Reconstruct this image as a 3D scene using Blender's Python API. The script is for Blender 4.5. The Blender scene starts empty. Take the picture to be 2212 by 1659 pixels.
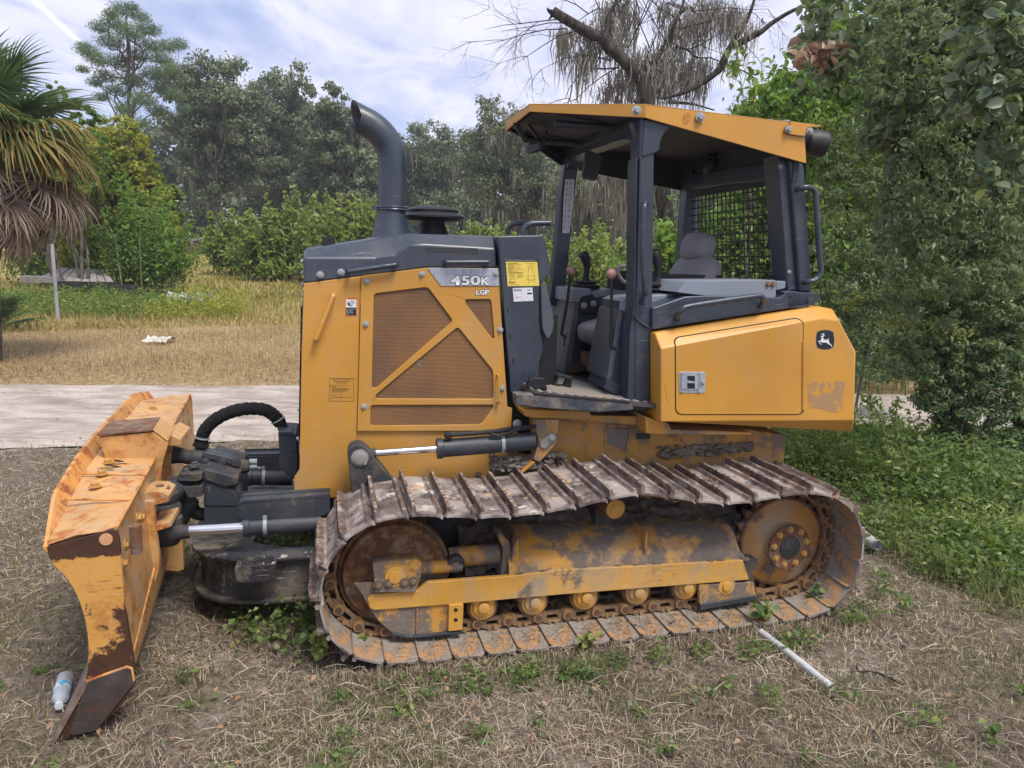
import bpy, bmesh, math, random
import numpy as np
from mathutils import Vector, Matrix, noise as mnoise
from mathutils.geometry import tessellate_polygon
R = math.radians
random.seed(7)
rng = np.random.default_rng(11)
SC = bpy.context.scene
COL = SC.collection

# ------------------------------------------------------------------ camera
CAM_H, PITCH, ROLL, FPX = 1.95, R(9.8), R(1.2), 1597.0      # focal length in pixels of a 2212 px wide picture
cam_data = bpy.data.cameras.new('camera')
cam = bpy.data.objects.new('camera', cam_data); COL.objects.link(cam)
_F = Vector((0, math.cos(PITCH), -math.sin(PITCH)))
_U0 = Vector((0, math.sin(PITCH), math.cos(PITCH))); _R0 = Vector((1, 0, 0))
_RT = _R0*math.cos(ROLL) + _U0*math.sin(ROLL)
_UP = -_R0*math.sin(ROLL) + _U0*math.cos(ROLL)
m = Matrix((_RT, _UP, -_F)).transposed().to_4x4(); m.translation = Vector((0, 0, CAM_H))
cam.matrix_world = m
cam_data.sensor_width = 36; cam_data.lens = 36*FPX/2212
cam_data.clip_end = 1500; cam_data.clip_start = .05
SC.camera = cam
SC.render.resolution_x = 1024; SC.render.resolution_y = 768

# ------------------------------------------------------------------ sky and sun
SUN_EL, SUN_AZ = R(61), R(138)          # azimuth from +Y towards +X
w = bpy.data.worlds.new('World'); SC.world = w; w.use_nodes = True
nt = w.node_tree; nt.nodes.clear()
def WN(t, **k):
    n = nt.nodes.new(t)
    for a, b in k.items(): setattr(n, a, b)
    return n
wo = WN('ShaderNodeOutputWorld'); bg = WN('ShaderNodeBackground')
sky = WN('ShaderNodeTexSky', sky_type='NISHITA', sun_disc=False, sun_elevation=SUN_EL, sun_rotation=SUN_AZ)
sky.air_density = 1.0; sky.dust_density = 1.2; sky.ozone_density = 2.0
tc = WN('ShaderNodeTexCoord'); sp = WN('ShaderNodeSeparateXYZ'); nt.links.new(tc.outputs['Generated'], sp.inputs[0])
def wm(op, a, b=None, c=None):
    n = WN('ShaderNodeMath', operation=op)
    for i, v in enumerate((a, b, c)):
        if v is None: continue
        if isinstance(v, (int, float)): n.inputs[i].default_value = v
        else: nt.links.new(v, n.inputs[i])
    return n.outputs[0]
zc = wm('MAXIMUM', wm('ADD', sp.outputs[2], .10), .05)
cx = wm('DIVIDE', sp.outputs[0], zc); cy = wm('DIVIDE', sp.outputs[1], zc)
cb = WN('ShaderNodeCombineXYZ'); nt.links.new(cx, cb.inputs[0]); nt.links.new(cy, cb.inputs[1])
mp = WN('ShaderNodeMapping'); nt.links.new(cb.outputs[0], mp.inputs[0]); mp.inputs['Rotation'].default_value = (0, 0, R(-35)); mp.inputs['Scale'].default_value = (1.0, .55, 1); mp.inputs['Location'].default_value = (3.1, 1.7, 0)
n1 = WN('ShaderNodeTexNoise'); n1.inputs['Scale'].default_value = .8; n1.inputs['Detail'].default_value = 9; n1.inputs['Roughness'].default_value = .55; n1.inputs['Distortion'].default_value = .5
n2 = WN('ShaderNodeTexNoise'); n2.inputs['Scale'].default_value = 3.6; n2.inputs['Detail'].default_value = 8; n2.inputs['Roughness'].default_value = .6; n2.inputs['Distortion'].default_value = .3
for n in (n1, n2): nt.links.new(mp.outputs[0], n.inputs['Vector'])
cl = wm('ADD', wm('MULTIPLY', n1.outputs[0], .68), wm('MULTIPLY', n2.outputs[0], .32))
cr = WN('ShaderNodeValToRGB'); nt.links.new(cl, cr.inputs[0])
cr.color_ramp.elements[0].position = .34; cr.color_ramp.elements[0].color = (.12, .12, .12, 1)
cr.color_ramp.elements[1].position = .54; cr.color_ramp.elements[1].color = (.95, .95, .95, 1)
# colour of the clouds: white with slightly violet-grey undersides
cc = WN('ShaderNodeValToRGB'); nt.links.new(n2.outputs[0], cc.inputs[0])
cc.color_ramp.elements[0].position = .35; cc.color_ramp.elements[0].color = (5.6, 5.9, 7.9, 1)
cc.color_ramp.elements[1].position = .62; cc.color_ramp.elements[1].color = (7.7, 7.7, 8.8, 1)
mx = WN('ShaderNodeMix', data_type='RGBA'); nt.links.new(cr.outputs[0], mx.inputs[0])
blue = WN('ShaderNodeMix', data_type='RGBA'); blue.inputs[0].default_value = .45
nt.links.new(sky.outputs[0], blue.inputs[6]); blue.inputs[7].default_value = (3.2, 4.4, 8.6, 1)
nt.links.new(blue.outputs[2], mx.inputs[6]); nt.links.new(cc.outputs[0], mx.inputs[7])
def _ray(X, Y): return (_F+_RT*((X-1106)/FPX)-_UP*((Y-829.5)/FPX)).normalized()
_n = _ray(62, -10).cross(_ray(165, 85)).normalized(); _mid = _ray(112, 38)                 # an old vapour trail high at the left
vd = WN('ShaderNodeVectorMath', operation='DOT_PRODUCT'); nt.links.new(tc.outputs['Generated'], vd.inputs[0]); vd.inputs[1].default_value = _n
vm_ = WN('ShaderNodeVectorMath', operation='DOT_PRODUCT'); nt.links.new(tc.outputs['Generated'], vm_.inputs[0]); vm_.inputs[1].default_value = _mid
tr_f = wm('MULTIPLY', wm('MAXIMUM', wm('SUBTRACT', 1., wm('DIVIDE', wm('ABSOLUTE', wm('ADD', vd.outputs['Value'], wm('MULTIPLY', wm('SUBTRACT', n2.outputs[0], .5), .006))), .0045)), 0.), wm('MINIMUM', wm('MAXIMUM', wm('MULTIPLY', wm('SUBTRACT', vm_.outputs['Value'], .9985), 1500.), 0.), .75))
m3 = WN('ShaderNodeMix', data_type='RGBA'); nt.links.new(tr_f, m3.inputs[0]); nt.links.new(mx.outputs[2], m3.inputs[6]); m3.inputs[7].default_value = (9.5, 9.5, 10.2, 1)
nt.links.new(m3.outputs[2], bg.inputs[0]); bg.inputs[1].default_value = .080
nt.links.new(bg.outputs[0], wo.inputs[0])

sd = bpy.data.lights.new('sun', 'SUN'); sd.energy = 2.5; sd.angle = R(22); sd.color = (1, .95, .86)
sun = bpy.data.objects.new('sun', sd); COL.objects.link(sun)
sdir = Vector((math.sin(SUN_AZ)*math.cos(SUN_EL), math.cos(SUN_AZ)*math.cos(SUN_EL), math.sin(SUN_EL)))
sun.rotation_euler = sdir.to_track_quat('Z', 'Y').to_euler(); sun.location = sdir*60
SC.view_settings.view_transform = 'Standard'; SC.view_settings.look = 'None'
SC.view_settings.gamma = 1; SC.view_settings.exposure = .72
try: SC.cycles.max_bounces = 8; SC.cycles.transparent_max_bounces = 12; SC.cycles.use_denoising = True
except Exception: pass

# ------------------------------------------------------------------ measuring: pixel of the photograph -> ray
ZOOMS = {0: (0, 0, 1.), 'N': (0, 0, .54861), 1: (0, 1500, 1.1443), 2: (1100, 800, 1.3823), 3: (1900, 350, 1.2287), 4: (1100, 1700, 1.6592),
         5: (2200, 1700, 1.6592), 6: (0, 0, 1.106), 7: (2400, 0, 1.106), 8: (2600, 1400, 1.0217), 'A': (2100, 950, 2.37),
         'B': (1950, 380, 2.6024), 'C': (600, 1500, 1.9514), 'D': (2600, 400, 1.9514), 'E': (1950, 1000, 4.9156),
         'F': (3180, 1270, 12.764), 'G': (1280, 1150, 3.6875), 'H': (1720, 1020, 7.9), 'I': (0, 900, 2.0109),
         'J': (3000, 1500, 2.0736), 'K': (0, 2300, 1.58), 'L': (2000, 0, 2.212), 'M': (3200, 0, 1.6587)}
def px(k, x, y):
    a, b, s = ZOOMS[k]; return (a + x/s)*.54861, (b + y/s)*.54861
def ray(k, x, y):
    X, Y = px(k, x, y); return _F + _RT*((X-1106)/FPX) - _UP*((Y-829.5)/FPX)
CAM = Vector((0, 0, CAM_H))
MO = Vector((-.53391, 3.23891, 0)); YAW = R(14.344)         # machine origin (under the front of the near track), heading
MU = Vector((math.cos(YAW), math.sin(YAW), 0)); MV = Vector((-math.sin(YAW), math.cos(YAW), 0))
def U(k, x, y, v):                                          # point in machine space at depth v
    r = ray(k, x, y); t = ((MO-CAM).dot(MV)+v)/r.dot(MV); X = CAM + r*t
    return Vector(((X-MO).dot(MU), v, X.z))
def W(k, x, y, d):                                          # world point at ground distance d (Y)
    r = ray(k, x, y); return CAM + r*(d/r.y)
def G(k, x, y, z=0):
    r = ray(k, x, y); return CAM + r*((z-CAM_H)/r.z)

# ------------------------------------------------------------------ mesh building
class MB:
    def __init__(s): s.v = []; s.f = []; s.m = []; s.cm = 0
    def add(s, vs, fs):
        b = len(s.v); s.v += [tuple(p) for p in vs]; s.f += [tuple(i+b for i in f) for f in fs]; s.m += [s.cm]*len(fs); return s
    def extr(s, pts, vec):
        n = len(pts); vec = Vector(vec); a = [Vector(p) for p in pts]; b = [p+vec for p in a]
        return s.add(a+b, [tuple(range(n)), tuple(range(2*n-1, n-1, -1))] + [(i, (i+1) % n, n+(i+1) % n, n+i) for i in range(n)])
    def prism(s, uz, v0, v1): return s.extr([(p[0], v0, p[-1]) for p in uz], (0, v1-v0, 0))
    def loft(s, rings, caps=True, close=False):
        n = len(rings[0]); vs = [p for r in rings for p in r]; fs = []
        for i in range(len(rings)-(0 if close else 1)):
            j = (i+1) % len(rings)
            for k in range(n): fs.append((i*n+k, i*n+(k+1) % n, j*n+(k+1) % n, j*n+k))
        if caps and not close: fs += [tuple(range(n)), tuple(range((len(rings)-1)*n+n-1, (len(rings)-1)*n-1, -1))]
        return s.add(vs, fs)
    def sheet(s, rows):
        n = len(rows[0]); return s.add([p for r in rows for p in r], [(i*n+k, i*n+k+1, (i+1)*n+k+1, (i+1)*n+k) for i in range(len(rows)-1) for k in range(n-1)])
    def box(s, a, b):
        (x0, y0, z0), (x1, y1, z1) = a, b
        return s.extr([(x0, y0, z0), (x1, y0, z0), (x1, y0, z1), (x0, y0, z1)], (0, y1-y0, 0))
    def tube(s, path, r, n=10, caps=True, squash=1):
        P = [Vector(p) for p in path]; rr = r if isinstance(r, (list, tuple)) else [r]*len(P); rings = []
        d0 = (P[1]-P[0]).normalized(); ref = Vector((0, 0, 1)) if abs(d0.z) < .9 else Vector((1, 0, 0)); a = d0.cross(ref).normalized()
        for i, p in enumerate(P):
            d = (P[min(i+1, len(P)-1)]-P[max(i-1, 0)]).normalized()
            a = (a - d*a.dot(d)).normalized(); b = d.cross(a)
            rings.append([p + (a*math.cos(t*2*math.pi/n)+b*math.sin(t*2*math.pi/n)*squash)*rr[i] for t in range(n)])
        return s.loft(rings, caps)
    def cyl(s, p0, p1, r, n=20, r1=None): return s.tube([p0, p1], [r, r if r1 is None else r1], n)
    def lathe(s, o, axis, prof, n=28):                    # prof: (t along axis, radius)
        o = Vector(o); d = Vector(axis).normalized(); ref = Vector((0, 0, 1)) if abs(d.z) < .9 else Vector((1, 0, 0)); a = d.cross(ref).normalized(); b = d.cross(a)
        return s.loft([[o+d*t+(a*math.cos(k*2*math.pi/n)+b*math.sin(k*2*math.pi/n))*max(q, 1e-4) for k in range(n)] for t, q in prof], True)
    def holes(s, outer, hs, v0, v1):                      # plate with openings, (u,z) loops
        loops = [[(p[0], p[-1]) for p in outer]] + [[(p[0], p[-1]) for p in h] for h in hs]
        tri = tessellate_polygon([[Vector((x, z, 0)) for x, z in l] for l in loops]); flat = [p for l in loops for p in l]; N = len(flat)
        vs = [(x, v0, z) for x, z in flat]+[(x, v1, z) for x, z in flat]
        fs = [tuple(t) for t in tri]+[tuple(i+N for i in reversed(t)) for t in tri]; b = 0
        for l in loops:
            n = len(l); fs += [(b+i, b+(i+1) % n, N+b+(i+1) % n, N+b+i) for i in range(n)]; b += n
        return s.add(vs, fs)
    def build(s, name, mat, parent=None, smooth=True, bevel=0, seg=2, ang=38):
        me = bpy.data.meshes.new(name); me.from_pydata(s.v, [], s.f); me.update()
        bm = bmesh.new(); bm.from_mesh(me); bmesh.ops.recalc_face_normals(bm, faces=bm.faces); bm.to_mesh(me); bm.free()
        for q in (mat if isinstance(mat, (list, tuple)) else [mat]): me.materials.append(q)
        me.polygons.foreach_set('material_index', s.m)
        if smooth: me.shade_smooth(); me.set_sharp_from_angle(angle=R(ang))
        o = bpy.data.objects.new(name, me); COL.objects.link(o)
        if parent: o.parent = parent
        if bevel:
            md = o.modifiers.new('bevel', 'BEVEL'); md.width = bevel; md.segments = seg; md.limit_method = 'ANGLE'; md.angle_limit = R(32); md.harden_normals = True
        return o
def empty(name, loc=(0, 0, 0), rz=0, parent=None):
    o = bpy.data.objects.new(name, None); COL.objects.link(o); o.location = loc; o.rotation_euler = (0, 0, rz); o.empty_display_size = .1
    if parent: o.parent = parent
    return o
def tag(o, label=None, cat=None, group=None, kind=None):
    if label: o['label'] = label
    if cat: o['category'] = cat
    if group: o['group'] = group
    if kind: o['kind'] = kind
    return o
def inst(o, M=None, parent=None):
    c = o.copy(); COL.objects.link(c)
    if parent is not None: c.parent = parent
    if M is not None: c.matrix_basis = M
    return c
def rrect(pts, r, n=4):                                   # round the corners of a polygon (2-D tuples)
    out = []; N = len(pts)
    for i in range(N):
        p = Vector((pts[i][0], pts[i][-1])); a = Vector((pts[i-1][0], pts[i-1][-1])); b = Vector((pts[(i+1) % N][0], pts[(i+1) % N][-1]))
        da = (a-p); db = (b-p); k = min(r, da.length*.45, db.length*.45); A = p+da.normalized()*k; B = p+db.normalized()*k
        for j in range(n+1):
            t = j/n; q = A*(1-t)**2+p*2*t*(1-t)+B*t*t; out.append((q.x, q.y))
    return out
def smoothpath(pts, n=6):                                 # Catmull-Rom
    P = [Vector(p) for p in pts]; P = [P[0]*2-P[1]]+P+[P[-1]*2-P[-2]]; out = []
    for i in range(1, len(P)-2):
        for j in range(n):
            t = j/n; a, b, c, d = P[i-1:i+3]
            out.append(.5*((2*b)+(-a+c)*t+(2*a-5*b+4*c-d)*t*t+(-a+3*b-3*c+d)*t**3))
    return out+[P[-2]]

# ------------------------------------------------------------------ materials
class NT:
    def __init__(s, name):
        s.m = bpy.data.materials.new(name); s.m.use_nodes = True; s.t = s.m.node_tree; s.t.nodes.clear()
        s.out = s.n('ShaderNodeOutputMaterial')
    def n(s, t, **k):
        o = s.t.nodes.new(t)
        for a, b in k.items(): setattr(o, a, b)
        return o
    def l(s, a, b): s.t.links.new(a, b)
    def set(s, sock, v):
        if isinstance(v, bpy.types.NodeSocket): s.l(v, sock)
        elif isinstance(v, tuple) and len(v) == 3 and sock.type == 'RGBA': sock.default_value = (*v, 1)
        else: sock.default_value = v
    def co(s, kind='Object'): return s.n('ShaderNodeTexCoord').outputs[kind]
    def map(s, vec, scale=(1, 1, 1), rot=(0, 0, 0), loc=(0, 0, 0)):
        n = s.n('ShaderNodeMapping'); s.l(vec, n.inputs[0]); n.inputs['Scale'].default_value = scale; n.inputs['Rotation'].default_value = rot; n.inputs['Location'].default_value = loc; return n.outputs[0]
    def noise(s, vec, scale, detail=5, rough=.55, dist=0):
        n = s.n('ShaderNodeTexNoise'); s.l(vec, n.inputs['Vector']); n.inputs['Scale'].default_value = scale; n.inputs['Detail'].default_value = detail; n.inputs['Roughness'].default_value = rough; n.inputs['Distortion'].default_value = dist; return n.outputs[0]
    def voro(s, vec, scale, out='Distance', rnd=1):
        n = s.n('ShaderNodeTexVoronoi'); s.l(vec, n.inputs['Vector']); n.inputs['Scale'].default_value = scale; n.inputs['Randomness'].default_value = rnd; return n.outputs[out]
    def step(s, v, a, b, lo=0., hi=1.):
        n = s.n('ShaderNodeMapRange'); n.interpolation_type = 'SMOOTHSTEP'; s.set(n.inputs[0], v); n.inputs[1].default_value = a; n.inputs[2].default_value = b; n.inputs[3].default_value = lo; n.inputs[4].default_value = hi; return n.outputs[0]
    def math(s, op, a, b=0., c=0.):
        n = s.n('ShaderNodeMath', operation=op)
        for i, q in enumerate((a, b, c)): s.set(n.inputs[i], q)
        return n.outputs[0]
    def mix(s, f, a, b, bt='MIX'):
        n = s.n('ShaderNodeMix', data_type='RGBA', blend_type=bt); s.set(n.inputs[0], f); s.set(n.inputs[6], a); s.set(n.inputs[7], b); return n.outputs[2]
    def ramp(s, v, stops):
        n = s.n('ShaderNodeValToRGB'); s.l(v, n.inputs[0]); e = n.color_ramp.elements
        while len(e) < len(stops): e.new(.5)
        for i, (p, c) in enumerate(stops): e[i].position = p; e[i].color = (*c, 1)
        return n.outputs[0]
    def attr(s, name): return s.n('ShaderNodeAttribute', attribute_name=name).outputs['Fac']
    def bump(s, h, strength=.3, dist=.01):
        n = s.n('ShaderNodeBump'); s.l(h, n.inputs['Height']); n.inputs['Strength'].default_value = strength; n.inputs['Distance'].default_value = dist; return n.outputs[0]
    def bsdf(s, col, rough=.5, metal=0., bump=None, spec=.5, coat=0.):
        b = s.n('ShaderNodeBsdfPrincipled'); s.set(b.inputs['Base Color'], col); s.set(b.inputs['Roughness'], rough); s.set(b.inputs['Metallic'], metal)
        b.inputs['Specular IOR Level'].default_value = spec; b.inputs['Coat Weight'].default_value = coat
        if bump is not None: s.l(bump, b.inputs['Normal'])
        s.l(b.outputs[0], s.out.inputs[0]); return s.m
YEL = (.53, .258, .036); CHAR = (.030, .042, .062); MUD = (.155, .125, .098); RUST = (.12, .045, .018); DUST = (.33, .27, .20)
def paint(name, col, dirt=.15, rust=0., mud=0., rough=.38, streak=0., scr=0., dustc=DUST, scale=1., mudc=MUD, rustc=RUST, bare=(.55, .47, .36), coat=0.):
    t = NT(name); c = t.co(); base = t.mix(t.step(t.noise(c, 1.3*scale, 3), .3, .7), tuple(q*.86 for q in col), tuple(min(1, q*1.10) for q in col)); base = t.mix(t.math('MULTIPLY', t.step(t.noise(c, .9*scale, 6, .6), .40, .75), min(.22, dirt*.6)), base, dustc); ro = rough; h = t.noise(c, 90, 2)
    rr = t.math('MULTIPLY_ADD', t.noise(c, 6*scale, 4), .22, rough-.1)
    if dirt:
        f = t.math('MULTIPLY', t.step(t.noise(c, 3.1*scale, 8, .65), .42, .8), dirt*2); base = t.mix(f, base, dustc); rr = t.math('MULTIPLY_ADD', f, .4, rr)
        f = t.math('MULTIPLY', t.step(t.noise(c, 45*scale, 3, .6), .6, .72), dirt); base = t.mix(f, base, dustc)
    if streak:
        s = t.noise(t.map(c, (14, 14, .9)), 1.5, 5, .6); f = t.math('MULTIPLY', t.step(s, .5, .7), streak); base = t.mix(f, base, dustc); rr = t.math('MULTIPLY_ADD', f, .3, rr)
    if scr:
        for rot, sc in (((.3, .7, .2), 5), ((0, -.5, .8), 7), ((.9, .2, -.4), 6)):
            s = t.noise(t.map(c, (1.5, 1.5, 30), rot), sc, 3, .6, .3); f = t.math('MULTIPLY', t.step(s, .66, .7), t.math('MULTIPLY', t.step(t.noise(c, 2.5, 3), .45, .6), scr)); base = t.mix(f, base, bare if sc != 7 else rustc)
    if rust:
        k = t.noise(c, 5*scale, 10, .7, .2); a = .74-rust*.36; f = t.step(k, a, a+.06); rc = t.mix(t.noise(c, 22, 6, .7), tuple(q*.6 for q in rustc), tuple(min(1, q*2.2) for q in rustc)); base = t.mix(f, base, rc); rr = t.mix(f, rr, (.85, .85, .85))
        halo = t.math('MULTIPLY', t.step(k, a-.07, a), .35); base = t.mix(halo, base, rustc)
    if mud:
        k = t.math('ADD', t.math('MULTIPLY', t.noise(c, 3.4*scale, 9, .68, .2), .7), t.math('MULTIPLY', t.noise(t.map(c, (9, 9, 1.6)), 1.3, 6, .6), .3)); a = .66-mud*.3; f = t.step(k, a-.02, a+.07)
        mc = t.mix(t.noise(c, 30, 6, .7), tuple(q*.6 for q in mudc), tuple(q*1.55 for q in mudc)); base = t.mix(f, base, mc); rr = t.mix(f, rr, (.95, .95, .95)); h = t.math('ADD', h, t.math('MULTIPLY', f, t.math('ADD', 3., t.math('MULTIPLY', t.noise(c, 40, 6, .7), 6.))))
    return t.bsdf(base, rr, 0, t.bump(h, .35 if mud else .10, .004), coat=coat)
# =================================================================== SETTING
def ter(x, y):
    t = np.clip((y-12)/55, 0, 1); z = 1.6*t*t*(3-2*t)
    return z
def terp(x, y): return float(ter(x, y))
def fast_mesh(name, verts, faces_list, mat, parent=None, attrs=None, smooth=False, mats=None):
    """verts (N,3); faces_list: list of int arrays (M,k)"""
    me = bpy.data.meshes.new(name); me.vertices.add(len(verts)); me.vertices.foreach_set('co', np.ascontiguousarray(verts, dtype=np.float32).ravel())
    nl = sum(f.size for f in faces_list); nf = sum(len(f) for f in faces_list); me.loops.add(nl); me.polygons.add(nf)
    me.loops.foreach_set('vertex_index', np.concatenate([f.ravel() for f in faces_list]).astype(np.int32))
    tots = np.concatenate([np.full(len(f), f.shape[1]) for f in faces_list]); st = np.concatenate([[0], np.cumsum(tots)[:-1]])
    me.polygons.foreach_set('loop_start', st.astype(np.int32))
    if smooth: me.polygons.foreach_set('use_smooth', np.ones(nf, dtype=bool))
    me.update(calc_edges=True); me.materials.append(mat)
    if attrs:
        for k, a in attrs.items(): at_ = me.attributes.new(k, 'FLOAT', 'POINT'); at_.data.foreach_set('value', np.ascontiguousarray(a, dtype=np.float32))
    o = bpy.data.objects.new(name, me); COL.objects.link(o)
    if parent: o.parent = parent
    return o
# ground sheet; near and far edge of the sandy track
rn = [(-40, .5), (-9, 6.3), (-5.0, 7.04), (-3.35, 7.45), (-2.45, 7.55), (0, 7.75), (3, 8.35), (4.4, 8.62), (8, 9.2), (40, 13)]
rfr = [(-40, 7), (-9, 10.25), (-7.36, 10.44), (-3.2, 10.79), (5.28, 11.0), (10, 11.5), (40, 16)]
def axis_pts(fine0, fine1, step, far):
    a = list(np.arange(fine0, fine1, step)); s = step; x = fine1
    while x < far: a.append(x); s *= 1.35; x += s
    a.append(far); return a
ys = axis_pts(-3, 14, .22, 700); ys = [-60, -20, -8]+ys
xp = axis_pts(0, 8, .22, 600); xs = [-q for q in reversed(xp[1:])]+xp
X, Y = np.meshgrid(np.array(xs), np.array(ys)); Zg = ter(X, Y)
bump_ = np.zeros_like(X)
for i in range(X.shape[0]):
    for j in range(X.shape[1]):
        if Y[i, j] < 60 and abs(X[i, j]) < 60: bump_[i, j] = .035*mnoise.noise(Vector((X[i, j]*.8, Y[i, j]*.8, 1)))+.016*mnoise.noise(Vector((X[i, j]*2.7, Y[i, j]*2.7, 5)))-.02
_t = (Y-np.interp(X, [q[0] for q in rn], [q[1] for q in rn]))/3; _in = (_t > .02) & (Y < np.interp(X, [q[0] for q in rfr], [q[1] for q in rfr])-.1)
Zg = Zg+np.where(_in, -.06, bump_)
nx_, ny_ = len(xs), len(ys); idx = np.arange(nx_*ny_).reshape(ny_, nx_); quads = np.stack([idx[:-1, :-1].ravel(), idx[:-1, 1:].ravel(), idx[1:, 1:].ravel(), idx[1:, :-1].ravel()], 1)
def ground_mat():
    t = NT('grass_and_soil'); c = t.co(); s = t.n('ShaderNodeSeparateXYZ'); t.l(c, s.inputs[0]); y = s.outputs[1]
    fine = t.noise(c, 28, 8, .75); mid = t.noise(c, 2.2, 6, .65)
    soil = t.mix(t.step(fine, .3, .7), (.10, .078, .060), (.31, .25, .195)); sand = t.mix(t.step(fine, .3, .7), (.30, .25, .21), (.46, .40, .34))
    near = t.mix(t.step(mid, .55, .68), soil, sand)
    straw = t.mix(t.step(t.noise(c, 9, 8, .7), .35, .65), (.26, .185, .09), (.47, .34, .19)); far = t.mix(t.step(t.noise(c, .35, 5, .6), .40, .62), (.30, .27, .085), (.42, .32, .15))
    g = t.mix(t.step(t.math('ADD', y, t.math('MULTIPLY', mid, 2.5)), 9, 12), near, straw); g = t.mix(t.step(t.math('ADD', y, t.math('MULTIPLY', t.noise(c, .15, 3), 6.)), 19, 24), g, far)
    return t.bsdf(g, .95, 0, t.bump(t.math('ADD', fine, t.math('MULTIPLY', t.noise(c, 120, 3), .5)), .9, .03), spec=.15)
ground = fast_mesh('ground', np.stack([X.ravel(), Y.ravel(), Zg.ravel()], 1), [quads], ground_mat(), smooth=True); ground['kind'] = 'structure'
# sandy track crossing behind the machine
def rny(x): return np.interp(x, [a for a, b in rn], [b for a, b in rn])
def rfy(x): return np.interp(x, [a for a, b in rfr], [b for a, b in rfr])
rx = np.concatenate([np.arange(-40, -10, 1.), np.arange(-10, 10, .12), np.arange(10, 40, 1.)]); K = 15; V_ = []
for i, x in enumerate(rx):
    e0 = rny(x)+.14*mnoise.noise(Vector((x*1.3, 0, 0)))+.06*mnoise.noise(Vector((x*5, 3, 0))); e1 = rfy(x)+.16*mnoise.noise(Vector((x*1.1, 9, 0)))+.06*mnoise.noise(Vector((x*5, 13, 0)))
    for k in range(K):
        t = k/(K-1); yy = e0+(e1-e0)*t; gz = terp(x, yy); edge = min(t, 1-t)
        V_.append((x, yy, gz+.030+(-.0 if edge > .04 else -.05)-.025*math.exp(-((t-.28)/.07)**2)-.025*math.exp(-((t-.72)/.07)**2)+.010*mnoise.noise(Vector((x*1.2, yy*3, 2)))))
idx = np.arange(len(rx)*K).reshape(len(rx), K); q = np.stack([idx[:-1, :-1].ravel(), idx[1:, :-1].ravel(), idx[1:, 1:].ravel(), idx[:-1, 1:].ravel()], 1)
def road_mat():
    t = NT('pale_sand_road'); c = t.co(); n = t.noise(t.map(c, (.8, 1.7, 1)), 1.6, 9, .72); f = t.noise(c, 45, 6, .75)
    g = t.mix(t.step(n, .35, .62), (.31, .26, .225), (.52, .455, .40)); g = t.mix(t.math('MULTIPLY', t.step(t.noise(t.map(c, (.35, 2.6, 1)), 2.6, 6, .65, .6), .52, .64), .55), g, (.25, .21, .18)); g = t.mix(t.math('MULTIPLY', t.step(t.noise(c, .7, 5, .65), .50, .64), .5), g, (.22, .185, .15)); g = t.mix(t.math('MULTIPLY', t.step(f, .45, .7), .35), g, (.20, .165, .135))
    return t.bsdf(g, .95, 0, t.bump(t.math('ADD', n, t.math('MULTIPLY', f, .5)), .6, .03), spec=.1)
road = fast_mesh('dirt_road', np.array(V_), [q], road_mat(), smooth=True); road['kind'] = 'structure'

# ------------------------------------------------------------------ foliage tools
def leaf_mat(name, stops, trans=.38, tcol=(.30, .42, .05), rough=.5, spec=.35):
    t = NT(name); r = t.attr('rnd'); c = t.ramp(r, stops); b = t.n('ShaderNodeBsdfPrincipled'); t.l(c, b.inputs['Base Color']); b.inputs['Roughness'].default_value = rough; b.inputs['Specular IOR Level'].default_value = spec
    tr = t.n('ShaderNodeBsdfTranslucent'); t.l(t.mix(.5, c, tcol), tr.inputs[0]); m = t.n('ShaderNodeMixShader'); m.inputs[0].default_value = trans; t.l(b.outputs[0], m.inputs[1]); t.l(tr.outputs[0], m.inputs[2]); t.l(m.outputs[0], t.out.inputs[0]); return t.m
def unit(a): return a/np.maximum(np.linalg.norm(a, axis=1, keepdims=True), 1e-6)
def make_leaves(name, C, Nn, size, mat, parent=None, aspect=.5, rnd=None, six=False, fold=.18, T=None, droop=0.):
    n = len(C); Nn = unit(Nn); r = rng.normal(size=(n, 3)) if T is None else T
    if droop: r = r-np.array([0, 0, droop])
    t = unit(r-Nn*np.sum(r*Nn, 1, keepdims=True)); b = np.cross(Nn, t); s = size[:, None]; aspect = np.broadcast_to(np.asarray(aspect, float), (n,))[:, None]
    base = C-t*s*.5; tip = C+t*s*.5+Nn*s*(-.12); 
    if rnd is None: rnd = rng.random(n)
    if not six:
        R_ = C+b*s*aspect*.5+Nn*s*fold-t*s*.05; L_ = C-b*s*aspect*.5+Nn*s*fold-t*s*.05
        V = np.stack([base, R_, tip, L_], 1).reshape(-1, 3); F_ = np.arange(n*4).reshape(n, 4); return fast_mesh(name, V, [F_], mat, parent, {'rnd': np.repeat(rnd, 4)})
    w_ = s*aspect*.5
    r1 = C-t*s*.22+b*w_*.85+Nn*s*fold; r2 = C+t*s*.12+b*w_+Nn*s*fold*.8; l1 = C-t*s*.22-b*w_*.85+Nn*s*fold; l2 = C+t*s*.12-b*w_+Nn*s*fold*.8
    r3 = C+t*s*.34+b*w_*.5+Nn*s*fold*.2; l3 = C+t*s*.34-b*w_*.5+Nn*s*fold*.2
    V = np.stack([base, r1, r2, r3, tip, l3, l2, l1], 1).reshape(-1, 3); o = (np.arange(n)*8)[:, None]
    F1 = o+np.array([0, 1, 2, 3]); F2 = o+np.array([0, 3, 4, 5]); F3 = o+np.array([0, 5, 6, 7])
    return fast_mesh(name, V, [np.concatenate([F1, F2, F3])], mat, parent, {'rnd': np.repeat(rnd, 8)})
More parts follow.
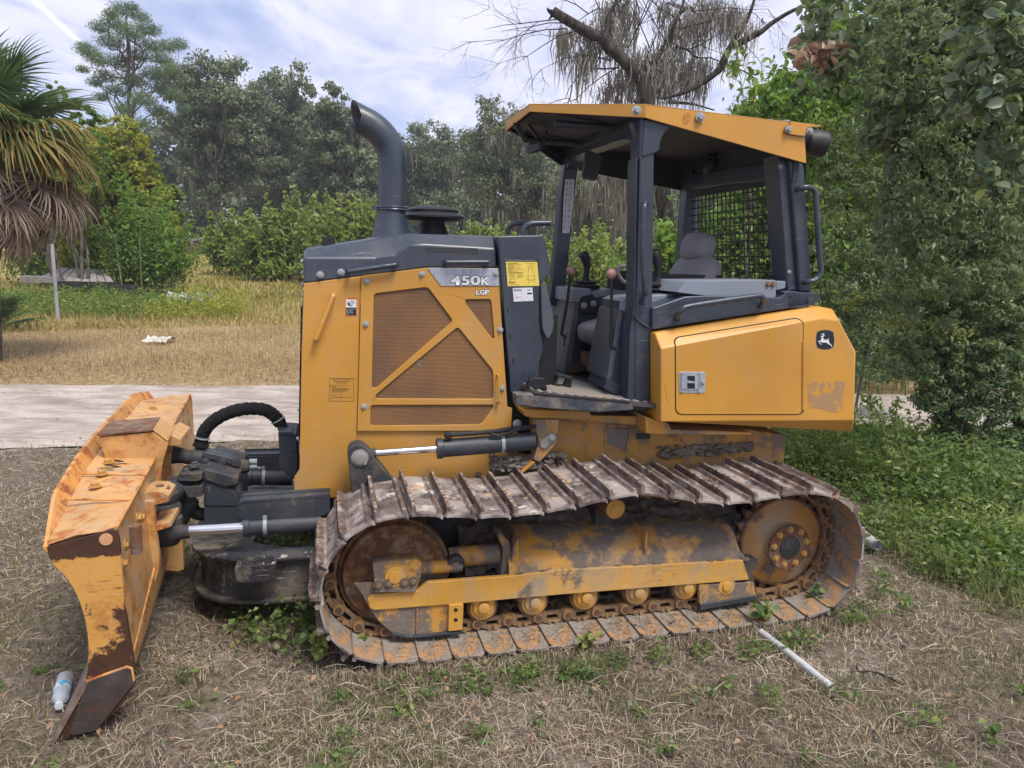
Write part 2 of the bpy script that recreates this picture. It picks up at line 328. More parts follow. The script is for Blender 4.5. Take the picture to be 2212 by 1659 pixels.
def clumps_in(c, r, k, lo=.55, zmin=-.75, rr=(.16, .32), seed=0, flat=.8):
    g = np.random.default_rng(seed+100); out = []
    while len(out) < k:
        d = g.normal(size=3); d /= np.linalg.norm(d)
        if d[2] < zmin: continue
        q = lo+(1-lo)*g.random()**.6; dn = 1+.22*mnoise.noise(Vector(d*2.1+seed)); p = np.array(c)+d*np.array(r)*q*dn; s = (rr[0]+(rr[1]-rr[0])*g.random())*min(r[0], r[2]*1.1)
        out.append((p, np.array([s, s, s*flat])))
    return out
def leaves_on(cl, total, jitter=.35, up=.35, seed=0, shell=.35):
    g = np.random.default_rng(seed+500); w_ = np.array([c[1][0]**2 for c in cl]); k = g.choice(len(cl), total, p=w_/w_.sum()); ce = np.array([c[0] for c in cl])[k]; ra = np.array([c[1] for c in cl])[k]
    d = unit(g.normal(size=(total, 3))); d[:, 2] = np.where(d[:, 2] < 0, d[:, 2]*.75, d[:, 2]); q = shell+(1-shell)*g.random(total)**.6; q *= 1+g.normal(size=total)*.20
    return ce+d*ra*q[:, None], unit(d+np.array([0, 0, up])+g.normal(size=(total, 3))*jitter), k
def limb_tubes(mb, a, b, r0, r1, seed=0, n=7, wob=.12, sag=0.):
    g = random.Random(seed); a, b = Vector(a), Vector(b); L_ = (b-a).length; pts = [a]
    for i in range(1, 5): t = i/5; pts.append(a.lerp(b, t)+Vector((g.uniform(-1, 1), g.uniform(-1, 1), g.uniform(-1, 1)))*wob*L_*.5+Vector((0, 0, sag*math.sin(t*math.pi)*L_)))
    pts.append(b); p = smoothpath(pts, 3); return mb.tube(p, [r0+(r1-r0)*i/(len(p)-1) for i in range(len(p))], n)
def bark_mat(name, a, b):
    t = NT(name); c = t.co(); n = t.noise(t.map(c, (3, 3, .8)), 4, 8, .7); return t.bsdf(t.mix(t.step(n, .35, .65), a, b), .95, 0, t.bump(n, 1., .05), spec=.1)
M_BARK = bark_mat('grey_bark', (.055, .047, .040), (.20, .175, .15)); M_BARKD = bark_mat('dark_bark', (.030, .026, .024), (.105, .092, .08)); M_BARKP = bark_mat('pine_bark', (.06, .05, .04), (.17, .14, .115))
L_OAK = leaf_mat('live_oak_leaves', [(0, (0.083, 0.108, 0.063)), (.5, (0.173, 0.210, 0.123)), (1, (0.315, 0.352, 0.225))], .35, (.2, .27, .06), .5)
L_OAK2 = leaf_mat('grey_oak_leaves', [(0, (0.081, 0.105, 0.049)), (.5, (0.155, 0.182, 0.095)), (1, (0.270, 0.297, 0.176))], .30, (.15, .2, .04), .5)
L_PINE = leaf_mat('pine_needles', [(0, (0.072, 0.124, 0.065)), (.6, (0.130, 0.202, 0.104)), (1, (0.234, 0.286, 0.143))], .3, (.2, .3, .06), .5)
L_BUSH = leaf_mat('bright_bush_leaves', [(0, (0.103, 0.161, 0.034)), (.5, (0.207, 0.287, 0.063)), (.9, (0.345, 0.414, 0.127)), (1, (0.575, 0.460, 0.081))], .42, (.35, .45, .05), .45)
L_YEL = leaf_mat('yellow_green_leaves', [(0, (0.120, 0.156, 0.024)), (.45, (0.240, 0.288, 0.042)), (.8, (0.408, 0.432, 0.060)), (1, (0.504, 0.360, 0.096))], .42, (.45, .45, .05), .5)
L_MIX = leaf_mat('mixed_green_leaves', [(0, (0.065, 0.111, 0.026)), (.5, (0.130, 0.208, 0.046)), (.9, (0.260, 0.338, 0.078)), (1, (0.468, 0.364, 0.091))], .38, (.3, .4, .05), .5)
L_DARK = leaf_mat('dark_shrub_leaves', [(0, (0.070, 0.112, 0.051)), (.45, (0.147, 0.225, 0.093)), (.85, (0.295, 0.388, 0.155)), (1, (0.558, 0.620, 0.186))], .45, (.32, .44, .08), .42)
L_DARK2 = leaf_mat('narrow_shrub_leaves', [(0, (0.072, 0.111, 0.055)), (.5, (0.150, 0.215, 0.104)), (.85, (0.273, 0.351, 0.182)), (1, (0.468, 0.533, 0.208))], .45, (.34, .44, .10), .42)
L_BROAD = leaf_mat('broad_vine_leaves', [(0, (0.088, 0.138, 0.081)), (.5, (0.175, 0.237, 0.150)), (.93, (0.300, 0.362, 0.237)), (.97, (0.375, 0.450, 0.075)), (1, (0.525, 0.400, 0.075))], .45, (.36, .46, .12), .38, .5)
L_SAP = leaf_mat('sapling_leaves', [(0, (0.072, 0.137, 0.033)), (.5, (0.130, 0.240, 0.052)), (.9, (0.247, 0.390, 0.091)), (1, (0.715, 0.546, 0.052))], .45, (.35, .5, .05), .4)
L_SAP2 = leaf_mat('fine_grey_green_leaves', [(0, (.09, .13, .065)), (.5, (.165, .22, .115)), (.85, (.27, .33, .18)), (1, (.42, .46, .2))], .45, (.36, .46, .14), .42)
L_MOSS = leaf_mat('spanish_moss', [(0, (.17, .155, .13)), (.5, (.32, .295, .25)), (1, (.48, .45, .38))], .35, (.3, .28, .22), .9, .05)
def tree(name, label, cat, base, clumps, nleaf, lsize, mat, th, tr=.3, bark=None, nl=14, group=None, seed=0, moss=0, mlen=(.5, 1.6), aspect=.55, up=.35, trunk_to=None, jitter=.5, mossr=None):
    bx, by_ = base; z0 = terp(bx, by_); root = empty(name, (0, 0, 0)); tag(root, label, cat, group)
    P_, N_, k = leaves_on(clumps, nleaf, jitter, up, seed); g = np.random.default_rng(seed); sz = lsize*(.6+.8*g.random(nleaf))
    shade = g.random(len(clumps)); rn_ = np.clip(g.random(nleaf)*.75+shade[k]*.35-.05, 0, 1)
    cr = make_leaves('crown', P_, N_, sz, mat, root, aspect, rn_); cr['kind'] = 'stuff'
    mb = MB(); top = Vector(trunk_to) if trunk_to else Vector((bx+.2, by_, z0+th)); fork = Vector((bx, by_, z0-.1)).lerp(top, .55)
    limb_tubes(mb, (bx, by_, z0-.15), top, tr, tr*.35, seed, 9, .05); part_ = mb.build('trunk', bark or M_BARK, root)
    order = sorted(range(len(clumps)), key=lambda i: -clumps[i][1][0])[:nl]
    lm = MB()
    for j, i in enumerate(order):
        t = .45+.5*random.Random(j+seed).random(); s = Vector((bx, by_, z0)).lerp(top, t); limb_tubes(lm, s, Vector(clumps[i][0]), tr*.38, tr*.06, seed+j, 5, .22, -.05)
    l_ = lm.build('limbs', bark or M_BARK, root); l_['kind'] = 'stuff'
    if moss: hang_moss(root, [c[0]-np.array([0, 0, c[1][2]*.5]) for c in clumps], [c[1][0] for c in clumps], moss, mlen, seed)
    return root
def hang_moss(root, centers, radii, n, mlen, seed=0, width=(.03, .09), per=7):
    g = np.random.default_rng(seed+77); ce = np.array(centers); ra = np.array(radii); k = g.integers(0, len(ce), n); tuft = ce[k]+unit(g.normal(size=(n, 3)))*ra[k][:, None]*g.random((n, 1))*.9
    tl = mlen[0]+(mlen[1]-mlen[0])*g.random(n)**2; T_ = np.repeat(tuft, per, 0)+g.normal(size=(n*per, 3))*np.array([.10, .10, .05])*(mlen[1]**.5); LL = np.repeat(tl, per)*(.4+.7*g.random(n*per)); wd = (width[0]+(width[1]-width[0])*g.random(n*per))
    az = g.random(n*per)*math.pi; side = np.stack([np.cos(az), np.sin(az)*.6, np.zeros(n*per)], 1); lev = 5; V = []
    for i in range(lev):
        t = i/(lev-1); wv = wd*(.5+1.1*math.sin(math.pi*min(1, t*1.15+.1))*.8)*(1 if t < 1 else .15); off = g.normal(size=(n*per, 3))*np.array([.03, .03, 0])*(1 if i else 0)
        c = T_-np.array([0, 0, 1])*(LL*t)[:, None]+off; V += [c-side*wv[:, None]*.5, c+side*wv[:, None]*.5]
    V = np.stack(V, 1).reshape(-1, 3); o = (np.arange(n*per)*lev*2)[:, None]; F_ = np.concatenate([o+np.array([2*i, 2*i+1, 2*i+3, 2*i+2]) for i in range(lev-1)])
    m_ = fast_mesh('moss', V, [F_], L_MOSS, root, {'rnd': np.repeat(np.clip(np.repeat(g.random(n), per)*.7+g.random(n*per)*.3, 0, 1), lev*2)}); m_['kind'] = 'stuff'; return m_
def Wd(x, y, d): return np.array(W('N', x, y, d))
def ell(x0, x1, y0, y1, d, k, seed, depth=.8, **kw):         # ellipsoid that spans the measured box at distance d
    a = Wd((x0+x1)/2, (y0+y1)/2, d); s = d/FPX*1.0; r = np.array([(x1-x0)/2*s, (x1-x0)/2*s*depth, (y1-y0)/2*s*1.02]); return clumps_in(a, r, k, seed=seed, **kw)
def gx(x, d): return float(Wd(x, 560, d)[0])

# ------------------------------------------------------------------ far trees
OG = 'moss-hung live oaks along the far edge of the field'
def oak(label, boxes, d, tx, nleaf, seed, moss, mat=None, ls=.29, nl=12):
    cl = []
    for i, b in enumerate(boxes): cl += ell(*b, d+(i % 3-1)*1.2, max(16, int((b[1]-b[0])*(b[3]-b[2])/340)), seed+i*7, rr=(.13, .29), zmin=-.9, lo=.2)
    base = (gx(tx, d), d); t = tree('live_oak', label, 'tree', base, cl, nleaf, ls, mat or L_OAK, 9, .45, nl=nl, group=OG, seed=seed, moss=moss, mlen=(.4, 2.3)); return t
oak('live oak right behind the pine, round dark crown hung with moss', [(360, 560, 130, 330), (380, 520, 280, 470), (430, 600, 200, 420)], 62, 470, 30000, 1, 80)
oak('tall live oak with two rounded tops, halfway between the pine and the exhaust stack', [(540, 680, 140, 330), (500, 660, 250, 460), (560, 700, 300, 500)], 68, 600, 26000, 11, 60)
oak('live oak whose crown stands just left of the exhaust stack', [(655, 790, 200, 380), (690, 830, 290, 480), (640, 770, 330, 520)], 60, 730, 28000, 21, 70)
oak('low dark live oak just right of the exhaust stack', [(850, 990, 262, 420), (830, 1010, 330, 500)], 76, 920, 18000, 31, 30)
oak('tall grey-green live oak with long moss, left of the canopy roof', [(1010, 1150, 210, 360), (980, 1200, 270, 450), (1060, 1260, 330, 520)], 58, 1110, 28000, 41, 200, L_OAK2, .22)
oak('live oak in the gap under the canopy roof, grey with hanging moss', [(1190, 1420, 310, 480), (1220, 1500, 380, 560)], 48, 1330, 20000, 51, 380, L_OAK2, .20)
# pine
pc_ = []; gg = np.random.default_rng(5)
for (x, y, r) in ((262, 22, 20), (300, 35, 18), (245, 50, 20), (215, 60, 16), (320, 62, 20), (280, 70, 24), (240, 90, 22), (190, 112, 18), (212, 128, 20), (330, 100, 20), (365, 100, 18), (388, 96, 14), (350, 128, 20), (300, 120, 22), (260, 135, 22), (180, 100, 12), (230, 165, 18), (205, 178, 14), (330, 160, 22), (370, 150, 16), (290, 175, 22), (250, 195, 16), (350, 190, 22), (310, 215, 22), (378, 205, 18), (220, 210, 14), (270, 235, 18), (340, 240, 18), (395, 235, 14), (300, 265, 16), (180, 150, 12), (240, 30, 12), (285, 15, 12)):
    a = Wd(x, y, 50+gg.uniform(-2, 2)); s = r*50/FPX*1.22; pc_.append((a, np.array([s, s*1.2, s*.66])))
tree('pine_tree', 'tall pine with open tufted crown rising above the oaks at left', 'tree', (gx(305, 50), 50), pc_, 26000, .22, L_PINE, 16, .17, M_BARKP, nl=33, seed=3, aspect=.16, trunk_to=tuple(Wd(272, 35, 50)), jitter=.9)
# dense far wood filling below and between
cl = []
for i in range(60):
    x = -160+i*30+rng.uniform(-12, 12); top = np.interp(x, [-200, 100, 350, 480, 640, 760, 860, 960, 1100, 1300, 1700], [330, 330, 300, 240, 240, 300, 340, 330, 300, 330, 330])
    for y in np.arange(top, 545, 42): a = Wd(x+rng.uniform(-14, 14), y+rng.uniform(-10, 10), 84+rng.uniform(-5, 5)); cl.append((a, np.array([2.0, 1.6, 1.7])))
P_, N_, k = leaves_on(cl, 80000, .6, .3, 9); wd_ = make_leaves('distant_wood', P_, N_, .55*(.6+.8*rng.random(len(P_))), L_OAK, None, .8, np.clip(rng.random(len(P_))*.6, 0, 1)); tag(wd_, kind='stuff'); wd_['label'] = 'dark wood closing off the far side of the field'
tb = MB()
for i in range(46):
    x = gx(-150+i*36+rng.uniform(-12, 12), 82); tb.tube([(x, 82, 1.3), (x+rng.uniform(-.5, .5), 82, 6)], [.22, .12], 6)
t_ = tb.build('wood_stems', M_BARK, wd_); t_['kind'] = 'stuff'

# ------------------------------------------------------------------ left: tangled shrubs
def boxclumps(b, d, k, seed, dep, rr):                      # rounded on top, full down to its lower edge
    g = np.random.default_rng(seed+31); s = d/FPX; c = Wd((b[0]+b[1])/2, (b[2]+b[3])/2, d); rx, rz = (b[1]-b[0])/2*s, (b[3]-b[2])/2*s; out = []
    for _ in range(k):
        t = g.uniform(-1, 1); wx = rx*math.sqrt(max(0, 1-max(0, t)**2.2)); r_ = g.uniform(*rr)*min(rx, rz)*(1.15-.35*max(0, t)); th = g.uniform(0, 2*math.pi); q = g.uniform(.35, 1)**.5
        out.append((c+np.array([math.cos(th)*wx*q, math.sin(th)*wx*dep*q, t*rz-r_*.3*max(0, t)]), np.array([r_*1.1, r_*1.1, r_*.85])))
    return out
def shrub(label, boxes, d, nleaf, ls, mat, seed, name='leafy_shrub', group=None, cat='shrub', stems=7, k=None, rr=(.16, .34), aspect=.6, droop=0, up=.35, dep=.8, jitter=.6, six=False):
    root = empty(name, (0, 0, 0)); tag(root, label, cat, group); cl = []
    for i, b in enumerate(boxes): cl += boxclumps(b, d, k or max(14, int((b[1]-b[0])*(b[3]-b[2])/260)), seed+i*3, dep, rr)
    P_, N_, kk = leaves_on(cl, nleaf, jitter, up, seed); g = np.random.default_rng(seed); sh = g.random(len(cl)); zf = terp(0, d); ok = P_[:, 2] > zf+.02; P_, N_, kk = P_[ok], N_[ok], kk[ok]
    c = make_leaves('foliage', P_, N_, ls*(.55+.9*g.random(len(P_))), mat, root, aspect, np.clip(g.random(len(P_))*.75+sh[kk]*.3-.03, 0, 1), six=six, droop=droop); c['kind'] = 'stuff'
    mb = MB(); bx = float(np.mean([q[0][0] for q in cl])); by_ = d
    for i in range(min(stems*3, len(cl))): q = cl[(i*7) % len(cl)]; limb_tubes(mb, (bx+(q[0][0]-bx)*.5+g.uniform(-.3, .3), by_+g.uniform(-.3, .3), terp(bx, by_)-.05), q[0], .0022*d, .0006*d, seed+i, 5, .12)
    if stems: s_ = mb.build('stems', M_BARK, root); s_['kind'] = 'stuff'
    return root
shrub('yellow-green vine-covered tree between the palm and the oaks', [(185, 330, 258, 430), (130, 330, 330, 560), (240, 385, 390, 600), (230, 330, 300, 400)], 27, 30000, .14, L_YEL, 61, 'vine_tree', cat='tree', stems=2, rr=(.09, .22))
shrub('darker green shrub in front of the oaks with pale shoots, right of the yellow vines', [(290, 372, 360, 600), (330, 392, 390, 480)], 30, 15000, .16, L_MIX, 71, group='shrubs round the field', stems=2)
shrub('olive thicket behind the galvanised post at left', [(40, 260, 380, 606), (150, 300, 470, 608)], 30, 18000, .15, L_MIX, 81, group='shrubs round the field', stems=1)
shrub('thin pale-leaved saplings rising beside the palm', [(95, 150, 180, 330), (140, 230, 230, 360), (80, 200, 290, 420)], 24, 6500, .15, L_SAP, 91, 'sapling', cat='sapling', rr=(.08, .18), stems=2)
def shoot_bush(label, boxes, d, nsh, per, ls, mat, seed, name='broadleaf_bush', group=None, cat='shrub', aspect=.5, droop=.9, dep=.6, six=False, spread=.10, t0=.12):
    root = empty(name, (0, 0, 0)); tag(root, label, cat, group); g = np.random.default_rng(seed); C, N_, rn_, T_ = [], [], [], []; mb = MB(); s = d/FPX
    for b in boxes:
        c = Wd((b[0]+b[1])/2, b[3], d); rx = (b[1]-b[0])/2*s; H = (b[3]-b[2])*s; share = int(nsh*(b[1]-b[0])*(b[3]-b[2])/sum((q[1]-q[0])*(q[3]-q[2]) for q in boxes))
        for _ in range(share):
            x = g.uniform(-1, 1); y = g.uniform(-1, 1); hh = H*math.sqrt(max(.06, 1-x*x*.85))*g.uniform(.35, 1.08)*(1 if y < 0 else .95); base = c+np.array([x*rx*.75, y*rx*dep, 0]); base[2] = max(base[2]-.1*H, terp(base[0], base[1])-.05) if b[3] > 570 else c[2]-.1*H
            tip = np.array([c[0]+x*rx*1.02+g.normal()*.06*H, c[1]+y*rx*dep*1.1, c[2]+hh]); mid = (base+tip)/2+np.array([-x*.10*rx, 0, .12*H]); sag = np.array([x*.12*H, 0, -.06*H*g.random()])
            t = t0+(1-t0)*g.random(per)**.8; P = (1-t)[:, None]**2*base+2*(t*(1-t))[:, None]*mid+(t**2)[:, None]*(tip+sag); rad = spread*H*(1.05-t)[:, None]+.02*H; P = P+g.normal(size=(per, 3))*rad*.5; C.append(P); N_.append(g.normal(size=(per, 3))*.45+np.array([0, -.25, .75])); sh_ = g.random(); rn_.append(np.clip(g.random(per)*.6+sh_*.4+.1*(t-.5), 0, 1))
            if _ % 6 == 0: mb.tube([Vector(base), Vector(mid), Vector(tip+sag)], [.0012*d, .0008*d, .0003*d], 4)
    C = np.concatenate(C); o = make_leaves('foliage', C, np.concatenate(N_), ls*(.5+g.random(len(C))), mat, root, aspect, np.concatenate(rn_), six=six, droop=droop); o['kind'] = 'stuff'; s_ = mb.build('stems', M_GTW, root); s_['kind'] = 'stuff'; return root
M_GTW = bark_mat('green_twig', (.15, .17, .07), (.28, .27, .14))
BG_ = 'bright broad-leaved bushes across the field'
shoot_bush('leftmost bright bush, beside the red dumpsters', [(452, 552, 445, 578), (510, 600, 470, 590)], 38, 110, 60, .26, L_BUSH, 101, group=BG_)
shoot_bush('tallest bright bush with arching shoots, middle of the bright row', [(560, 730, 412, 592), (520, 640, 450, 592)], 35, 150, 65, .24, L_BUSH, 111, group=BG_)
shoot_bush('bright bush right behind the exhaust stack', [(690, 830, 410, 595), (740, 880, 450, 590)], 33, 140, 60, .24, L_BUSH, 121, group=BG_)
shoot_bush('low bright bush left of the dark hood', [(560, 655, 560, 592)], 27, 30, 40, .2, L_BUSH, 125, group=BG_)
shoot_bush('bright bush seen over the hood between the mushroom cap and the cab', [(880, 1090, 478, 600), (980, 1160, 465, 600)], 36, 140, 60, .24, L_BUSH, 131, group=BG_)
shoot_bush('leafy bush seen just through the front of the open cab', [(1150, 1370, 470, 660), (1190, 1300, 500, 680)], 24, 170, 65, .15, L_BUSH, 141, group=BG_)
shrub('low grey-green weeds at the foot of the dark oaks', [(280, 372, 525, 582)], 42, 3800, .2, L_MIX, 151, name='weed_patch', cat='weeds')
shoot_bush('fresh green leafy shoots standing in front of the yellow-green vine tree', [(235, 398, 395, 612), (150, 260, 330, 420)], 25.5, 150, 60, .13, L_SAP, 66, 'sapling', cat='sapling', aspect=.5, droop=.6)
# weeds round the plank heap
def scatter(label, poly, n, hgt, ls, mat, seed, name, kind='stuff', aspect=.4, up=.4, clump=.25, patch=None):
    g = np.random.default_rng(seed); xs_ = [p[0] for p in poly]; ys_ = [p[1] for p in poly]; pts = []
    def inside(x, y):
        c = False; j = len(poly)-1
        for i in range(len(poly)):
            if (poly[i][1] > y) != (poly[j][1] > y) and x < (poly[j][0]-poly[i][0])*(y-poly[i][1])/(poly[j][1]-poly[i][1])+poly[i][0]: c = not c
            j = i
        return c
    seeds = []
    while len(seeds) < max(12, n//26):
        x, y = g.uniform(min(xs_), max(xs_)), g.uniform(min(ys_), max(ys_))
        if inside(x, y) and (patch is None or mnoise.noise(Vector((x*1.1, y*1.1, seed)))+g.normal()*.12 > patch): seeds.append((x, y))
    s = np.array(seeds); k = g.integers(0, len(s), n); xy = s[k]+g.normal(size=(n, 2))*clump*hgt; hh = hgt*(.5+.9*g.random(len(s)))[k]; z = g.random(n)**.8*hh
    C = np.stack([xy[:, 0], xy[:, 1], ter(xy[:, 0], xy[:, 1])+z-.0], 1); N_ = unit(g.normal(size=(n, 3))*.6+np.array([0, 0, up+.3])); 
    o = make_leaves(name, C, N_, ls*(.5+g.random(n)), mat, None, aspect, np.clip(g.random(n)*.7+g.random(len(s))[k]*.35, 0, 1), droop=.0); tag(o, kind=kind); o['label'] = label; return o
scatter('rank green weeds round the plank heap at left', [(-22, 20), (-19, 24), (-11.5, 23.4), (-9.3, 22), (-10, 19.2), (-19, 19)], 24000, .52, .09, L_MIX, 5, 'weeds')
scatter('yellow-flowered weeds beside the tarpaulins', [(-9.8, 19), (-7.5, 20), (-7.9, 22.5), (-10.2, 23)], 3500, .55, .10, L_YEL, 6, 'weeds')

# ------------------------------------------------------------------ grasses
def blades(name, xy, hgt, wid, lean, mat, rnd, label=None, az=None, z0=0.):
    n = len(xy); g = rng; az = g.random(n)*2*math.pi if az is None else az; d = np.stack([np.cos(az), np.sin(az), np.zeros(n)], 1); s = np.stack([-np.sin(az), np.cos(az), np.zeros(n)], 1)
    tw = g.random(n)*math.pi; s = unit(s*np.cos(tw)[:, None]+np.array([0, 0, 1])*np.sin(tw)[:, None]*.6+d*.2)
    b = np.stack([xy[:, 0], xy[:, 1], ter(xy[:, 0], xy[:, 1])-.01+z0], 1); up = np.array([0, 0, 1.]); h = hgt[:, None]; l = lean[:, None]; w_ = wid[:, None]*.5
    p1 = b+up*h*.55*(1-l*.80)+d*h*.47*l; p2 = b+up*h*(1-l*.95)+d*h*1.0*l
    V = np.stack([b-s*w_, b+s*w_, p1+s*w_*.8, p1-s*w_*.8, p2], 1).reshape(-1, 3); o = (np.arange(n)*5)[:, None]
    ob = fast_mesh(name, V, [o+np.array([0, 1, 2, 3]), o+np.array([3, 2, 4])], mat, None, {'rnd': np.repeat(rnd, 5)}); ob['kind'] = 'stuff'
    if label: ob['label'] = label
    return ob
def wedge(n, r0, r1, a0=-48, a1=48, p=1.):                  # denser near the camera, thinning with distance
    r = r0*(r1/r0)**(rng.random(n)**p); a = np.radians(rng.uniform(a0, a1, n)); return np.stack([r*np.sin(a), r*np.cos(a)], 1)
def nz(xy, sc, off=0): return np.array([mnoise.noise(Vector((float(x)*sc+off, float(y)*sc, off))) for x, y in xy])
M_STRAW = leaf_mat('dry_straw', [(0, (.085, .062, .045)), (.3, (.22, .165, .12)), (.7, (.42, .335, .245)), (1, (.60, .52, .40))], .15, (.4, .3, .15), .7, .2)
M_GRASS = leaf_mat('green_grass', [(0, (.07, .085, .03)), (.6, (.155, .175, .065)), (1, (.34, .31, .16))], .3, (.3, .4, .08), .6, .2)
M_GOLD = leaf_mat('golden_dry_grass', [(0, (.22, .15, .075)), (.5, (.40, .29, .15)), (1, (.60, .48, .30))], .3, (.6, .45, .2), .7, .15)
M_FIELD = leaf_mat('field_grass', [(0, (.20, .18, .05)), (.5, (.32, .28, .085)), (1, (.48, .38, .17))], .3, (.5, .45, .15), .7, .15)
xy = wedge(185000, 2.0, 9.2); keep = xy[:, 1] < rny(xy[:, 0])-.06+.16*rng.normal(size=len(xy))+.25*nz(xy, .9, 41); pn = nz(xy, 1.9); keep &= (pn+rng.normal(size=len(xy))*.25) > -.33; xy = xy[keep]; n = len(xy); dist = np.hypot(xy[:, 0], xy[:, 1])
blades('dry_grass', xy, (.022+.055*rng.random(n))*(1+.5*np.clip(nz(xy, 1.5, 21), -.6, 1)), .0022+.0008*dist*.55, np.clip(.70+.24*rng.normal(size=n), .2, 1), M_STRAW, np.clip(rng.random(n)*.85+.05+nz(xy, .9, 4)*.45+nz(xy, 3.1, 14)*.25, 0, 1), 'matted dry grass in the foreground')
xy = wedge(7000, 2.0, 8.5); keep = xy[:, 1] < rny(xy[:, 0])-.1; xy = xy[keep]; n = len(xy); dist = np.hypot(xy[:, 0], xy[:, 1])
blades('fallen_straw', xy, (.06+.10*rng.random(n)), .0020+.0008*dist*.5, np.clip(.97+.06*rng.normal(size=n), .7, 1.06), M_STRAW, np.clip(.45+.5*rng.random(n), 0, 1), 'long pale straws lying flat in the grass', z0=.03)
xy = wedge(80000, 2.0, 9.0); keep = xy[:, 1] < rny(xy[:, 0])-.05; gn = nz(xy, 1.3, 8)+.12*(xy[:, 0] > 1.2)+.10*(xy[:, 0] < -2.2)+.12*(xy[:, 1] > 6); keep &= gn+rng.normal(size=len(xy))*.15 > -.02; xy = xy[keep]; n = len(xy); dist = np.hypot(xy[:, 0], xy[:, 1])
blades('green_grass', xy, (.03+.07*rng.random(n)), .0026+.0009*dist*.5, np.clip(.5+.25*rng.normal(size=n), .05, 1), M_GRASS, rng.random(n), 'green grass blades showing through the straw')
# beyond the road
r = 10.0*(24/10.0)**rng.random(95000); a = np.radians(rng.uniform(-48, 42, 95000)); xy = np.stack([r*np.sin(a), r*np.cos(a)], 1); keep = (xy[:, 1] > rfy(xy[:, 0])+.16*rng.normal(size=len(xy))+.3*nz(xy, .8, 43)) & ~((xy[:, 0] > 3) & (xy[:, 1] > 13)); xy = xy[keep]; n = len(xy)
dd = np.clip((xy[:, 1]-rfy(xy[:, 0]))/3, 0, 1); blades('dry_field_grass', xy, (.07+.20*rng.random(n))*(.35+.65*dd), .010+.004*rng.random(n), np.clip(.5+.28*rng.normal(size=n), .05, 1), M_GOLD, np.clip(rng.random(n)*.75+.12+nz(xy, .45, 2)*.5, 0, 1), 'golden dry grass along the far side of the road')
r = 20*(70/20)**rng.random(60000); a = np.radians(rng.uniform(-42, 25, 60000)); xy = np.stack([r*np.sin(a), r*np.cos(a)], 1); n = len(xy)
blades('field_grass', xy, .12+.22*rng.random(n), .02+.0012*r, np.clip(.35+.25*rng.normal(size=n), .05, 1), M_FIELD, np.clip(rng.random(n)*.7+.15+nz(xy, .12, 2)*.6, 0, 1), 'yellow-green grass of the open field')
# grass between road and machine at the left
# ------------------------------------------------------------------ ground cover on the right
L_LITE0 = leaf_mat('pale_weed_leaves', [(0, (.12, .19, .05)), (.5, (.22, .31, .09)), (1, (.40, .46, .15))], .45, (.5, .6, .12), .5)
L_COV = leaf_mat('ground_cover_leaves', [(0, (.055, .095, .03)), (.5, (.115, .18, .055)), (.88, (.22, .29, .10)), (1, (.42, .40, .12))], .4, (.32, .48, .06), .45)
scatter('low green ground cover behind the machine at right', [(2.6, 8.1), (4.6, 8.35), (8, 8.4), (6, 4.8), (3.4, 4.0), (2.75, 4.3), (2.45, 5.2), (2.5, 6.4), (1.4, 6.6), (1.4, 7.7)], 34000, .15, .046, L_COV, 7, 'ground_cover', aspect=.55, up=.45, clump=.6, patch=-.04)
scatter('knee-high weeds rising in clumps out of the ground cover', [(2.0, 7.9), (4.2, 8.2), (4.6, 6.6), (3.2, 6.0), (2.2, 6.4)], 7000, .30, .06, L_MIX, 17, 'weeds', aspect=.4, up=.3, clump=.35, patch=-.02)
scatter('pale weeds in the ground cover nearest the right edge', [(2.9, 4.4), (3.2, 5.2), (4.4, 5.4), (4.2, 4.4), (3.2, 3.9)], 3600, .22, .045, L_LITE0, 18, 'weeds', aspect=.3, up=.3, clump=.4, patch=-.1)
scatter('taller weeds in the shade of the right-hand shrubs', [(3.3, 6.9), (4.7, 7.6), (6.2, 7.4), (6.5, 5.4), (4.6, 5.0), (3.4, 5.4)], 11000, .38, .055, L_COV, 8, 'weeds', aspect=.45, up=.4, clump=.3, patch=-.05)
scatter('small weeds along the lower run of the track', [(-.75, 3.05), (-.4, 3.12), (1.6, 3.62), (2.3, 3.95), (2.5, 4.6), (2.2, 4.2), (1.5, 3.5), (-.4, 2.95)], 1100, .06, .026, L_COV, 9, 'ground_cover', aspect=.7, up=.8, clump=.6)
scatter('dark weeds growing under the blade arms', [(-1.55, 3.75), (-1.15, 3.3), (-.75, 3.5), (-.9, 4.6), (-1.5, 5.2), (-2.2, 5.4), (-1.9, 4.3)], 3600, .14, .036, L_COV, 10, 'weeds', aspect=.7, up=.8, clump=.4)
scatter('sparse low weeds dotted over the foreground', [(-3.4, 3.2), (3.2, 3.2), (2.4, 2.3), (-2.1, 2.3)], 1500, .035, .026, L_COV, 12, 'ground_cover', aspect=.7, up=.9, clump=.9)
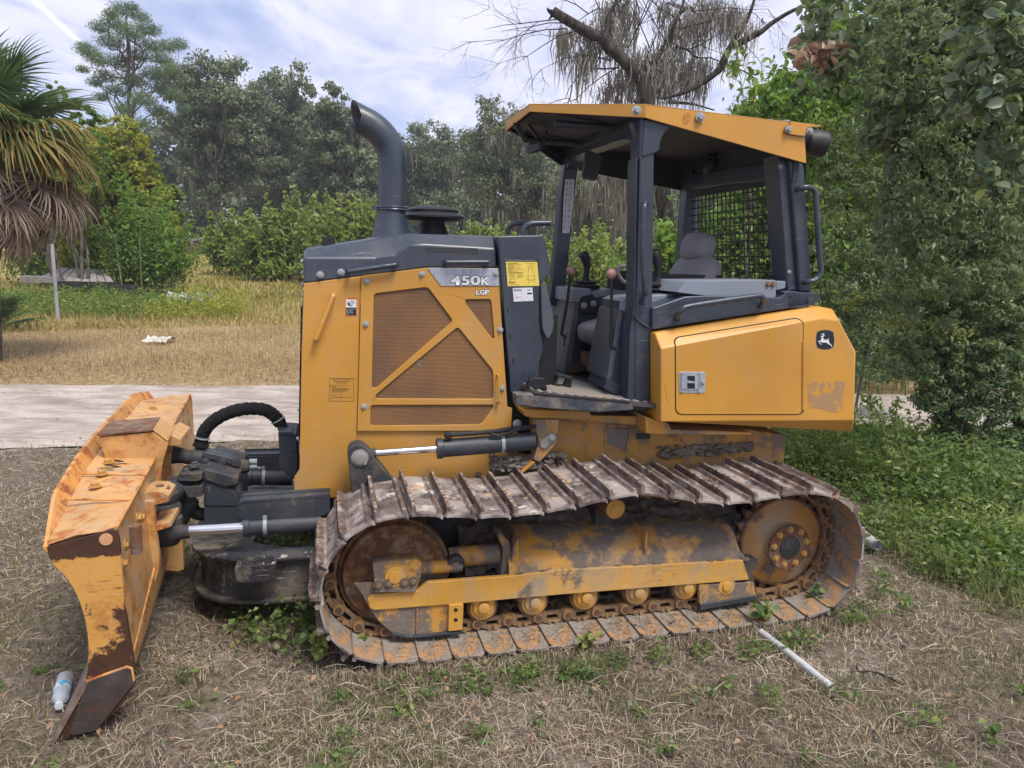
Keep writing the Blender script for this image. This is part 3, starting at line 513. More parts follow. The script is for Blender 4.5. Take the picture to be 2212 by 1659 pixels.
# grass at the track's outer edge, clippings lying on the shoes, long green grass at the right
n = 5200; u_ = rng.uniform(-.35, 2.7, n); v_ = -.05+.05*rng.normal(size=n)-.01; q = np.array(MO)[:2]+u_[:, None]*np.array(MU)[:2]+v_[:, None]*np.array(MV)[:2]
blades('track_edge_grass', q, .025+.06*rng.random(n), .003+.002*rng.random(n), np.clip(.45+.3*rng.normal(size=n), .02, 1), M_STRAW, np.clip(rng.random(n), 0, 1), 'grass crowding the outer edge of the track')
n = 2600; u_ = rng.uniform(0, 2.3, n); v_ = .04+.16*rng.random(n)**.8; q = np.array(MO)[:2]+u_[:, None]*np.array(MU)[:2]+v_[:, None]*np.array(MV)[:2]
blades('grass_clippings', q, .02+.05*rng.random(n), .0028+.001*rng.random(n), np.clip(1.0+.04*rng.normal(size=n), .9, 1.05), M_STRAW, np.clip(rng.random(n)*.8, 0, 1), 'dry clippings strewn on the lower track shoes', z0=.024)
n = 5000; q = np.stack([rng.uniform(2.6, 4.6, n), rng.uniform(3.9, 5.4, n)], 1); kk = nz(q, 1.6, 31) > -.05; q = q[kk]; n = len(q)
blades('long_grass', q, .10+.22*rng.random(n), .006+.003*rng.random(n), np.clip(.5+.25*rng.normal(size=n), .05, 1), M_GRASS, .4+.6*rng.random(n), 'longer green grass at the right edge')
# stones and grit on the road and its verges
n = 1500; x_ = rng.uniform(-8, 6, n); t_ = rng.random(n); t_ = np.where(rng.random(n) < .6, np.where(t_ < .5, t_*.12, 1-(1-t_)*.12), t_); q = np.stack([x_, rny(x_)+(rfy(x_)-rny(x_))*t_], 1); s_ = .004+.014*rng.random(n)**3
oct_ = np.array([(1, 0, 0), (0, 1, 0), (-1, 0, 0), (0, -1, 0), (0, 0, .6), (0, 0, -.6)]); V = (np.concatenate([q, np.full((n, 1), .032)], 1)[:, None, :]+(oct_[None]*(1+.35*rng.normal(size=(n, 6, 1))))*s_[:, None, None]).reshape(-1, 3); o_ = (np.arange(n)*6)[:, None]
st = fast_mesh('road_stones', V, [np.concatenate([o_+np.array(f) for f in ((0, 1, 4), (1, 2, 4), (2, 3, 4), (3, 0, 4), (1, 0, 5), (2, 1, 5), (3, 2, 5), (0, 3, 5))])], paint('pale_stone', (.42, .38, .34), dirt=.4, rough=.9), None); st['kind'] = 'stuff'; st['label'] = 'small stones and grit on the sandy road'
# fallen leaves
xy = wedge(420, 2.6, 8); keep = xy[:, 1] < rny(xy[:, 0]); xy = xy[keep]; n = len(xy); L_DEAD = leaf_mat('fallen_leaves', [(0, (.12, .06, .03)), (.5, (.30, .17, .09)), (1, (.45, .32, .2))], .1, (.4, .2, .1), .7)
o = make_leaves('fallen_leaves', np.stack([xy[:, 0], xy[:, 1], .02+.02*rng.random(n)], 1), unit(rng.normal(size=(n, 3))*.4+np.array([0, 0, 1])), .018+.022*rng.random(n), L_DEAD, None, .55, six=True); o['kind'] = 'stuff'; o['label'] = 'brown fallen leaves lying in the grass'

# ------------------------------------------------------------------ right: near shrubs, saplings, filler
GB = 'bushes behind the road at right'
shrub('airy light green leaves filling the gap between sapling and vines', [(1760, 1960, 230, 700), (1830, 2050, 300, 820)], 9.2, 17000, .062, L_SAP2, 207, 'shrub', stems=1, rr=(.05, .16), dep=.4, aspect=.38)
shrub('fine-leaved branches drooping from the upper right', [(1950, 2250, 120, 620), (1880, 2060, -60, 200)], 5.6, 12000, .050, L_SAP2, 209, 'shrub', stems=0, rr=(.05, .16), dep=.4, aspect=.34, droop=1.0)
shrub('dense dark bushes across the road behind the cab and fender', [(1600, 1900, 420, 838), (1640, 1960, 90, 560), (1700, 2050, 430, 838), (1530, 1720, 330, 820)], 14.5, 42000, .12, L_DARK, 201, 'bush_mass', stems=4, rr=(.07, .18), dep=.5, group=GB)
shrub('tall dark bushes behind the right-hand edge', [(1900, 2290, -60, 500), (1900, 2300, 350, 830), (1750, 2080, -120, 250)], 13.2, 36000, .11, L_DARK, 211, 'bush_mass', stems=4, rr=(.07, .18), dep=.5, group=GB)
shoot_bush('bright hanging-leaved sapling behind the mesh screen', [(1470, 1760, 320, 790), (1350, 1500, 460, 790)], 12.2, 130, 75, .12, L_SAP, 221, 'sapling', cat='sapling', aspect=.55, droop=1.6, six=True)
shoot_bush('tall light green sapling rising behind the rear of the roof', [(1480, 1880, 90, 790)], 12.8, 120, 80, .13, L_SAP, 225, 'sapling', cat='sapling', aspect=.5, droop=1.6, six=True, t0=.3)
shrub('young tree with drooping leaves above the rear of the roof', [(1600, 1800, 170, 330), (1740, 1900, 60, 380)], 9.8, 4600, .10, L_SAP, 231, 'sapling', cat='sapling', rr=(.08, .2), aspect=.42, droop=1.5, six=True, stems=2)
shrub('large-leaved vine thicket at the upper right edge', [(1900, 2240, -60, 300), (1930, 2240, 200, 560), (1930, 2090, 330, 700), (1740, 2050, -80, 170)], 6.2, 9500, .078, L_BROAD, 241, 'vine_thicket', cat='vine', rr=(.05, .16), aspect=.6, droop=.8, six=True, stems=0)
shrub('vine with big pale leaves hanging nearest at the top right corner', [(2070, 2260, -60, 240), (2120, 2260, 200, 420)], 4.8, 1300, .080, L_BROAD, 251, 'vine_thicket', cat='vine', rr=(.07, .2), aspect=.62, droop=.4, six=True, stems=0)
shrub('narrow-leaved dark shrub at the right, over the ground cover', [(2000, 2260, 480, 900), (2030, 2280, 700, 1000), (1930, 2120, 500, 830)], 7.0, 44000, .058, L_DARK2, 261, 'shrub', rr=(.05, .15), aspect=.30, stems=2, dep=.5)
shoot_bush('slender shrub with small leaves between the fender and the narrow-leaved shrub', [(1800, 2010, 420, 830)], 11.3, 90, 55, .06, L_DARK2, 265, 'shrub', aspect=.34, droop=.4, t0=.05)
dl0 = empty('dead_leaf_bunch', (0, 0, 0)); tag(dl0, 'bunch of dry tan leaves hanging above the roof at right', 'leaves'); c0 = np.array(W('N', 1772, 118, 6.0)); q0 = c0+rng.normal(size=(46, 3))*np.array([.10, .05, .05])
o = make_leaves('leaves', q0, rng.normal(size=(46, 3))+np.array([0, -.6, .4]), .10+.06*rng.random(46), leaf_mat('dry_tan_leaves', [(0, (.22, .13, .09)), (.5, (.42, .29, .21)), (1, (.60, .48, .38))], .3, (.5, .35, .2), .6), dl0, .6, six=True, fold=.3, droop=.8); o['kind'] = 'stuff'
# arching pale shoots crossing in front of the dark leaves
def shoot(label, pts, d, ls, mat, n, seed):
    root = empty('leafy_shoot', (0, 0, 0)); tag(root, label, 'shoot', 'arching shoots of the right-hand shrubs'); P_ = smoothpath([W('N', x, y, d+i*.05) for i, (x, y) in enumerate(pts)], 8); MB().tube(P_, [.008*(1-.7*i/len(P_)) for i in range(len(P_))], 6).build('stem', M_GTW, root)
    g = np.random.default_rng(seed); k = g.integers(0, len(P_), n); C = np.array([P_[i] for i in k])+g.normal(size=(n, 3))*.035; o = make_leaves('leaves', C, g.normal(size=(n, 3))+np.array([0, -.6, .6]), ls*(.5+g.random(n)), mat, root, .32, .55+.45*g.random(n), six=True); o['kind'] = 'stuff'
L_LITE = leaf_mat('pale_new_leaves', [(0, (.15, .22, .06)), (.5, (.26, .35, .10)), (1, (.42, .46, .14))], .45, (.5, .6, .12), .5)
for i, (p, d, lab) in enumerate((([(1900, 360), (1850, 330), (1810, 300), (1780, 270), (1768, 262)], 6.4, 'pale shoot reaching toward the rear work light'), ([(1925, 330), (1915, 290), (1900, 240)], 6.2, 'short pale shoot standing up right of the work light'), ([(2010, 500), (1900, 480), (1830, 470), (1775, 462)], 6.3, 'long pale shoot level with the rear grab rail'),
      ([(2010, 640), (1930, 615), (1860, 640), (1830, 660)], 6.2, 'pale shoot drooping beside the fender top'), ([(2090, 720), (1980, 700), (1900, 700)], 6.1, 'pale shoot right of the deer emblem'), ([(1930, 1010), (1900, 900), (1880, 870), (1872, 855)], 5.6, 'upright shoot in front of the road at right'), ([(1960, 1010), (1935, 920), (1940, 860)], 6.0, 'thin stalk standing before the road gap'))):
    shoot(lab, p, d, .05, L_LITE if i < 5 else L_COV, 130, 300+i)

# ------------------------------------------------------------------ dead tree with Spanish moss
dt = empty('dead_tree', (0, 0, 0)); tag(dt, 'bare dead tree draped in grey moss rising behind the canopy roof', 'tree'); DD = 14.0
def dl_(pts, k='L', d=DD): return [W(k, x, y, d) for x, y in pts]
trunk_pts = [Vector((W('N', 1452, 560, DD).x, DD, terp(0, DD)-.1))]+[W('N', 1440, 500, DD), W('N', 1425, 380, DD), W('N', 1405, 250, DD), W('L', 1180, 690, DD)]
mb = MB(); tp_ = smoothpath(trunk_pts, 4); mb.tube(tp_, [.17-.06*i/len(tp_) for i in range(len(tp_))], 12); mb.build('trunk', M_BARKD, dt)
mainl = [(1180, 690), (1110, 640), (1040, 560), (960, 480), (880, 420), (820, 330), (740, 300), (640, 250), (540, 190), (440, 130), (390, 95)]
mb = MB(); p = smoothpath(dl_(mainl), 3); mb.tube(p, [.115-.035*i/len(p) for i in range(len(p))], 10); e_ = W('L', 400, 120, DD); mb.tube([e_, W('L', 352, 90, DD), W('L', 338, 66, DD)], [.06, .03, .008], 6); mb.tube([e_, W('L', 372, 150, DD), W('L', 350, 178, DD)], [.04, .02, .006], 6); ml = mb.build('main_limb', M_BARKD, dt)
others = [([(840, 330), (870, 240), (880, 140), (930, 40), (960, -80)], .07), ([(1180, 690), (1240, 600), (1300, 500), (1390, 360), (1450, 220), (1500, 110), (1540, -20)], .075), ([(1500, 110), (1580, 60), (1640, 120), (1700, 150)], .045), ([(1500, 60), (1430, 40), (1390, 20)], .04),
          ([(1120, 900), (1160, 840), (1180, 700)], .08), ([(1850, 600), (1900, 480), (2000, 300), (2100, 130), (2150, -20)], .075), ([(1960, 400), (2080, 340), (2200, 280), (2330, 180), (2560, 60), (2900, 0)], .07), ([(1400, 890), (1600, 905), (1800, 960)], .035), ([(1460, 400), (1560, 430), (1650, 500), (1780, 500)], .03),
          ([(960, 590), (850, 600), (740, 600), (640, 640), (540, 760), (500, 860)], .018), ([(900, 530), (830, 510), (740, 490)], .022), ([(850, 90), (780, 80), (700, 120), (600, 190)], .018), ([(1850, 600), (1700, 720), (1500, 820), (1300, 860)], .06)]
mb = MB()
for i, (pl, r0) in enumerate(others): p = smoothpath(dl_(pl, d=DD+(i % 4)*.25), 4); mb.tube(p, [r0*(1-.75*j/len(p)) for j in range(len(p))], 7)
mb.build('limbs', M_BARKD, dt)['kind'] = 'stuff'
# fine twigs
mb = MB(); rt = random.Random(4)
def twig(p, d, L_, r, dep):
    q = [p]; 
    for i in range(4): d = (d+Vector((rt.uniform(-.5, .5), rt.uniform(-.4, .4), rt.uniform(-.5, .35)))*.55).normalized(); q.append(q[-1]+d*L_/4)
    mb.tube(q, [r, r*.85, r*.7, r*.5, r*.25], 4, caps=False)
    if dep:
        for _ in range(3): j = rt.randint(1, 4); twig(q[j], (d+Vector((rt.uniform(-1, 1), rt.uniform(-.5, .5), rt.uniform(-.9, .7)))).normalized(), L_*rt.uniform(.4, .75), r*.55, dep-1)
for (x, y, dx, dz, L_) in ((420, 170, -1, -.1, 1.3), (520, 250, -1, -.1, 1.5), (600, 270, -1, -.3, 1.3), (500, 200, -1, .1, 1.2), (700, 120, -1, .6, 1.0), (800, 80, -.8, .8, 1.2), (950, 590, -1, -.3, 1.2), (560, 740, -.3, -1, .9), (900, 200, .5, .9, 1.2), (1100, 300, .2, .9, 1.6), (1250, 450, -.3, 1, 1.8), (1380, 380, -.6, .8, 1.6), (1500, 250, .8, .4, 1.3), (1450, 150, -.9, .4, 1.4), (1600, 100, .9, .4, 1.3), (1700, 300, .6, .8, 1.3), (1300, 200, .3, .9, 1.4), (1150, 120, -.3, .9, 1.4), (1000, 60, .7, .6, 1.4), (1200, 520, .1, .9, 1.4), (1550, 440, .9, .2, 1.2), (1750, 500, .9, -.2, 1.0), (1050, 420, .4, .9, 1.6), (820, 870, -.4, -.7, .7), (700, 480, -1, 0, .9)):
    twig(W('L', x, y, DD), Vector((dx, 0, dz)).normalized(), L_, .011, 3)
mb.build('twigs', M_BARKD, dt, smooth=False)['kind'] = 'stuff'
cs, rs = [], []
for (x, y, r) in ((720, 260, .25), (760, 300, .25), (690, 230, .2), (900, 170, .25), (930, 250, .3), (960, 320, .3), (1000, 380, .3), (1060, 450, .3), (1100, 520, .3), (1180, 540, .35), (1240, 560, .35), (1300, 520, .35), (1350, 480, .3), (1200, 640, .4), (1260, 680, .4), (1330, 640, .4), (1380, 600, .3), (1050, 640, .3), (1000, 700, .3), (920, 700, .25), (860, 780, .2), (1420, 380, .3), (1460, 300, .25), (1520, 120, .25), (1570, 200, .25), (1620, 120, .2), (1680, 150, .2), (1720, 20, .2), (1790, 20, .2), (1780, 120, .2), (1600, 480, .3), (1640, 560, .3), (1700, 560, .3), (1540, 640, .3), (1850, 60, .25), (1960, 80, .25), (1930, 160, .2), (520, 290, .1), (660, 450, .12), (680, 500, .12), (480, 280, .1), (1000, 60, .3), (960, 0, .3), (1080, 150, .25), (1380, 60, .2), (1900, 560, .2), (2100, 200, .2), (860, 60, .25), (1450, 560, .35), (1500, 700, .3), (1100, 780, .35), (1400, 780, .3)):
    cs.append(np.array(W('L', x, y, DD+rt.uniform(.12, .6)))); rs.append(r)
for (x, y, r) in ((1310, 350, .3), (1340, 380, .3), (1365, 360, .35), (1390, 380, .3), (1350, 430, .25), (1290, 370, .2), (1420, 340, .25), (1440, 350, .2), (1330, 330, .3), (1375, 330, .3)): cs.append(np.array(W('N', x, y, DD))); rs.append(r); cs.append(np.array(W('N', x, y-10, DD+.4))); rs.append(r)
hang_moss(dt, cs, rs, 820, (.15, 1.1), 3, (.007, .024), 7)

# ------------------------------------------------------------------ palm at the left edge
L_PG = leaf_mat('palm_green', [(0, (0.042, 0.084, 0.034)), (.6, (0.084, 0.150, 0.060)), (1, (0.192, 0.240, 0.096))], .25, (.2, .3, .06), .4, .5)
L_PY = leaf_mat('palm_yellowing', [(0, (.07, .10, .03)), (.5, (.15, .16, .05)), (.8, (.36, .24, .06)), (1, (.50, .26, .07))], .25, (.5, .35, .08), .5)
L_PD = leaf_mat('palm_dead', [(0, (.075, .050, .036)), (.5, (.24, .175, .125)), (1, (.58, .49, .41))], .1, (.4, .25, .15), .7)
def frond_mesh(name, mat, seed, ln=.95, droop=.5, spread=150, nseg=46, curl=.0, wd=.030):
    g = random.Random(seed); V, F_, A_ = [], [], []; pet = .75
    for side in (1,):
        q = [(0, 0, 0), (pet*.5, 0, .05), (pet, 0, .04)]
        mb = MB().tube([Vector(p) for p in q], [.022, .016, .012], 5); V += mb.v; F_ += mb.f; A_ += [.5]*len(mb.v)
    for i in range(nseg):
        a = math.radians(-spread+2*spread*i/(nseg-1)+g.uniform(-2, 2)); root_ = Vector((pet+.22*(1-abs(a)/math.radians(spread)), 0, .04)); L_ = ln*(.72+.28*math.cos(a*.6))*g.uniform(.88, 1.08); d = Vector((math.cos(a), math.sin(a), .05)); pr = root_; s = Vector((-math.sin(a), math.cos(a), 0)); rings = []; rn_ = g.random(); dp = droop*g.uniform(.7, 1.4)
        K_ = 6
        for k in range(K_+1):
            t = k/K_; w_ = wd*(.45+1.2*math.sin(math.pi*min(1, t*.9+.12)))*(1-t)**.35 if k < K_ else .002; p = root_+d*L_*t*(1-.25*dp*t*t)+Vector((0, 0, -1))*L_*dp*t**2.4*.75+s*curl*g.uniform(-1, 1)*t
            rings.append((p-s*w_/2+Vector((0, 0, w_*.35)), p, p+s*w_/2+Vector((0, 0, w_*.35))))
        b0 = len(V); V += [tuple(q) for r_ in rings for q in r_]; A_ += [min(1, max(0, rn_*.5+.5*(k//3)/K_)) for k in range(3*(K_+1))]
        for k in range(K_): o = b0+3*k; F_ += [(o, o+1, o+4, o+3), (o+1, o+2, o+5, o+4)]
    me = bpy.data.meshes.new(name); me.from_pydata(V, [], F_); me.materials.append(mat); at_ = me.attributes.new('rnd', 'FLOAT', 'POINT'); at_.data.foreach_set('value', A_); me.update(); return me
pd_ = 12.5; pcn = W('N', -40, 300, pd_); palm = empty('palm_tree', (0, 0, 0)); tag(palm, 'cabbage palm at the left edge with a skirt of dead fronds', 'palm tree')
g_ = random.Random(8); tr_ = MB(); tr_.tube(smoothpath([(pcn.x-.25, pd_, terp(0, pd_)-.1), (pcn.x-.15, pd_, 1.5), (pcn.x, pd_, pcn.z)], 6), .20, 14); tr_.build('trunk', M_BARK, palm)
kinds = [('frond', [frond_mesh('frond', L_PG, s, .92, .30) for s in (1, 2, 3)], 30, (5, 80)), ('frond', [frond_mesh('frond', L_PY, s, .98, .75, 140) for s in (4, 5, 6)], 26, (-30, 12)), ('dead_frond', [frond_mesh('dead_frond', L_PD, s, .82, .55, 110, 40, .02, .024) for s in (7, 8, 9)], 60, (-74, -14))]
for nm, ms_, cnt, (e0, e1) in kinds:
    for i in range(cnt):
        o = bpy.data.objects.new(nm, ms_[i % 3]); COL.objects.link(o); o.parent = palm; az = 2*math.pi*(i*.618+g_.random()*.12); el = math.radians(g_.uniform(e0, e1)); o.location = pcn+Vector((math.cos(az)*.12, math.sin(az)*.12, (-.35 if nm == 'dead_frond' else .1)+g_.uniform(-.15, .15)))
        o.rotation_euler = (Matrix.Rotation(az, 3, 'Z') @ Matrix.Rotation(-el, 3, 'Y') @ Matrix.Rotation(g_.uniform(-.4, .4), 3, 'X')).to_euler(); sc_p = g_.uniform(.85, 1.12); o.scale = (sc_p,)*3
# low fan leaves at the bottom left
lp = empty('palmetto', (0, 0, 0)); tag(lp, 'low palmetto fans among the weeds at the left edge', 'palmetto'); b_ = Vector((gx(-28, 17), 17, terp(0, 17)))
for i in range(9):
    o = bpy.data.objects.new('frond', kinds[0][1][i % 3]); COL.objects.link(o); o.parent = lp; az = g_.uniform(0, 6.28) if i > 4 else g_.uniform(-1.2, .8); el = math.radians(g_.uniform(15, 70)); o.location = b_+Vector((g_.uniform(-.2, .2), g_.uniform(-.2, .2), .05)); o.rotation_euler = (Matrix.Rotation(az, 3, 'Z') @ Matrix.Rotation(-el, 3, 'Y')).to_euler(); o.scale = (.62,)*3

# ------------------------------------------------------------------ things standing or lying about
def WG(x, y):                                              # point on the terrain seen at pixel
    r = ray('N', x, y); p = CAM.copy()
    for i in range(6000):
        p = CAM+r*(i*.02)
        if p.z <= terp(p.x, p.y): return p
    return p
M_GALV = paint('galvanised_tube', (.36, .37, .39), dirt=.3, rough=.45, dustc=(.2, .19, .17))
b = WG(126, 697); t = W('N', 112, 527, b.y); po_ = MB().cyl(b-Vector((0, 0, .1)), t, .042, 14).build('metal_post', M_GALV, None); tag(po_, 'leaning galvanised metal post in front of the weeds at left', 'post')
M_PLANK = paint('weathered_plank', (.23, .205, .185), dirt=.5, rough=.85, dustc=(.34, .31, .28), scale=2); M_BLK = paint('blackened_timber', (.02, .018, .017), dirt=.3, rough=.9, dustc=(.1, .09, .08))
dk = empty('plank_deck', (0, 0, 0)); tag(dk, 'collapsed deck of weathered boards half buried in weeds', 'wreckage'); dd_ = 24.5
q00, q10, q11, q01 = W('I', 300, 395, 23.6), W('I', 915, 440, 23.6), W('I', 835, 330, 25.8), W('I', 470, 308, 25.8)
for i in range(9):
    t0, t1 = i/9+.006, (i+1)/9-.006; a, b, c, d = q00.lerp(q10, t0), q00.lerp(q10, t1), q01.lerp(q11, t1), q01.lerp(q11, t0); dz = Vector((0, 0, g_.uniform(-.02, .02)))
    MB().extr([a+dz, b+dz, c+dz, d+dz], (0, 0, -.04)).build('plank', M_PLANK, dk)
for i, (xa, ya, xb, yb, d_) in enumerate(((420, 415, 925, 452, 23.5), (820, 445, 990, 470, 23.4), (840, 490, 995, 520, 23.4), (160, 380, 440, 400, 23.4), (170, 400, 330, 375, 24))):
    a, b = W('I', xa, ya, d_), W('I', xb, yb, d_); MB().box((a.x, a.y, min(a.z, b.z)-.12), (b.x, a.y+.25, max(a.z, b.z))).build('beam', M_BLK if i in (0, 1, 2) else M_PLANK, dk)
a = W('I', 990, 460, 23.6); MB().box((a.x-1.3, 23.7, terp(0, 24)-.05), (a.x-.05, 25.2, a.z)).build('dark_box', M_BLK, dk)
M_TARP = paint('pale_sheet', (.50, .55, .62), dirt=.3, rough=.4)
def crump(name, label, cat, x0, x1, y, dpth, h, mat, seed):
    a, b = WG(x0, y), WG(x1, y); n = 14; rows = [[(a.x+(b.x-a.x)*i/n, a.y+dpth*j/6, terp(0, a.y)+h*(.35+.65*math.sin(math.pi*j/6))*(.6+.6*mnoise.noise(Vector((i*.6+seed, j*.8, seed))))+.02) for i in range(n+1)] for j in range(7)]
    o = MB().sheet(rows).build(name, mat, None); tag(o, label, cat); return o
crump('metal_sheet', 'pale blue crumpled sheet half hidden at the left of its pair', 'sheet', 350, 384, 668, 1.4, .62, M_TARP, 1); crump('metal_sheet', 'pale blue crumpled sheet lying rightmost at the field edge', 'sheet', 392, 434, 668, 1.4, .60, M_TARP, 5)
crump('sand_bag', 'flattened white bag lying in the golden grass', 'bag', 305, 362, 744, .6, .16, paint('white_bag', (.66, .64, .60), dirt=.3, rough=.6), 9)
def dumpster(label, x0, x1, yb, yt, d_):
    r_ = empty('dumpster', (0, 0, 0)); tag(r_, label, 'dumpster', 'red dumpsters in front of the wood'); a, b = W('N', x0, yb, d_), W('N', x1, yt, d_); z0 = terp(0, d_)-.05; red = paint('faded_red', (.13, .035, .032), dirt=.4, rough=.7, dustc=(.3, .22, .2))
    MB().loft([[(a.x+.3, d_, z0+.15), (b.x-.3, d_, z0+.15), (b.x-.3, d_+2.2, z0+.15), (a.x+.3, d_+2.2, z0+.15)], [(a.x, d_-.2, b.z), (b.x, d_-.2, b.z), (b.x, d_+2.3, b.z), (a.x, d_+2.3, b.z)]]).build('body', red, r_)
    MB().box((a.x-.05, d_-.28, b.z-.16), (b.x+.05, d_-.2, b.z)).build('rim', red, r_)
    n = max(2, int((x1-x0)/9))
    for i in range(n+1): x = a.x+.2+(b.x-a.x-.4)*i/n; MB().box((x-.06, d_-.3, z0+.2), (x+.06, d_-.1, b.z-.1)).build('rib', red, r_)
    return r_
dumpster('larger red dumpster heaped with scrap, left of the two', 377, 430, 549, 525, 60); dumpster('smaller red dumpster half hidden behind the bright bush', 442, 462, 549, 524, 61)
a, b = W('N', 385, 524, 60.5), W('N', 434, 516, 60.5); lid = MB().extr([(a.x+.4, 60.3, a.z), (b.x, 60.3, b.z-.1), (b.x, 61.6, b.z+.12), (a.x+.4, 61.6, a.z+.25)], (0, 0, .08)).build('flat_board', M_PLANK, None); tag(lid, 'pale flat board lying on top of the red dumpster', 'board')
p0, p1 = WG(287, 563), W('N', 305, 562, 44); o = MB().tube([W('N', 286, 551, 44), W('N', 297, 564, 44)], .06, 6).tube([W('N', 284, 563, 44), W('N', 304, 562, 44)], .07, 6).build('scrap_pipe', M_TARP, None); tag(o, 'small white crossed pipes at the far edge of the field', 'pipe')
# foreground litter
M_PVC = paint('dirty_white_pipe', (.56, .58, .60), dirt=.45, rough=.45, dustc=(.3, .27, .22), scale=4)
pa, pb = G(8, 405, 1112, .008), G(8, 690, 1335, .012); mb = MB(); pp = smoothpath([pa, pa.lerp(pb, .5)+Vector((.004, 0, .0)), pb], 5); mb.tube(pp, .018, 16, caps=False); mb.tube(pp, .0155, 16, caps=False); o = mb.build('pipe', M_PVC, None); tag(o, 'dirty white plastic pipe lying in the grass in front of the rear of the track', 'pipe', 'lengths of pipe on the ground')
a, b = W('J', 945, 1345, 4.78), W('J', 830, 1300, 5.0); mb = MB(); mb.tube([a, a+(b-a)*4], .036, 16, caps=False); mb.tube([a+(b-a)*.0, a+(b-a)*4], .031, 16, caps=False); o = mb.build('pipe', M_PVC, None); tag(o, 'open-ended grey pipe poking out behind the rear of the track', 'pipe', 'lengths of pipe on the ground')
a, b = W('J', 895, 1255, 5.3), W('J', 950, 1340, 4.85); mb = MB(); mb.tube([a+Vector((-.15, .9, 0)), b], .034, 16); o = mb.build('pipe', M_PVC, None); tag(o, 'pale pipe leaning across the open-ended one behind the track', 'pipe', 'lengths of pipe on the ground')
# water bottle
def clear_plastic():
    t = NT('cloudy_plastic'); b = t.n('ShaderNodeBsdfPrincipled'); b.inputs['Base Color'].default_value = (.78, .82, .88, 1); b.inputs['Roughness'].default_value = .25; b.inputs['Transmission Weight'].default_value = .55; b.inputs['IOR'].default_value = 1.3; c = t.co(); t.l(t.bump(t.noise(c, 60, 3), .6, .01), b.inputs['Normal']); t.l(b.outputs[0], t.out.inputs[0]); return t.m
bt = empty('water_bottle', (0, 0, 0)); tag(bt, 'empty clear plastic water bottle with a blue label lying by the blade', 'bottle')
ba, bb = G('K', 408, 575, .04), G('K', 365, 765, .035); dv = (bb-ba).normalized(); Lb = (bb-ba).length*1.02
MB().lathe(ba, dv, [(0, .012), (.004, .030), (.012, .034), (Lb*.12, .031), (Lb*.16, .034), (Lb*.22, .031), (Lb*.28, .034), (Lb*.34, .0335), (Lb*.56, .0335), (Lb*.62, .030), (Lb*.7, .034), (Lb*.78, .026), (Lb*.86, .015), (Lb*.9, .014)], 26).build('bottle_body', clear_plastic(), bt, ang=60)
MB().lathe(ba+dv*Lb*.9, dv, [(0, .015), (.001, .0165), (.014, .0165), (.015, .001)], 18).build('cap', paint('white_cap', (.66, .72, .78), dirt=.1), bt)
def lab_mat():
    t = NT('bottle_label'); c = t.co(); return t.bsdf(t.mix(t.step(t.noise(c, 22, 3), .45, .52), (.07, .38, .62), (.55, .68, .75)), .35)
MB().lathe(ba+dv*Lb*.34, dv, [(0, .0335), (.0005, .0345), (Lb*.16, .0345), (Lb*.161, .0335)], 26).build('label_wrap', lab_mat(), bt)
# scrap of black hose
M_BH = paint('black_hose', (.012, .012, .013), dirt=.2, rough=.7, dustc=(.08, .07, .06)); hp_ = [G(8, x, y, .03) for x, y in ((790, 1250), (800, 1272), (840, 1270), (890, 1282), (930, 1300), (975, 1325))]; o = MB().tube(smoothpath(hp_, 5), [.004+.002*math.sin(i) for i in range(26)], 7).build('hose_scrap', M_BH, None); tag(o, 'torn strip of black hose lying in the grass at right', 'hose')
# young sprigs at the front of the track
def sprig(label, x, y, h, n, ls, mat, seed):
    p = G('N', x, y); r_ = empty('weed_sprig', (0, 0, 0)); tag(r_, label, 'weed', 'young weeds round the tracks'); g = np.random.default_rng(seed); mb = MB(); C, N_ = [], []
    for i in range(5):
        d = Vector((g.uniform(-.5, .5), g.uniform(-.5, .1), 1)).normalized(); hh_ = h*g.uniform(.5, 1); mb.tube([p, p+d*hh_*.5+Vector((.01, 0, 0)), p+d*hh_], [.003, .0025, .0015], 5)
        for j in range(n//5): q = p+d*hh_*g.uniform(.3, 1.02); C.append(q+Vector(g.normal(size=3)*.018)); N_.append(g.normal(size=3)*.5+np.array([0, -.4, .8]))
    mb.build('stem', M_GTW, r_, smooth=False); o = make_leaves('leaves', np.array(C), np.array(N_), ls*(.6+.8*g.random(len(C))), mat, r_, .8, .3+.7*g.random(len(C)), six=True); o['kind'] = 'stuff'
sprig('pale yellow-green sprig climbing at the very front of the track', 690, 1425, .22, 30, .045, L_LITE, 1)
sprig('green three-leaved sprig inside the lower front of the track', 783, 1405, .10, 14, .05, L_COV, 2); sprig('dark green sprig growing by the rear curve of the track', 1640, 1345, .16, 26, .05, L_COV, 3)
sprig('green sprig at the middle of the lower track run', 1265, 1405, .10, 20, .035, L_COV, 4); sprig('leafy weed against the lower rear shoes', 1770, 1310, .14, 26, .045, L_COV, 5); sprig('small weed at the bottom right corner', 2140, 1590, .07, 22, .03, L_COV, 6)

# ------------------------------------------------------------------ moist summer air
hz = MB().box((-140, -12, -1.2), (140, 130, 34)).build('haze', NT('haze_air').m, None, smooth=False); hz['kind'] = 'stuff'
ht = hz.data.materials[0].node_tree; pv = ht.nodes.new('ShaderNodeVolumePrincipled'); pv.inputs['Color'].default_value = (.82, .88, .96, 1); pv.inputs['Density'].default_value = .0010; pv.inputs['Anisotropy'].default_value = .2
ht.links.new(pv.outputs[0], [n for n in ht.nodes if n.type == 'OUTPUT_MATERIAL'][0].inputs['Volume'])
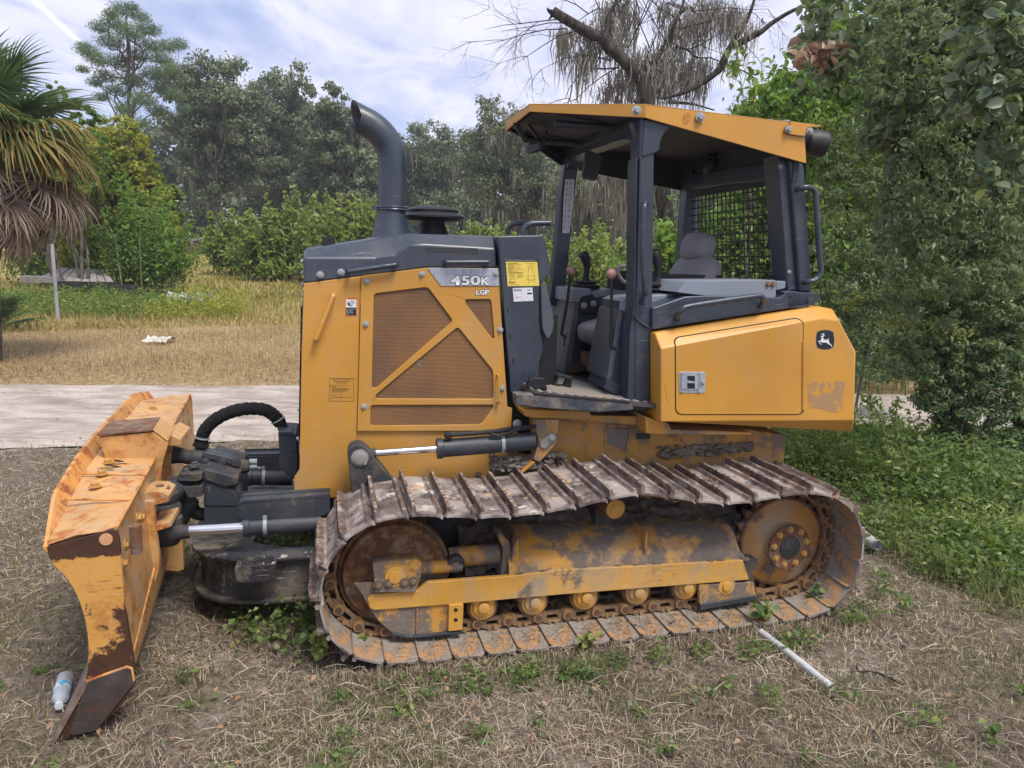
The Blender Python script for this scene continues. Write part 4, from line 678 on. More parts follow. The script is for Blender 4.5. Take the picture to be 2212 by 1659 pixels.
# =================================================================== MACHINE
M_YEL = paint('yellow_paint', YEL, dirt=.2, scr=.5, rough=.4, streak=.16)
M_YELF = paint('yellow_paint_fender', tuple(q*1.06 for q in YEL), dirt=.12, scr=.22, rough=.33, streak=.08)
M_YELD = paint('dusty_yellow', (.56, .27, .035), dirt=.5, mud=.55, rough=.55, mudc=(.21, .165, .12), scale=1.4)
M_YELM = paint('muddy_yellow', (.56, .27, .035), dirt=.5, streak=.5, mud=.66, rust=.25, rough=.6, scr=.6, mudc=(.17, .137, .11), scale=1.8)
M_BEAM = paint('scraped_yellow_beam', (.62, .32, .05), dirt=.6, streak=.35, mud=.3, rust=.12, rough=.5, scr=1., mudc=(.17, .137, .11), scale=1.5)
M_BLADE = paint('blade_yellow', (.60, .32, .10), dirt=.5, rust=.52, scr=.55, rough=.42, rustc=(.30, .10, .025), scale=1.5)
M_BLADEH = paint('blade_lip_yellow', (.62, .28, .06), dirt=.3, rust=.55, scr=.6, rough=.5, rustc=(.22, .06, .018), scale=2.2)
M_CHAR = paint('charcoal_paint', CHAR, dirt=.10, scr=.3, streak=.10, rough=.33, dustc=(.15, .15, .15), coat=.1)
M_CHARD = paint('dusty_charcoal', (.026, .034, .046), dirt=.22, scr=.3, mud=.2, rough=.5, dustc=(.14, .13, .12))
M_CHARM = paint('muddy_charcoal', (.022, .027, .036), dirt=.3, mud=.48, rough=.6, dustc=(.16, .13, .1), mudc=(.085, .068, .053), scale=2)
M_CFR = paint('worn_black_frame', (.016, .019, .026), dirt=.3, mud=.42, scr=1., rough=.4, scale=1.4, mudc=(.16, .13, .1), bare=(.55, .5, .42), rustc=(.1, .05, .03))
M_STEP = paint('worn_step_edge', CHAR, dirt=.4, rust=.4, rough=.5, rustc=(.04, .03, .026), scale=3)
M_CONS = paint('console_plastic', (.075, .088, .11), dirt=.3, scr=.25, rough=.5, dustc=(.2, .18, .15))
M_CONSL = paint('light_grey_panel', (.20, .235, .285), dirt=.15, rough=.5)
M_CEIL = paint('dull_ceiling', (.016, .021, .030), dirt=.06, rough=.7)
M_BLACK = paint('black_plastic', (.010, .011, .013), dirt=.12, rough=.5, dustc=(.08, .075, .07))
M_DARK = paint('dark_interior', (.006, .007, .009), dirt=.1, rough=.7, dustc=(.03, .03, .03))
M_RUB = paint('black_rubber', (.014, .014, .015), dirt=.3, rough=.75, dustc=(.09, .08, .07))
M_SEAT = paint('grey_vinyl', (.25, .24, .25), dirt=.3, rough=.6, dustc=(.3, .27, .25))
M_BOLT = paint('zinc_bolt', (.33, .35, .37), dirt=.3, rough=.4, dustc=(.2, .18, .15))
M_RBOLT = paint('rusty_bolt', (.12, .07, .045), dirt=.6, rust=.5, rough=.8)
M_PINK = paint('faded_pink_knob', (.42, .22, .19), dirt=.15, rough=.5)
M_IDL = paint('rusted_wheel', (.26, .12, .03), dirt=.5, rust=.75, mud=.4, rough=.75, mudc=(.12, .095, .075), rustc=(.10, .045, .02), scale=2.4)
M_SPR = paint('drive_hub_yellow', (.45, .20, .03), dirt=.6, rust=.3, mud=.35, rough=.6, mudc=(.13, .10, .08), rustc=(.14, .05, .02), scale=1.6)
M_RUSTY = paint('rusted_steel', (.13, .06, .032), dirt=.5, rust=.6, mud=.4, rough=.85, mudc=(.15, .12, .095), scale=3)
M_LINK = paint('rusty_chain', (.30, .165, .06), dirt=.5, rust=.5, mud=.55, rough=.85, mudc=(.15, .12, .09), rustc=(.12, .065, .038), scale=3)
M_GRIL = None
def chrome():
    t = NT('chrome_rod'); return t.bsdf((.72, .72, .74), t.math('MULTIPLY_ADD', t.noise(t.co(), 30, 3), .15, .1), 1.)
M_CHROME = chrome()
def plate_metal():
    t = NT('brushed_plate'); c = t.co(); return t.bsdf(t.mix(t.step(t.noise(t.map(c, (20, 20, 2)), 2, 5, .7), .3, .7), (.32, .35, .40), (.52, .56, .62)), .42, .6)
M_PLATE = plate_metal()
def perf(name, col, hole, sc, thr=.42, hx=(.006, .005, .004)):
    t = NT(name); c = t.co(); s = t.n('ShaderNodeSeparateXYZ'); t.l(c, s.inputs[0])
    a = t.math('MULTIPLY', s.outputs[0], sc); b = t.math('MULTIPLY', s.outputs[2], sc*.577)
    def dots(oa, ob):
        fa = t.math('SUBTRACT', t.math('FRACT', t.math('ADD', a, oa)), .5); fb = t.math('DIVIDE', t.math('SUBTRACT', t.math('FRACT', t.math('ADD', b, ob)), .5), .577)
        return t.math('SQRT', t.math('ADD', t.math('MULTIPLY', fa, fa), t.math('MULTIPLY', fb, fb)))
    d = t.math('MINIMUM', dots(0., 0.), dots(.5, .5)); f = t.step(d, thr-.06, thr+.06)
    dirt = t.step(t.noise(c, 2.2, 8, .65), .35, .7); base = t.mix(dirt, col, tuple(q*.55+.02 for q in col)); base = t.mix(t.step(t.noise(c, 9, 6, .7), .6, .7), base, (.30, .24, .18))
    base = t.mix(f, hole, base)
    return t.bsdf(base, .6, 0, t.bump(f, .5, .003))
M_SCREEN = perf('perforated_yellow_screen', (.36, .175, .06), (.028, .014, .008), 118, .34)
M_SCRD = perf('perforated_dark_screen', (.045, .05, .058), (.005, .005, .006), 118, .3)
M_GRIL = perf('perforated_grille', (.33, .33, .34), (.01, .01, .012), 55, .36)

def shoe_mat():
    t = NT('track_shoe_steel'); c = t.co(); oi = t.n('ShaderNodeObjectInfo'); va = t.n('ShaderNodeVectorMath', operation='MULTIPLY_ADD'); t.l(c, va.inputs[0]); va.inputs[1].default_value = (1, 1, 1)
    vm = t.n('ShaderNodeCombineXYZ'); r = oi.outputs['Random']; t.l(t.math('MULTIPLY', r, 37.), vm.inputs[0]); t.l(t.math('MULTIPLY', r, 91.), vm.inputs[1]); t.l(vm.outputs[0], va.inputs[2]); p = va.outputs[0]
    base = t.mix(t.step(t.noise(p, 12, 7, .7), .35, .65), (.065, .05, .047), (.16, .12, .105))
    base = t.mix(t.math('MULTIPLY', t.step(t.noise(p, 4, 6, .6), .42, .58), .9), base, (.36, .31, .28))
    base = t.mix(t.step(t.noise(p, 7, 8, .7), .58, .64), base, (.55, .50, .44))
    base = t.mix(t.step(t.noise(p, 6.5, 8, .7, .3), .60, .66), base, (.52, .33, .17))
    base = t.mix(t.step(t.noise(p, 17, 5, .7), .62, .68), base, (.15, .062, .03))
    # rust on the grouser crests
    s = t.n('ShaderNodeSeparateXYZ'); t.l(c, s.inputs[0]); g = t.math('MULTIPLY', t.step(s.outputs[2], .008, .022), t.step(t.noise(p, 9, 6, .7), .36, .56))
    base = t.mix(g, base, t.mix(t.step(t.noise(p, 30, 4), .4, .6), (.080, .052, .040), (.18, .11, .078)))
    base = t.mix(t.math('MULTIPLY', t.step(s.outputs[2], .030, .05), t.step(t.noise(p, 40, 4), .5, .62)), base, (.40, .33, .27))
    return t.bsdf(base, .82, 0, t.bump(t.math('ADD', t.noise(p, 26, 8, .72), t.math('MULTIPLY', t.noise(p, 7, 5), 2.)), .8, .008))
M_SHOE = shoe_mat()
def shoe_in():
    t = NT('track_shoe_inner'); c = t.co(); base = t.mix(t.step(t.noise(c, 5, 8, .7), .40, .50), (.42, .22, .085), (.22, .18, .15)); base = t.mix(t.step(t.noise(c, 14, 6, .7), .50, .62), base, (.08, .06, .05)); base = t.mix(t.step(t.noise(c, 4, 5), .42, .54), base, (.27, .235, .20))
    return t.bsdf(base, .85, 0, t.bump(t.noise(c, 26, 7, .7), .5, .006))
M_SHOEI = shoe_in()
def mud_mat(name='dried_mud', a=(.10, .08, .063), b=(.24, .195, .155)):
    t = NT(name); c = t.co(); return t.bsdf(t.mix(t.step(t.noise(c, 9, 8, .7), .3, .7), a, b), .97, 0, t.bump(t.noise(c, 35, 8, .75), .9, .02), spec=.15)
M_MUD = mud_mat()

ROOT = empty('bulldozer', MO, YAW)
tag(ROOT, 'yellow and charcoal tracked bulldozer with open canopy parked on dry grass', 'bulldozer')

def part(name, mb, mat, parent=None, **k): return mb.build(name, mat, parent or ROOT, **k)
def L(k, v, pts): return [(p.x, p.z) for p in (U(k, x, y, v) for x, y in pts)]
def plate(k, v, pts, th, name, mat, parent=None, r=0, **kw):
    q = L(k, v, pts)
    if r: q = rrect(q, r)
    return part(name, MB().prism(q, v, v+th), mat, parent, **kw)
# bolt: hexagon head on a washer, axis -Y (towards the camera side)
def bolt_mesh(mat, r=.011):
    mb = MB(); mb.lathe((0, 0, 0), (0, -1, 0), [(0, r*1.55), (.003, r*1.55), (.0035, r*1.1)], 14); mb.lathe((0, -.003, 0), (0, -1, 0), [(0, r), (.008, r), (.010, r*.8)], 6)
    return mb.build('bolt', mat, None)
BZ = bolt_mesh(M_BOLT); BR = bolt_mesh(M_RBOLT, .013); BZs = bolt_mesh(M_BOLT, .008)
_used = set()
def bolt(src, p, parent, scale=1., rot=None):
    o = inst(src, Matrix.Translation(p) @ (rot or Matrix.Identity(4)) @ Matrix.Scale(scale, 4), parent); o.name = 'bolt'; return o
def bolts(src, k, v, pts, parent, scale=1.):
    for x, y in pts: p = U(k, x, y, v); p.y -= .001; bolt(src, p, parent, scale)
def handle(name, pts, r, mat, parent, n=6):
    return part(name, MB().tube(smoothpath(pts, n), r, 12), mat, parent, ang=60)

# ---------------------------------------------------------------- engine enclosure
VH, VF = .75, 1.65
hood = part('engine_core', MB().box((-.33, VH+.05, .66), (1.02, VF-.02, 1.62)), M_DARK)
front_poly = [(133, 437), (445, 397), (440, 500), (433, 900), (422, 1240), (418, 1330), (380, 1605), (80, 1603), (82, 1492), (110, 1450), (121, 800)]
front_panel = plate(2, VH, front_poly, .03, 'front_side_panel', M_YEL, bevel=.004)
low_poly = [(422, 1243), (1264, 1236), (1290, 1700), (380, 1605)]
lower = part('lower_side_panel', MB().prism(L(2, VH+.006, [(420, 1238), (1300, 1232), (1300, 1640), (372, 1640)]), VH+.006, VH+.03), M_YEL, bevel=.003)
# door with four screened openings
VD = VH-.012
door_o = L(2, VD, [(446, 396), (800, 352), (1191, 355), (1242, 1112), (1268, 1116), (1262, 1239), (424, 1241), (436, 800)])
h1 = rrect(L(2, VD, [(514, 492), (808, 456), (946, 640), (528, 1005), (503, 1005)]), .02)
h2 = rrect(L(2, VD, [(972, 672), (1164, 912), (1166, 1066), (526, 1064), (524, 1044)]), .02)
h3 = rrect(L(2, VD, [(1012, 523), (1153, 521), (1172, 738), (1160, 738), (1014, 545)]), .02)
h4 = rrect(L(2, VD, [(496, 1099), (1166, 1097), (1166, 1112), (1098, 1206), (495, 1212)]), .02)
door = part('engine_door', MB().holes(door_o, [h1, h2, h3, h4], VD, VD+.022), M_YEL, smooth=False, bevel=.003)
for q in (h1, h2, h3, h4): 
    cxm = sum(p[0] for p in q)/len(q); czm = sum(p[1] for p in q)/len(q)
    part('screen', MB().prism([(cxm+(a-cxm)*1.03, czm+(b-czm)*1.03) for a, b in q], VD+.010, VD+.014), M_SCREEN, door)
# raised diagonal rib pressed into the door between nameplate and lower right
part('pressed_rib', MB().loft([[(p.x, p.y, p.z) for p in (U(2, *a, VD-.001), U(2, *b, VD-.001), U(2, *c, VD-.012), U(2, *d, VD-.012))] for a, b, c, d in
     (((812, 380), (900, 380), (880, 395), (832, 395)), ((1188, 905), (1225, 905), (1215, 890), (1195, 890)))]), M_YEL, door, bevel=.003) if False else None
np_ = plate(2, VD-.004, [(806, 352), (1191, 355), (1199, 451), (879, 451)], .003, 'nameplate', M_PLATE, door, r=.006, bevel=.001)
bolts(BZ, 2, VD, [(477, 424), (776, 386), (471, 658), (1202, 690), (1212, 1008), (460, 1106)], door)
bolts(BZ, 2, VD-.004, [(1178, 384)], door); bolts(BZ, 2, VH, [(234, 1578)], front_panel); bolts(BR, 2, VH+.006, [(1157, 1372), (1258, 1364), (1085, 1480)], lower)
# tubes / grab handles
def grab(k, v, a, b, r, mat, parent, out=.045, n=6, name='handle'):
    A = U(k, *a, v); B = U(k, *b, v); o = Vector((0, -out, 0)); d = (B-A)*.07
    return handle(name, [A, A+o*.75+d*.15, A+o+d, B+o-d, B+o*.75-d*.15, B], r, mat, parent, n)
grab(2, VH, (293, 503), (200, 738), .013, M_YEL, front_panel)
grab(2, VD, (1186, 932), (1190, 1080), .006, M_YEL, door, .03)
# ---- text
def text(body, p, h, width, mat, parent, name='lettering', off=0., shear=0., ext=.0006, rot=0., gap=1.):
    cu = bpy.data.curves.new(name, 'FONT'); cu.body = body; cu.size = 1; cu.offset = off; cu.shear = shear; cu.space_character = gap; cu.resolution_u = 3; cu.fill_mode = 'FRONT'
    o = bpy.data.objects.new(name, cu); COL.objects.link(o); dg = bpy.context.evaluated_depsgraph_get(); dg.update(); me = bpy.data.meshes.new_from_object(o.evaluated_get(dg)); bpy.data.objects.remove(o)
    xs = [v.co.x for v in me.vertices]; ys = [v.co.y for v in me.vertices]; x0, x1, y0, y1 = min(xs), max(xs), min(ys), max(ys)
    for v in me.vertices: X = (v.co.x-x0)/(x1-x0)*width; Z = (v.co.y-y0)/(y1-y0)*h; v.co = Vector((X*math.cos(rot)-Z*math.sin(rot), 0, X*math.sin(rot)+Z*math.cos(rot)))
    me.materials.clear(); me.materials.append(mat); t = bpy.data.objects.new(name, me); COL.objects.link(t); t.parent = parent; t.location = p
    return t
def flat(name, col, rough=.5, metal=0.):
    t = NT(name); c = t.co(); return t.bsdf(t.mix(t.step(t.noise(c, 60, 4), .3, .7), tuple(q*.9 for q in col), col), rough, metal)
M_WHITE = flat('white_print', (.72, .72, .75)); M_INK = flat('black_print', (.012, .012, .015)); M_STY = flat('yellow_sticker_vinyl', (.80, .60, .11), .35); M_STW = flat('white_sticker_vinyl', (.72, .72, .76), .35)
M_STO = flat('orange_print', (.72, .22, .06)); M_BRINK = flat('brown_print', (.10, .05, .015))
def word(k, v, body, x0, y0, x1, y1, mat, parent, outline=None, **kw):     # x0,y0 = lower left, x1,y1 = upper right
    a = U(k, x0, y0, v); b = U(k, x1, y0, v); c = U(k, x0, y1, v); wd = (b-a).length; rot = math.atan2(b.z-a.z, b.x-a.x); hh = c.z-a.z
    if outline:
        text(body, a+Vector((-outline[0], .0006, -outline[0])), hh+2*outline[0], wd+2*outline[0], outline[1], parent, off=outline[2], rot=rot, **kw)
    return text(body, a, hh, wd, mat, parent, rot=rot, **{**kw, 'off': kw.get('off', outline[3] if outline else 0.)})
def glyph(k, v, body, x0, y0, x1, y1, parent, ow=.0035):
    a = U(k, x0, y0, v); b = U(k, x1, y0, v); c = U(k, x0, y1, v); wd = b.x-a.x; hh = c.z-a.z
    text(body, a+Vector((-ow, .0005, -ow)), hh+2*ow, wd+2*ow, M_INK, parent, off=.085); text(body, a, hh, wd, M_WHITE, parent, off=.035)
vn = VD-.0055
for ch, x0, x1, y1 in (('4', 432, 742, 510), ('5', 770, 1025, 512), ('0', 1042, 1360, 506), ('K', 1380, 1635, 555)): glyph('H', vn, ch, x0, 812, x1, y1, np_)
vl = VD-.0015
for ch, x0, x1 in (('L', 1212, 1340), ('G', 1336, 1485), ('P', 1497, 1640)): glyph('H', vl, ch, x0, 1108, x1, 955, door, .003)
# ---- stickers
def lines(k, v, rows, parent, mat, name='print_lines', th=.0004):
    mb = MB()
    for x0, y0, x1, y1, wpx in rows:
        a = U(k, x0, y0, v); b = U(k, x1, y1, v); d = (b-a).normalized(); n = Vector((-d.z, 0, d.x))*(wpx*.54861/ZOOMS[k][2]*.0022/2)
        mb.add([a-n, b-n, b+n, a+n], [(0, 1, 2, 3)])
    return part(name, mb, mat, parent, smooth=False)
s1 = plate('G', VH-.0012, [(293, 70), (466, 75), (464, 352), (289, 350)], .001, 'warning_sticker', M_STO, front_panel)
plate('G', VH-.0018, [(302, 107), (453, 110), (452, 225), (301, 224)], .0005, 'sticker_field', M_STW, front_panel)
plate('G', VH-.0018, [(301, 226), (452, 227), (451, 340), (300, 338)], .0005, 'sticker_field', M_INK, front_panel)
word('G', VH-.002, '! WARNING', 312, 98, 456, 80, M_INK, front_panel)
for i, t in enumerate(('Avoid rotating fan.', 'Stop engine.', 'Keep clear to', 'avoid serious', 'injury.')): word('G', VH-.0024, t, 307, 256+17.5*i, (440, 400, 408, 412, 350)[i], 242+17.5*i, M_STW, front_panel)
plate('G', VH-.0024, [(325, 150), (362, 158), (360, 195), (348, 212), (338, 190), (326, 175)], .0004, 'print_hand', M_INK, front_panel)
lines('G', VH-.0024, [(398+8*math.cos(a), 150+8*math.sin(a), 398+32*math.cos(a), 150+32*math.sin(a), 5) for a in [i*math.pi/4+.3 for i in range(8)]]+[(362, 180, 395, 205, 4), (380, 180, 402, 200, 4), (360, 190, 385, 208, 4), (332, 140, 375, 136, 2)], front_panel, M_INK)
o_ = L('G', VH-.001, [(64, 1248), (420, 1252), (412, 1587), (57, 1585)]); o_r = rrect(o_, .006); i_r = rrect(L('G', VH-.001, [(69, 1253), (415, 1257), (407, 1582), (62, 1580)]), .005)
part('sticker_border', MB().holes(o_r, [i_r], VH-.001, VH-.0004), M_BRINK, front_panel, smooth=False)
for t, x0, x1, y in (('PROPERLY ADJUSTED', 97, 384, 1284), ('TRACKS PROLONG', 117, 363, 1307), ('CHAIN LIFE', 160, 309, 1328)): word('G', VH-.001, t, x0, y, x1, y-18, M_BRINK, front_panel)
lines('G', VH-.001, [(77, 1350, 372, 1352, 4), (75, 1364, 205, 1365, 4), (75, 1378, 160, 1379, 4), (95, 1393, 372, 1396, 5), (95, 1408, 330, 1410, 5), (95, 1421, 362, 1424, 5), (95, 1436, 300, 1437, 5), (95, 1449, 290, 1451, 5), (80, 1482, 146, 1483, 4), (72, 1499, 155, 1500, 4),
      (90, 1525, 390, 1528, 4), (165, 1483, 240, 1485, 2), (240, 1485, 238, 1570, 3), (75, 1540, 150, 1532, 2), (150, 1532, 260, 1485, 2), (260, 1485, 398, 1470, 2), (150, 1530, 240, 1545, 2), (240, 1545, 330, 1532, 2), (220, 1362, 310, 1420, 2), (310, 1420, 352, 1465, 2)], front_panel, M_BRINK)

# ---- charcoal hood
def hood_ring(k, x, ylow, ymid, ytop, v0=VH, v1=.83):
    a = U(k, x, ylow, v0); b = U(k, x, ymid, v0+.006); c = U(k, x, ytop, v1); u = a.x
    return [(u, v0, a.z), (u, v0+.006, b.z), (u, v1, c.z), (u, v1+.14, c.z+.006), (u, 1.2, c.z+.012), (u, VF-v1+VH-.14, c.z+.006), (u, VF-v1+VH, c.z), (u, VF, b.z), (u, VF, a.z)]
rings = [hood_ring(2, 134, 437, 300, 262), hood_ring(2, 160, 434, 296, 250), hood_ring(2, 520, 388, 300, 195), hood_ring(2, 640, 373, 285, 172), hood_ring(2, 700, 365, 225, 168), hood_ring(2, 800, 352, 225, 170), hood_ring(2, 1182, 352, 250, 181)]
hd = part('hood', MB().loft(rings), M_CHAR, bevel=.012, seg=3, ang=30)
bolts(BZ, 2, VH-.002, [(222, 390), (335, 376)], hd, 1.15)
grab(2, VH, (376, 372), (628, 335), .013, M_CHAR, hd); grab(2, VH, (903, 322), (1126, 321), .013, M_CHAR, hd)
plate(2, VH+.004, [(783, 240), (1079, 245), (1083, 283), (816, 279)], .004, 'intake_screen', M_SCRD, hd, r=.008)
# little bracket lying on the hood front
p = U(2, 272, 215, 1.1); part('latch_bracket', MB().box((p.x-.04, 1.02, p.z-.02), (p.x+.03, 1.03, p.z+.03)).box((p.x-.04, 1.02, p.z-.02), (p.x+.16, 1.12, p.z-.01)), M_BLACK, hd, bevel=.002)
# front grille: dark frame and screen seen edge on
gf = L(2, VH+.01, [(133, 436), (120, 1440), (86, 1465), (80, 960), (85, 420)])
gf = [(p.x, p.z) for p in (U(2, 134, 438, VH+.01), U(2, 112, 1440, VH+.01), U(2, 84, 1600, VH+.01), U(2, 105, 1440, VH+.01), U(2, 121, 800, VH+.01), U(2, 100, 560, VH+.01), U(2, 104, 425, VH+.01))]
gr = part('grille_frame', MB().prism([(-.43, .92), (-.36, .92), (-.32, 1.68), (-.395, 1.70)], VH+.012, VF-.012), M_CHAR, bevel=.006)
gz0, gz1 = .92, 1.66
part('grille_screen', MB().add([(-.437, VH+.03, gz0), (-.437, VF-.03, gz0), (-.404, VF-.03, gz1), (-.404, VH+.03, gz1)], [(0, 1, 2, 3)]).add([(-.433, VH+.03, gz0), (-.433, VF-.03, gz0), (-.400, VF-.03, gz1), (-.400, VH+.03, gz1)], [(3, 2, 1, 0)]), M_GRIL, gr, smooth=False)
rotx = Matrix.Rotation(R(-90), 4, 'Z')
for i in range(5): bolt(BZ, Vector((-.435+.01*i, VH+.05, .95+i*.16)), gr, .9, rotx)
for zt in (1.72, 1.78, 1.84, 1.90):
    for vv in (VH+.06, VH+.16): bolt(BZ, Vector((U(2, 134, 437, VH).x-.004, vv, zt)), hd, .9, rotx)

# ---- exhaust stack
VE = 1.15
def ec(x, y): return U(0, x/.54861, y/.54861, VE)
pth = smoothpath([ec(847, 446), ec(848, 400), ec(848, 355), ec(843, 322), ec(826, 293), ec(802, 272), ec(772, 256)], 5)
rad = [.082]*len(pth); ex = MB().tube(pth, rad, 28, caps=False)
d = (pth[-1]-pth[-2]).normalized(); cutn = Vector((-.94, -.24, -.22)).normalized()
N = 28; last = ex.v[-N:]; ring = []                                     # slanted mouth
for q in last:
    q = Vector(q); t = (pth[-1]-q).dot(cutn)/d.dot(cutn); ring.append(tuple(q+d*t))
ex.v[-N:] = ring; inner = [tuple(pth[-1]+(Vector(q)-pth[-1])*.93) for q in ring]; deep = [tuple(pth[-6]+(Vector(q)-pth[-6])*.9) for q in ex.v[-6*N:-5*N]]
base_i = len(ex.v); ex.v += inner+deep
for i in range(N):
    j = (i+1) % N; ex.f.append((base_i-N+i, base_i-N+j, base_i+j, base_i+i)); ex.m.append(0); ex.f.append((base_i+i, base_i+j, base_i+N+j, base_i+N+i)); ex.m.append(0)
ex.f.append(tuple(base_i+N+i for i in range(N))); ex.m.append(0)
stack = part('exhaust_stack', ex, M_CHAR, ang=50)
bz = ec(845, 516)
part('stack_base', MB().lathe((bz.x, VE, bz.z-.01), (0, 0, 1), [(0, .12), (.03, .112), (.13, .085), (.19, .078)]), M_CHAR, stack, ang=50)
cz_ = ec(847, 447); part('stack_clamp', MB().lathe((cz_.x, VE, cz_.z-.022), (0, 0, 1), [(0, .084), (.004, .093), (.012, .089), (.02, .093), (.026, .084)]).box((cz_.x-.12, VE-.03, cz_.z-.02), (cz_.x-.085, VE, cz_.z+.005)), M_CHAR, stack, bevel=.002)
part('gusset', MB().prism(L(0, VE, [(868/.54861, 516/.54861), (912/.54861, 514/.54861), (866/.54861, 462/.54861)]), VE-.006, VE+.006), M_CHAR, stack)
pc = U(2, 835, 170, 1.3); H_ = lambda y: U(2, 835, y, 1.3).z
part('precleaner', MB().lathe((pc.x, 1.3, 0), (0, 0, 1), [(H_(168), .095), (H_(145), .085), (H_(110), .072), (H_(98), .075), (H_(96), .15), (H_(82), .192), (H_(72), .192), (H_(52), .155), (H_(40), .158), (H_(28), .14), (H_(18), .09), (H_(16), .0)], 36), M_BLACK, None, ang=30)
bpy.data.objects['precleaner'].parent = ROOT

# ---- dash cowl
cowl = part('dash_cowl', MB().prism(rrect(L(2, .72, [(1188, 180), (1435, 173), (1452, 225), (1476, 330), (1474, 388), (1420, 440), (1418, 640), (1440, 790), (1415, 870), (1413, 1034), (1262, 1036)]), .012), .72, 1.66), M_CHAR, bevel=.008)
plate(2, .70, [(1424, 440), (1450, 425), (1480, 560), (1496, 640), (1488, 705), (1462, 745), (1432, 690)], .05, 'knee_pad', M_CONS, cowl, r=.03, bevel=.008)
for a, b in (((1240, 172), 1.25), ((1325, 190), .80)):
    x, y = a; q = [(0, 0), (8, -50), (45, -78), (150, -82)] if b < 1 else [(0, 0), (10, -42), (50, -62), (135, -64)]
    P_ = [U(2, x+i, y+j, b) for i, j in q]; handle('grab_rail', P_, .016, M_CHAR, cowl)
for x, y in ((1243, 580), (1255, 725), (1270, 860), (1279, 985)): plate(2, .7195, [(x-4, y-12), (x+4, y-12), (x+6, y+14), (x-2, y+14)], .001, 'slot', M_DARK, cowl)
sv = .7185
st = plate(2, sv, [(1232, 304), (1402, 308), (1415, 450), (1243, 452)], .0015, 'check_sticker', M_STY, cowl)
plate('E', sv-.0006, [(208, 100), (815, 104), (822, 150), (210, 147)], .0005, 'sticker_header', M_INK, cowl)
word('E', sv-.0012, "Operator's Daily Machine Check Before Starting", 246, 133, 775, 111, M_STW, cowl)
lines('E', sv-.0008, [(235, 178, 440, 178, 9), (240, 196, 525, 198, 5), (240, 210, 355, 211, 5), (240, 228, 460, 230, 5), (237, 252, 370, 252, 8), (245, 268, 495, 270, 5), (245, 284, 350, 285, 5), (245, 302, 540, 303, 6), (245, 317, 330, 318, 5), (248, 335, 425, 337, 6), (250, 355, 552, 356, 6), (250, 368, 530, 370, 6),
      (268, 396, 388, 397, 5), (268, 408, 365, 410, 5), (415, 396, 545, 398, 5), (270, 433, 375, 434, 6), (415, 420, 520, 421, 5), (415, 435, 550, 436, 5), (272, 460, 390, 461, 5), (272, 472, 312, 473, 5), (420, 459, 515, 461, 5), (275, 495, 380, 497, 5), (275, 508, 312, 509, 5), (262, 596, 448, 598, 6)], cowl, M_BRINK)
lines('E', sv-.0008, [(575, 186, 780, 186, 5), (655, 215, 720, 210, 4), (630, 250, 750, 250, 4), (655, 262, 720, 262, 4), (650, 262, 650, 350, 5), (715, 262, 722, 350, 5), (630, 205, 632, 250, 4), (745, 205, 748, 245, 4), (650, 350, 640, 420, 3), (722, 350, 750, 420, 3), (640, 420, 760, 418, 4), (640, 420, 642, 498, 4), (760, 418, 762, 496, 4),
      (642, 498, 762, 496, 4), (625, 380, 628, 520, 3), (770, 400, 772, 520, 3), (628, 520, 772, 520, 4), (590, 330, 650, 300, 2), (610, 270, 650, 290, 2), (722, 290, 780, 268, 2), (722, 310, 805, 300, 2), (722, 330, 795, 342, 2), (770, 480, 820, 480, 2), (600, 505, 628, 500, 2), (640, 550, 640, 590, 4), (775, 550, 775, 590, 4), (668, 530, 672, 560, 5), (735, 530, 737, 560, 5)], cowl, M_BRINK)
word('E', sv-.0012, 'BEARD', 262, 568, 392, 535, M_INK, cowl, shear=.15, off=.01)
plate('E', sv-.0004, [(338, 662), (718, 648), (738, 908), (360, 922)], .0015, 'tag_sticker', M_STW, cowl)
word('E', sv-.0012, 'BEARD', 356, 718, 522, 676, M_INK, cowl, shear=.15, off=.01); word('E', sv-.0012, 'ESP', 622, 714, 694, 682, M_BRINK, cowl)
plate('E', sv-.0010, [(620, 752), (712, 748), (713, 778), (622, 782)], .0005, 'sticker_field', M_INK, cowl)
lines('E', sv-.0008, [(372, 738, 600, 733, 2), (374, 776, 610, 770, 2), (376, 790, 405, 789, 5), (376, 814, 400, 813, 5), (374, 826, 612, 818, 2), (376, 846, 495, 843, 5), (376, 856, 720, 846, 2), (376, 878, 412, 877, 5), (505, 896, 580, 894, 5), (640, 892, 710, 890, 4)], cowl, M_BRINK)

# ---------------------------------------------------------------- operator platform
zf = U('A', 60, 1415, .45).z
plt_ = part('platform', MB().prism(L('A', .46, [(-165, 1424), (0, 1427), (905, 1505), (940, 1530), (935, 1578), (600, 1600), (0, 1552), (-158, 1530)]), .46, .54), M_STEP, bevel=.008)
fl = MB()
fpts = [U('A', 5, 1416, .46), U('A', 905, 1502, .46)]
slope = (fpts[1].z-fpts[0].z)/(fpts[1].x-fpts[0].x)
def FZ(u): return fpts[0].z+slope*(u-fpts[0].x)
fl.add([(u, v, FZ(u)) for u, v in ((fpts[0].x, .462), (1.52, .462), (1.52, 1.95), (.80, 1.95))]+[(u, v, FZ(u)-.02) for u, v in ((fpts[0].x, .462), (1.52, .462), (1.52, 1.95), (.80, 1.95))], [(0, 1, 2, 3), (7, 6, 5, 4), (0, 1, 5, 4), (2, 3, 7, 6), (1, 2, 6, 5), (3, 0, 4, 7)])
M_FLOOR = paint('worn_floor_mat', (.055, .052, .054), dirt=.35, rough=.6, dustc=(.20, .17, .14), scale=2)
M_FRIB = paint('floor_rib', (.30, .27, .235), dirt=.4, rough=.6, dustc=(.34, .25, .17))
floor_ = part('floor_mat', fl, M_FLOOR, plt_)
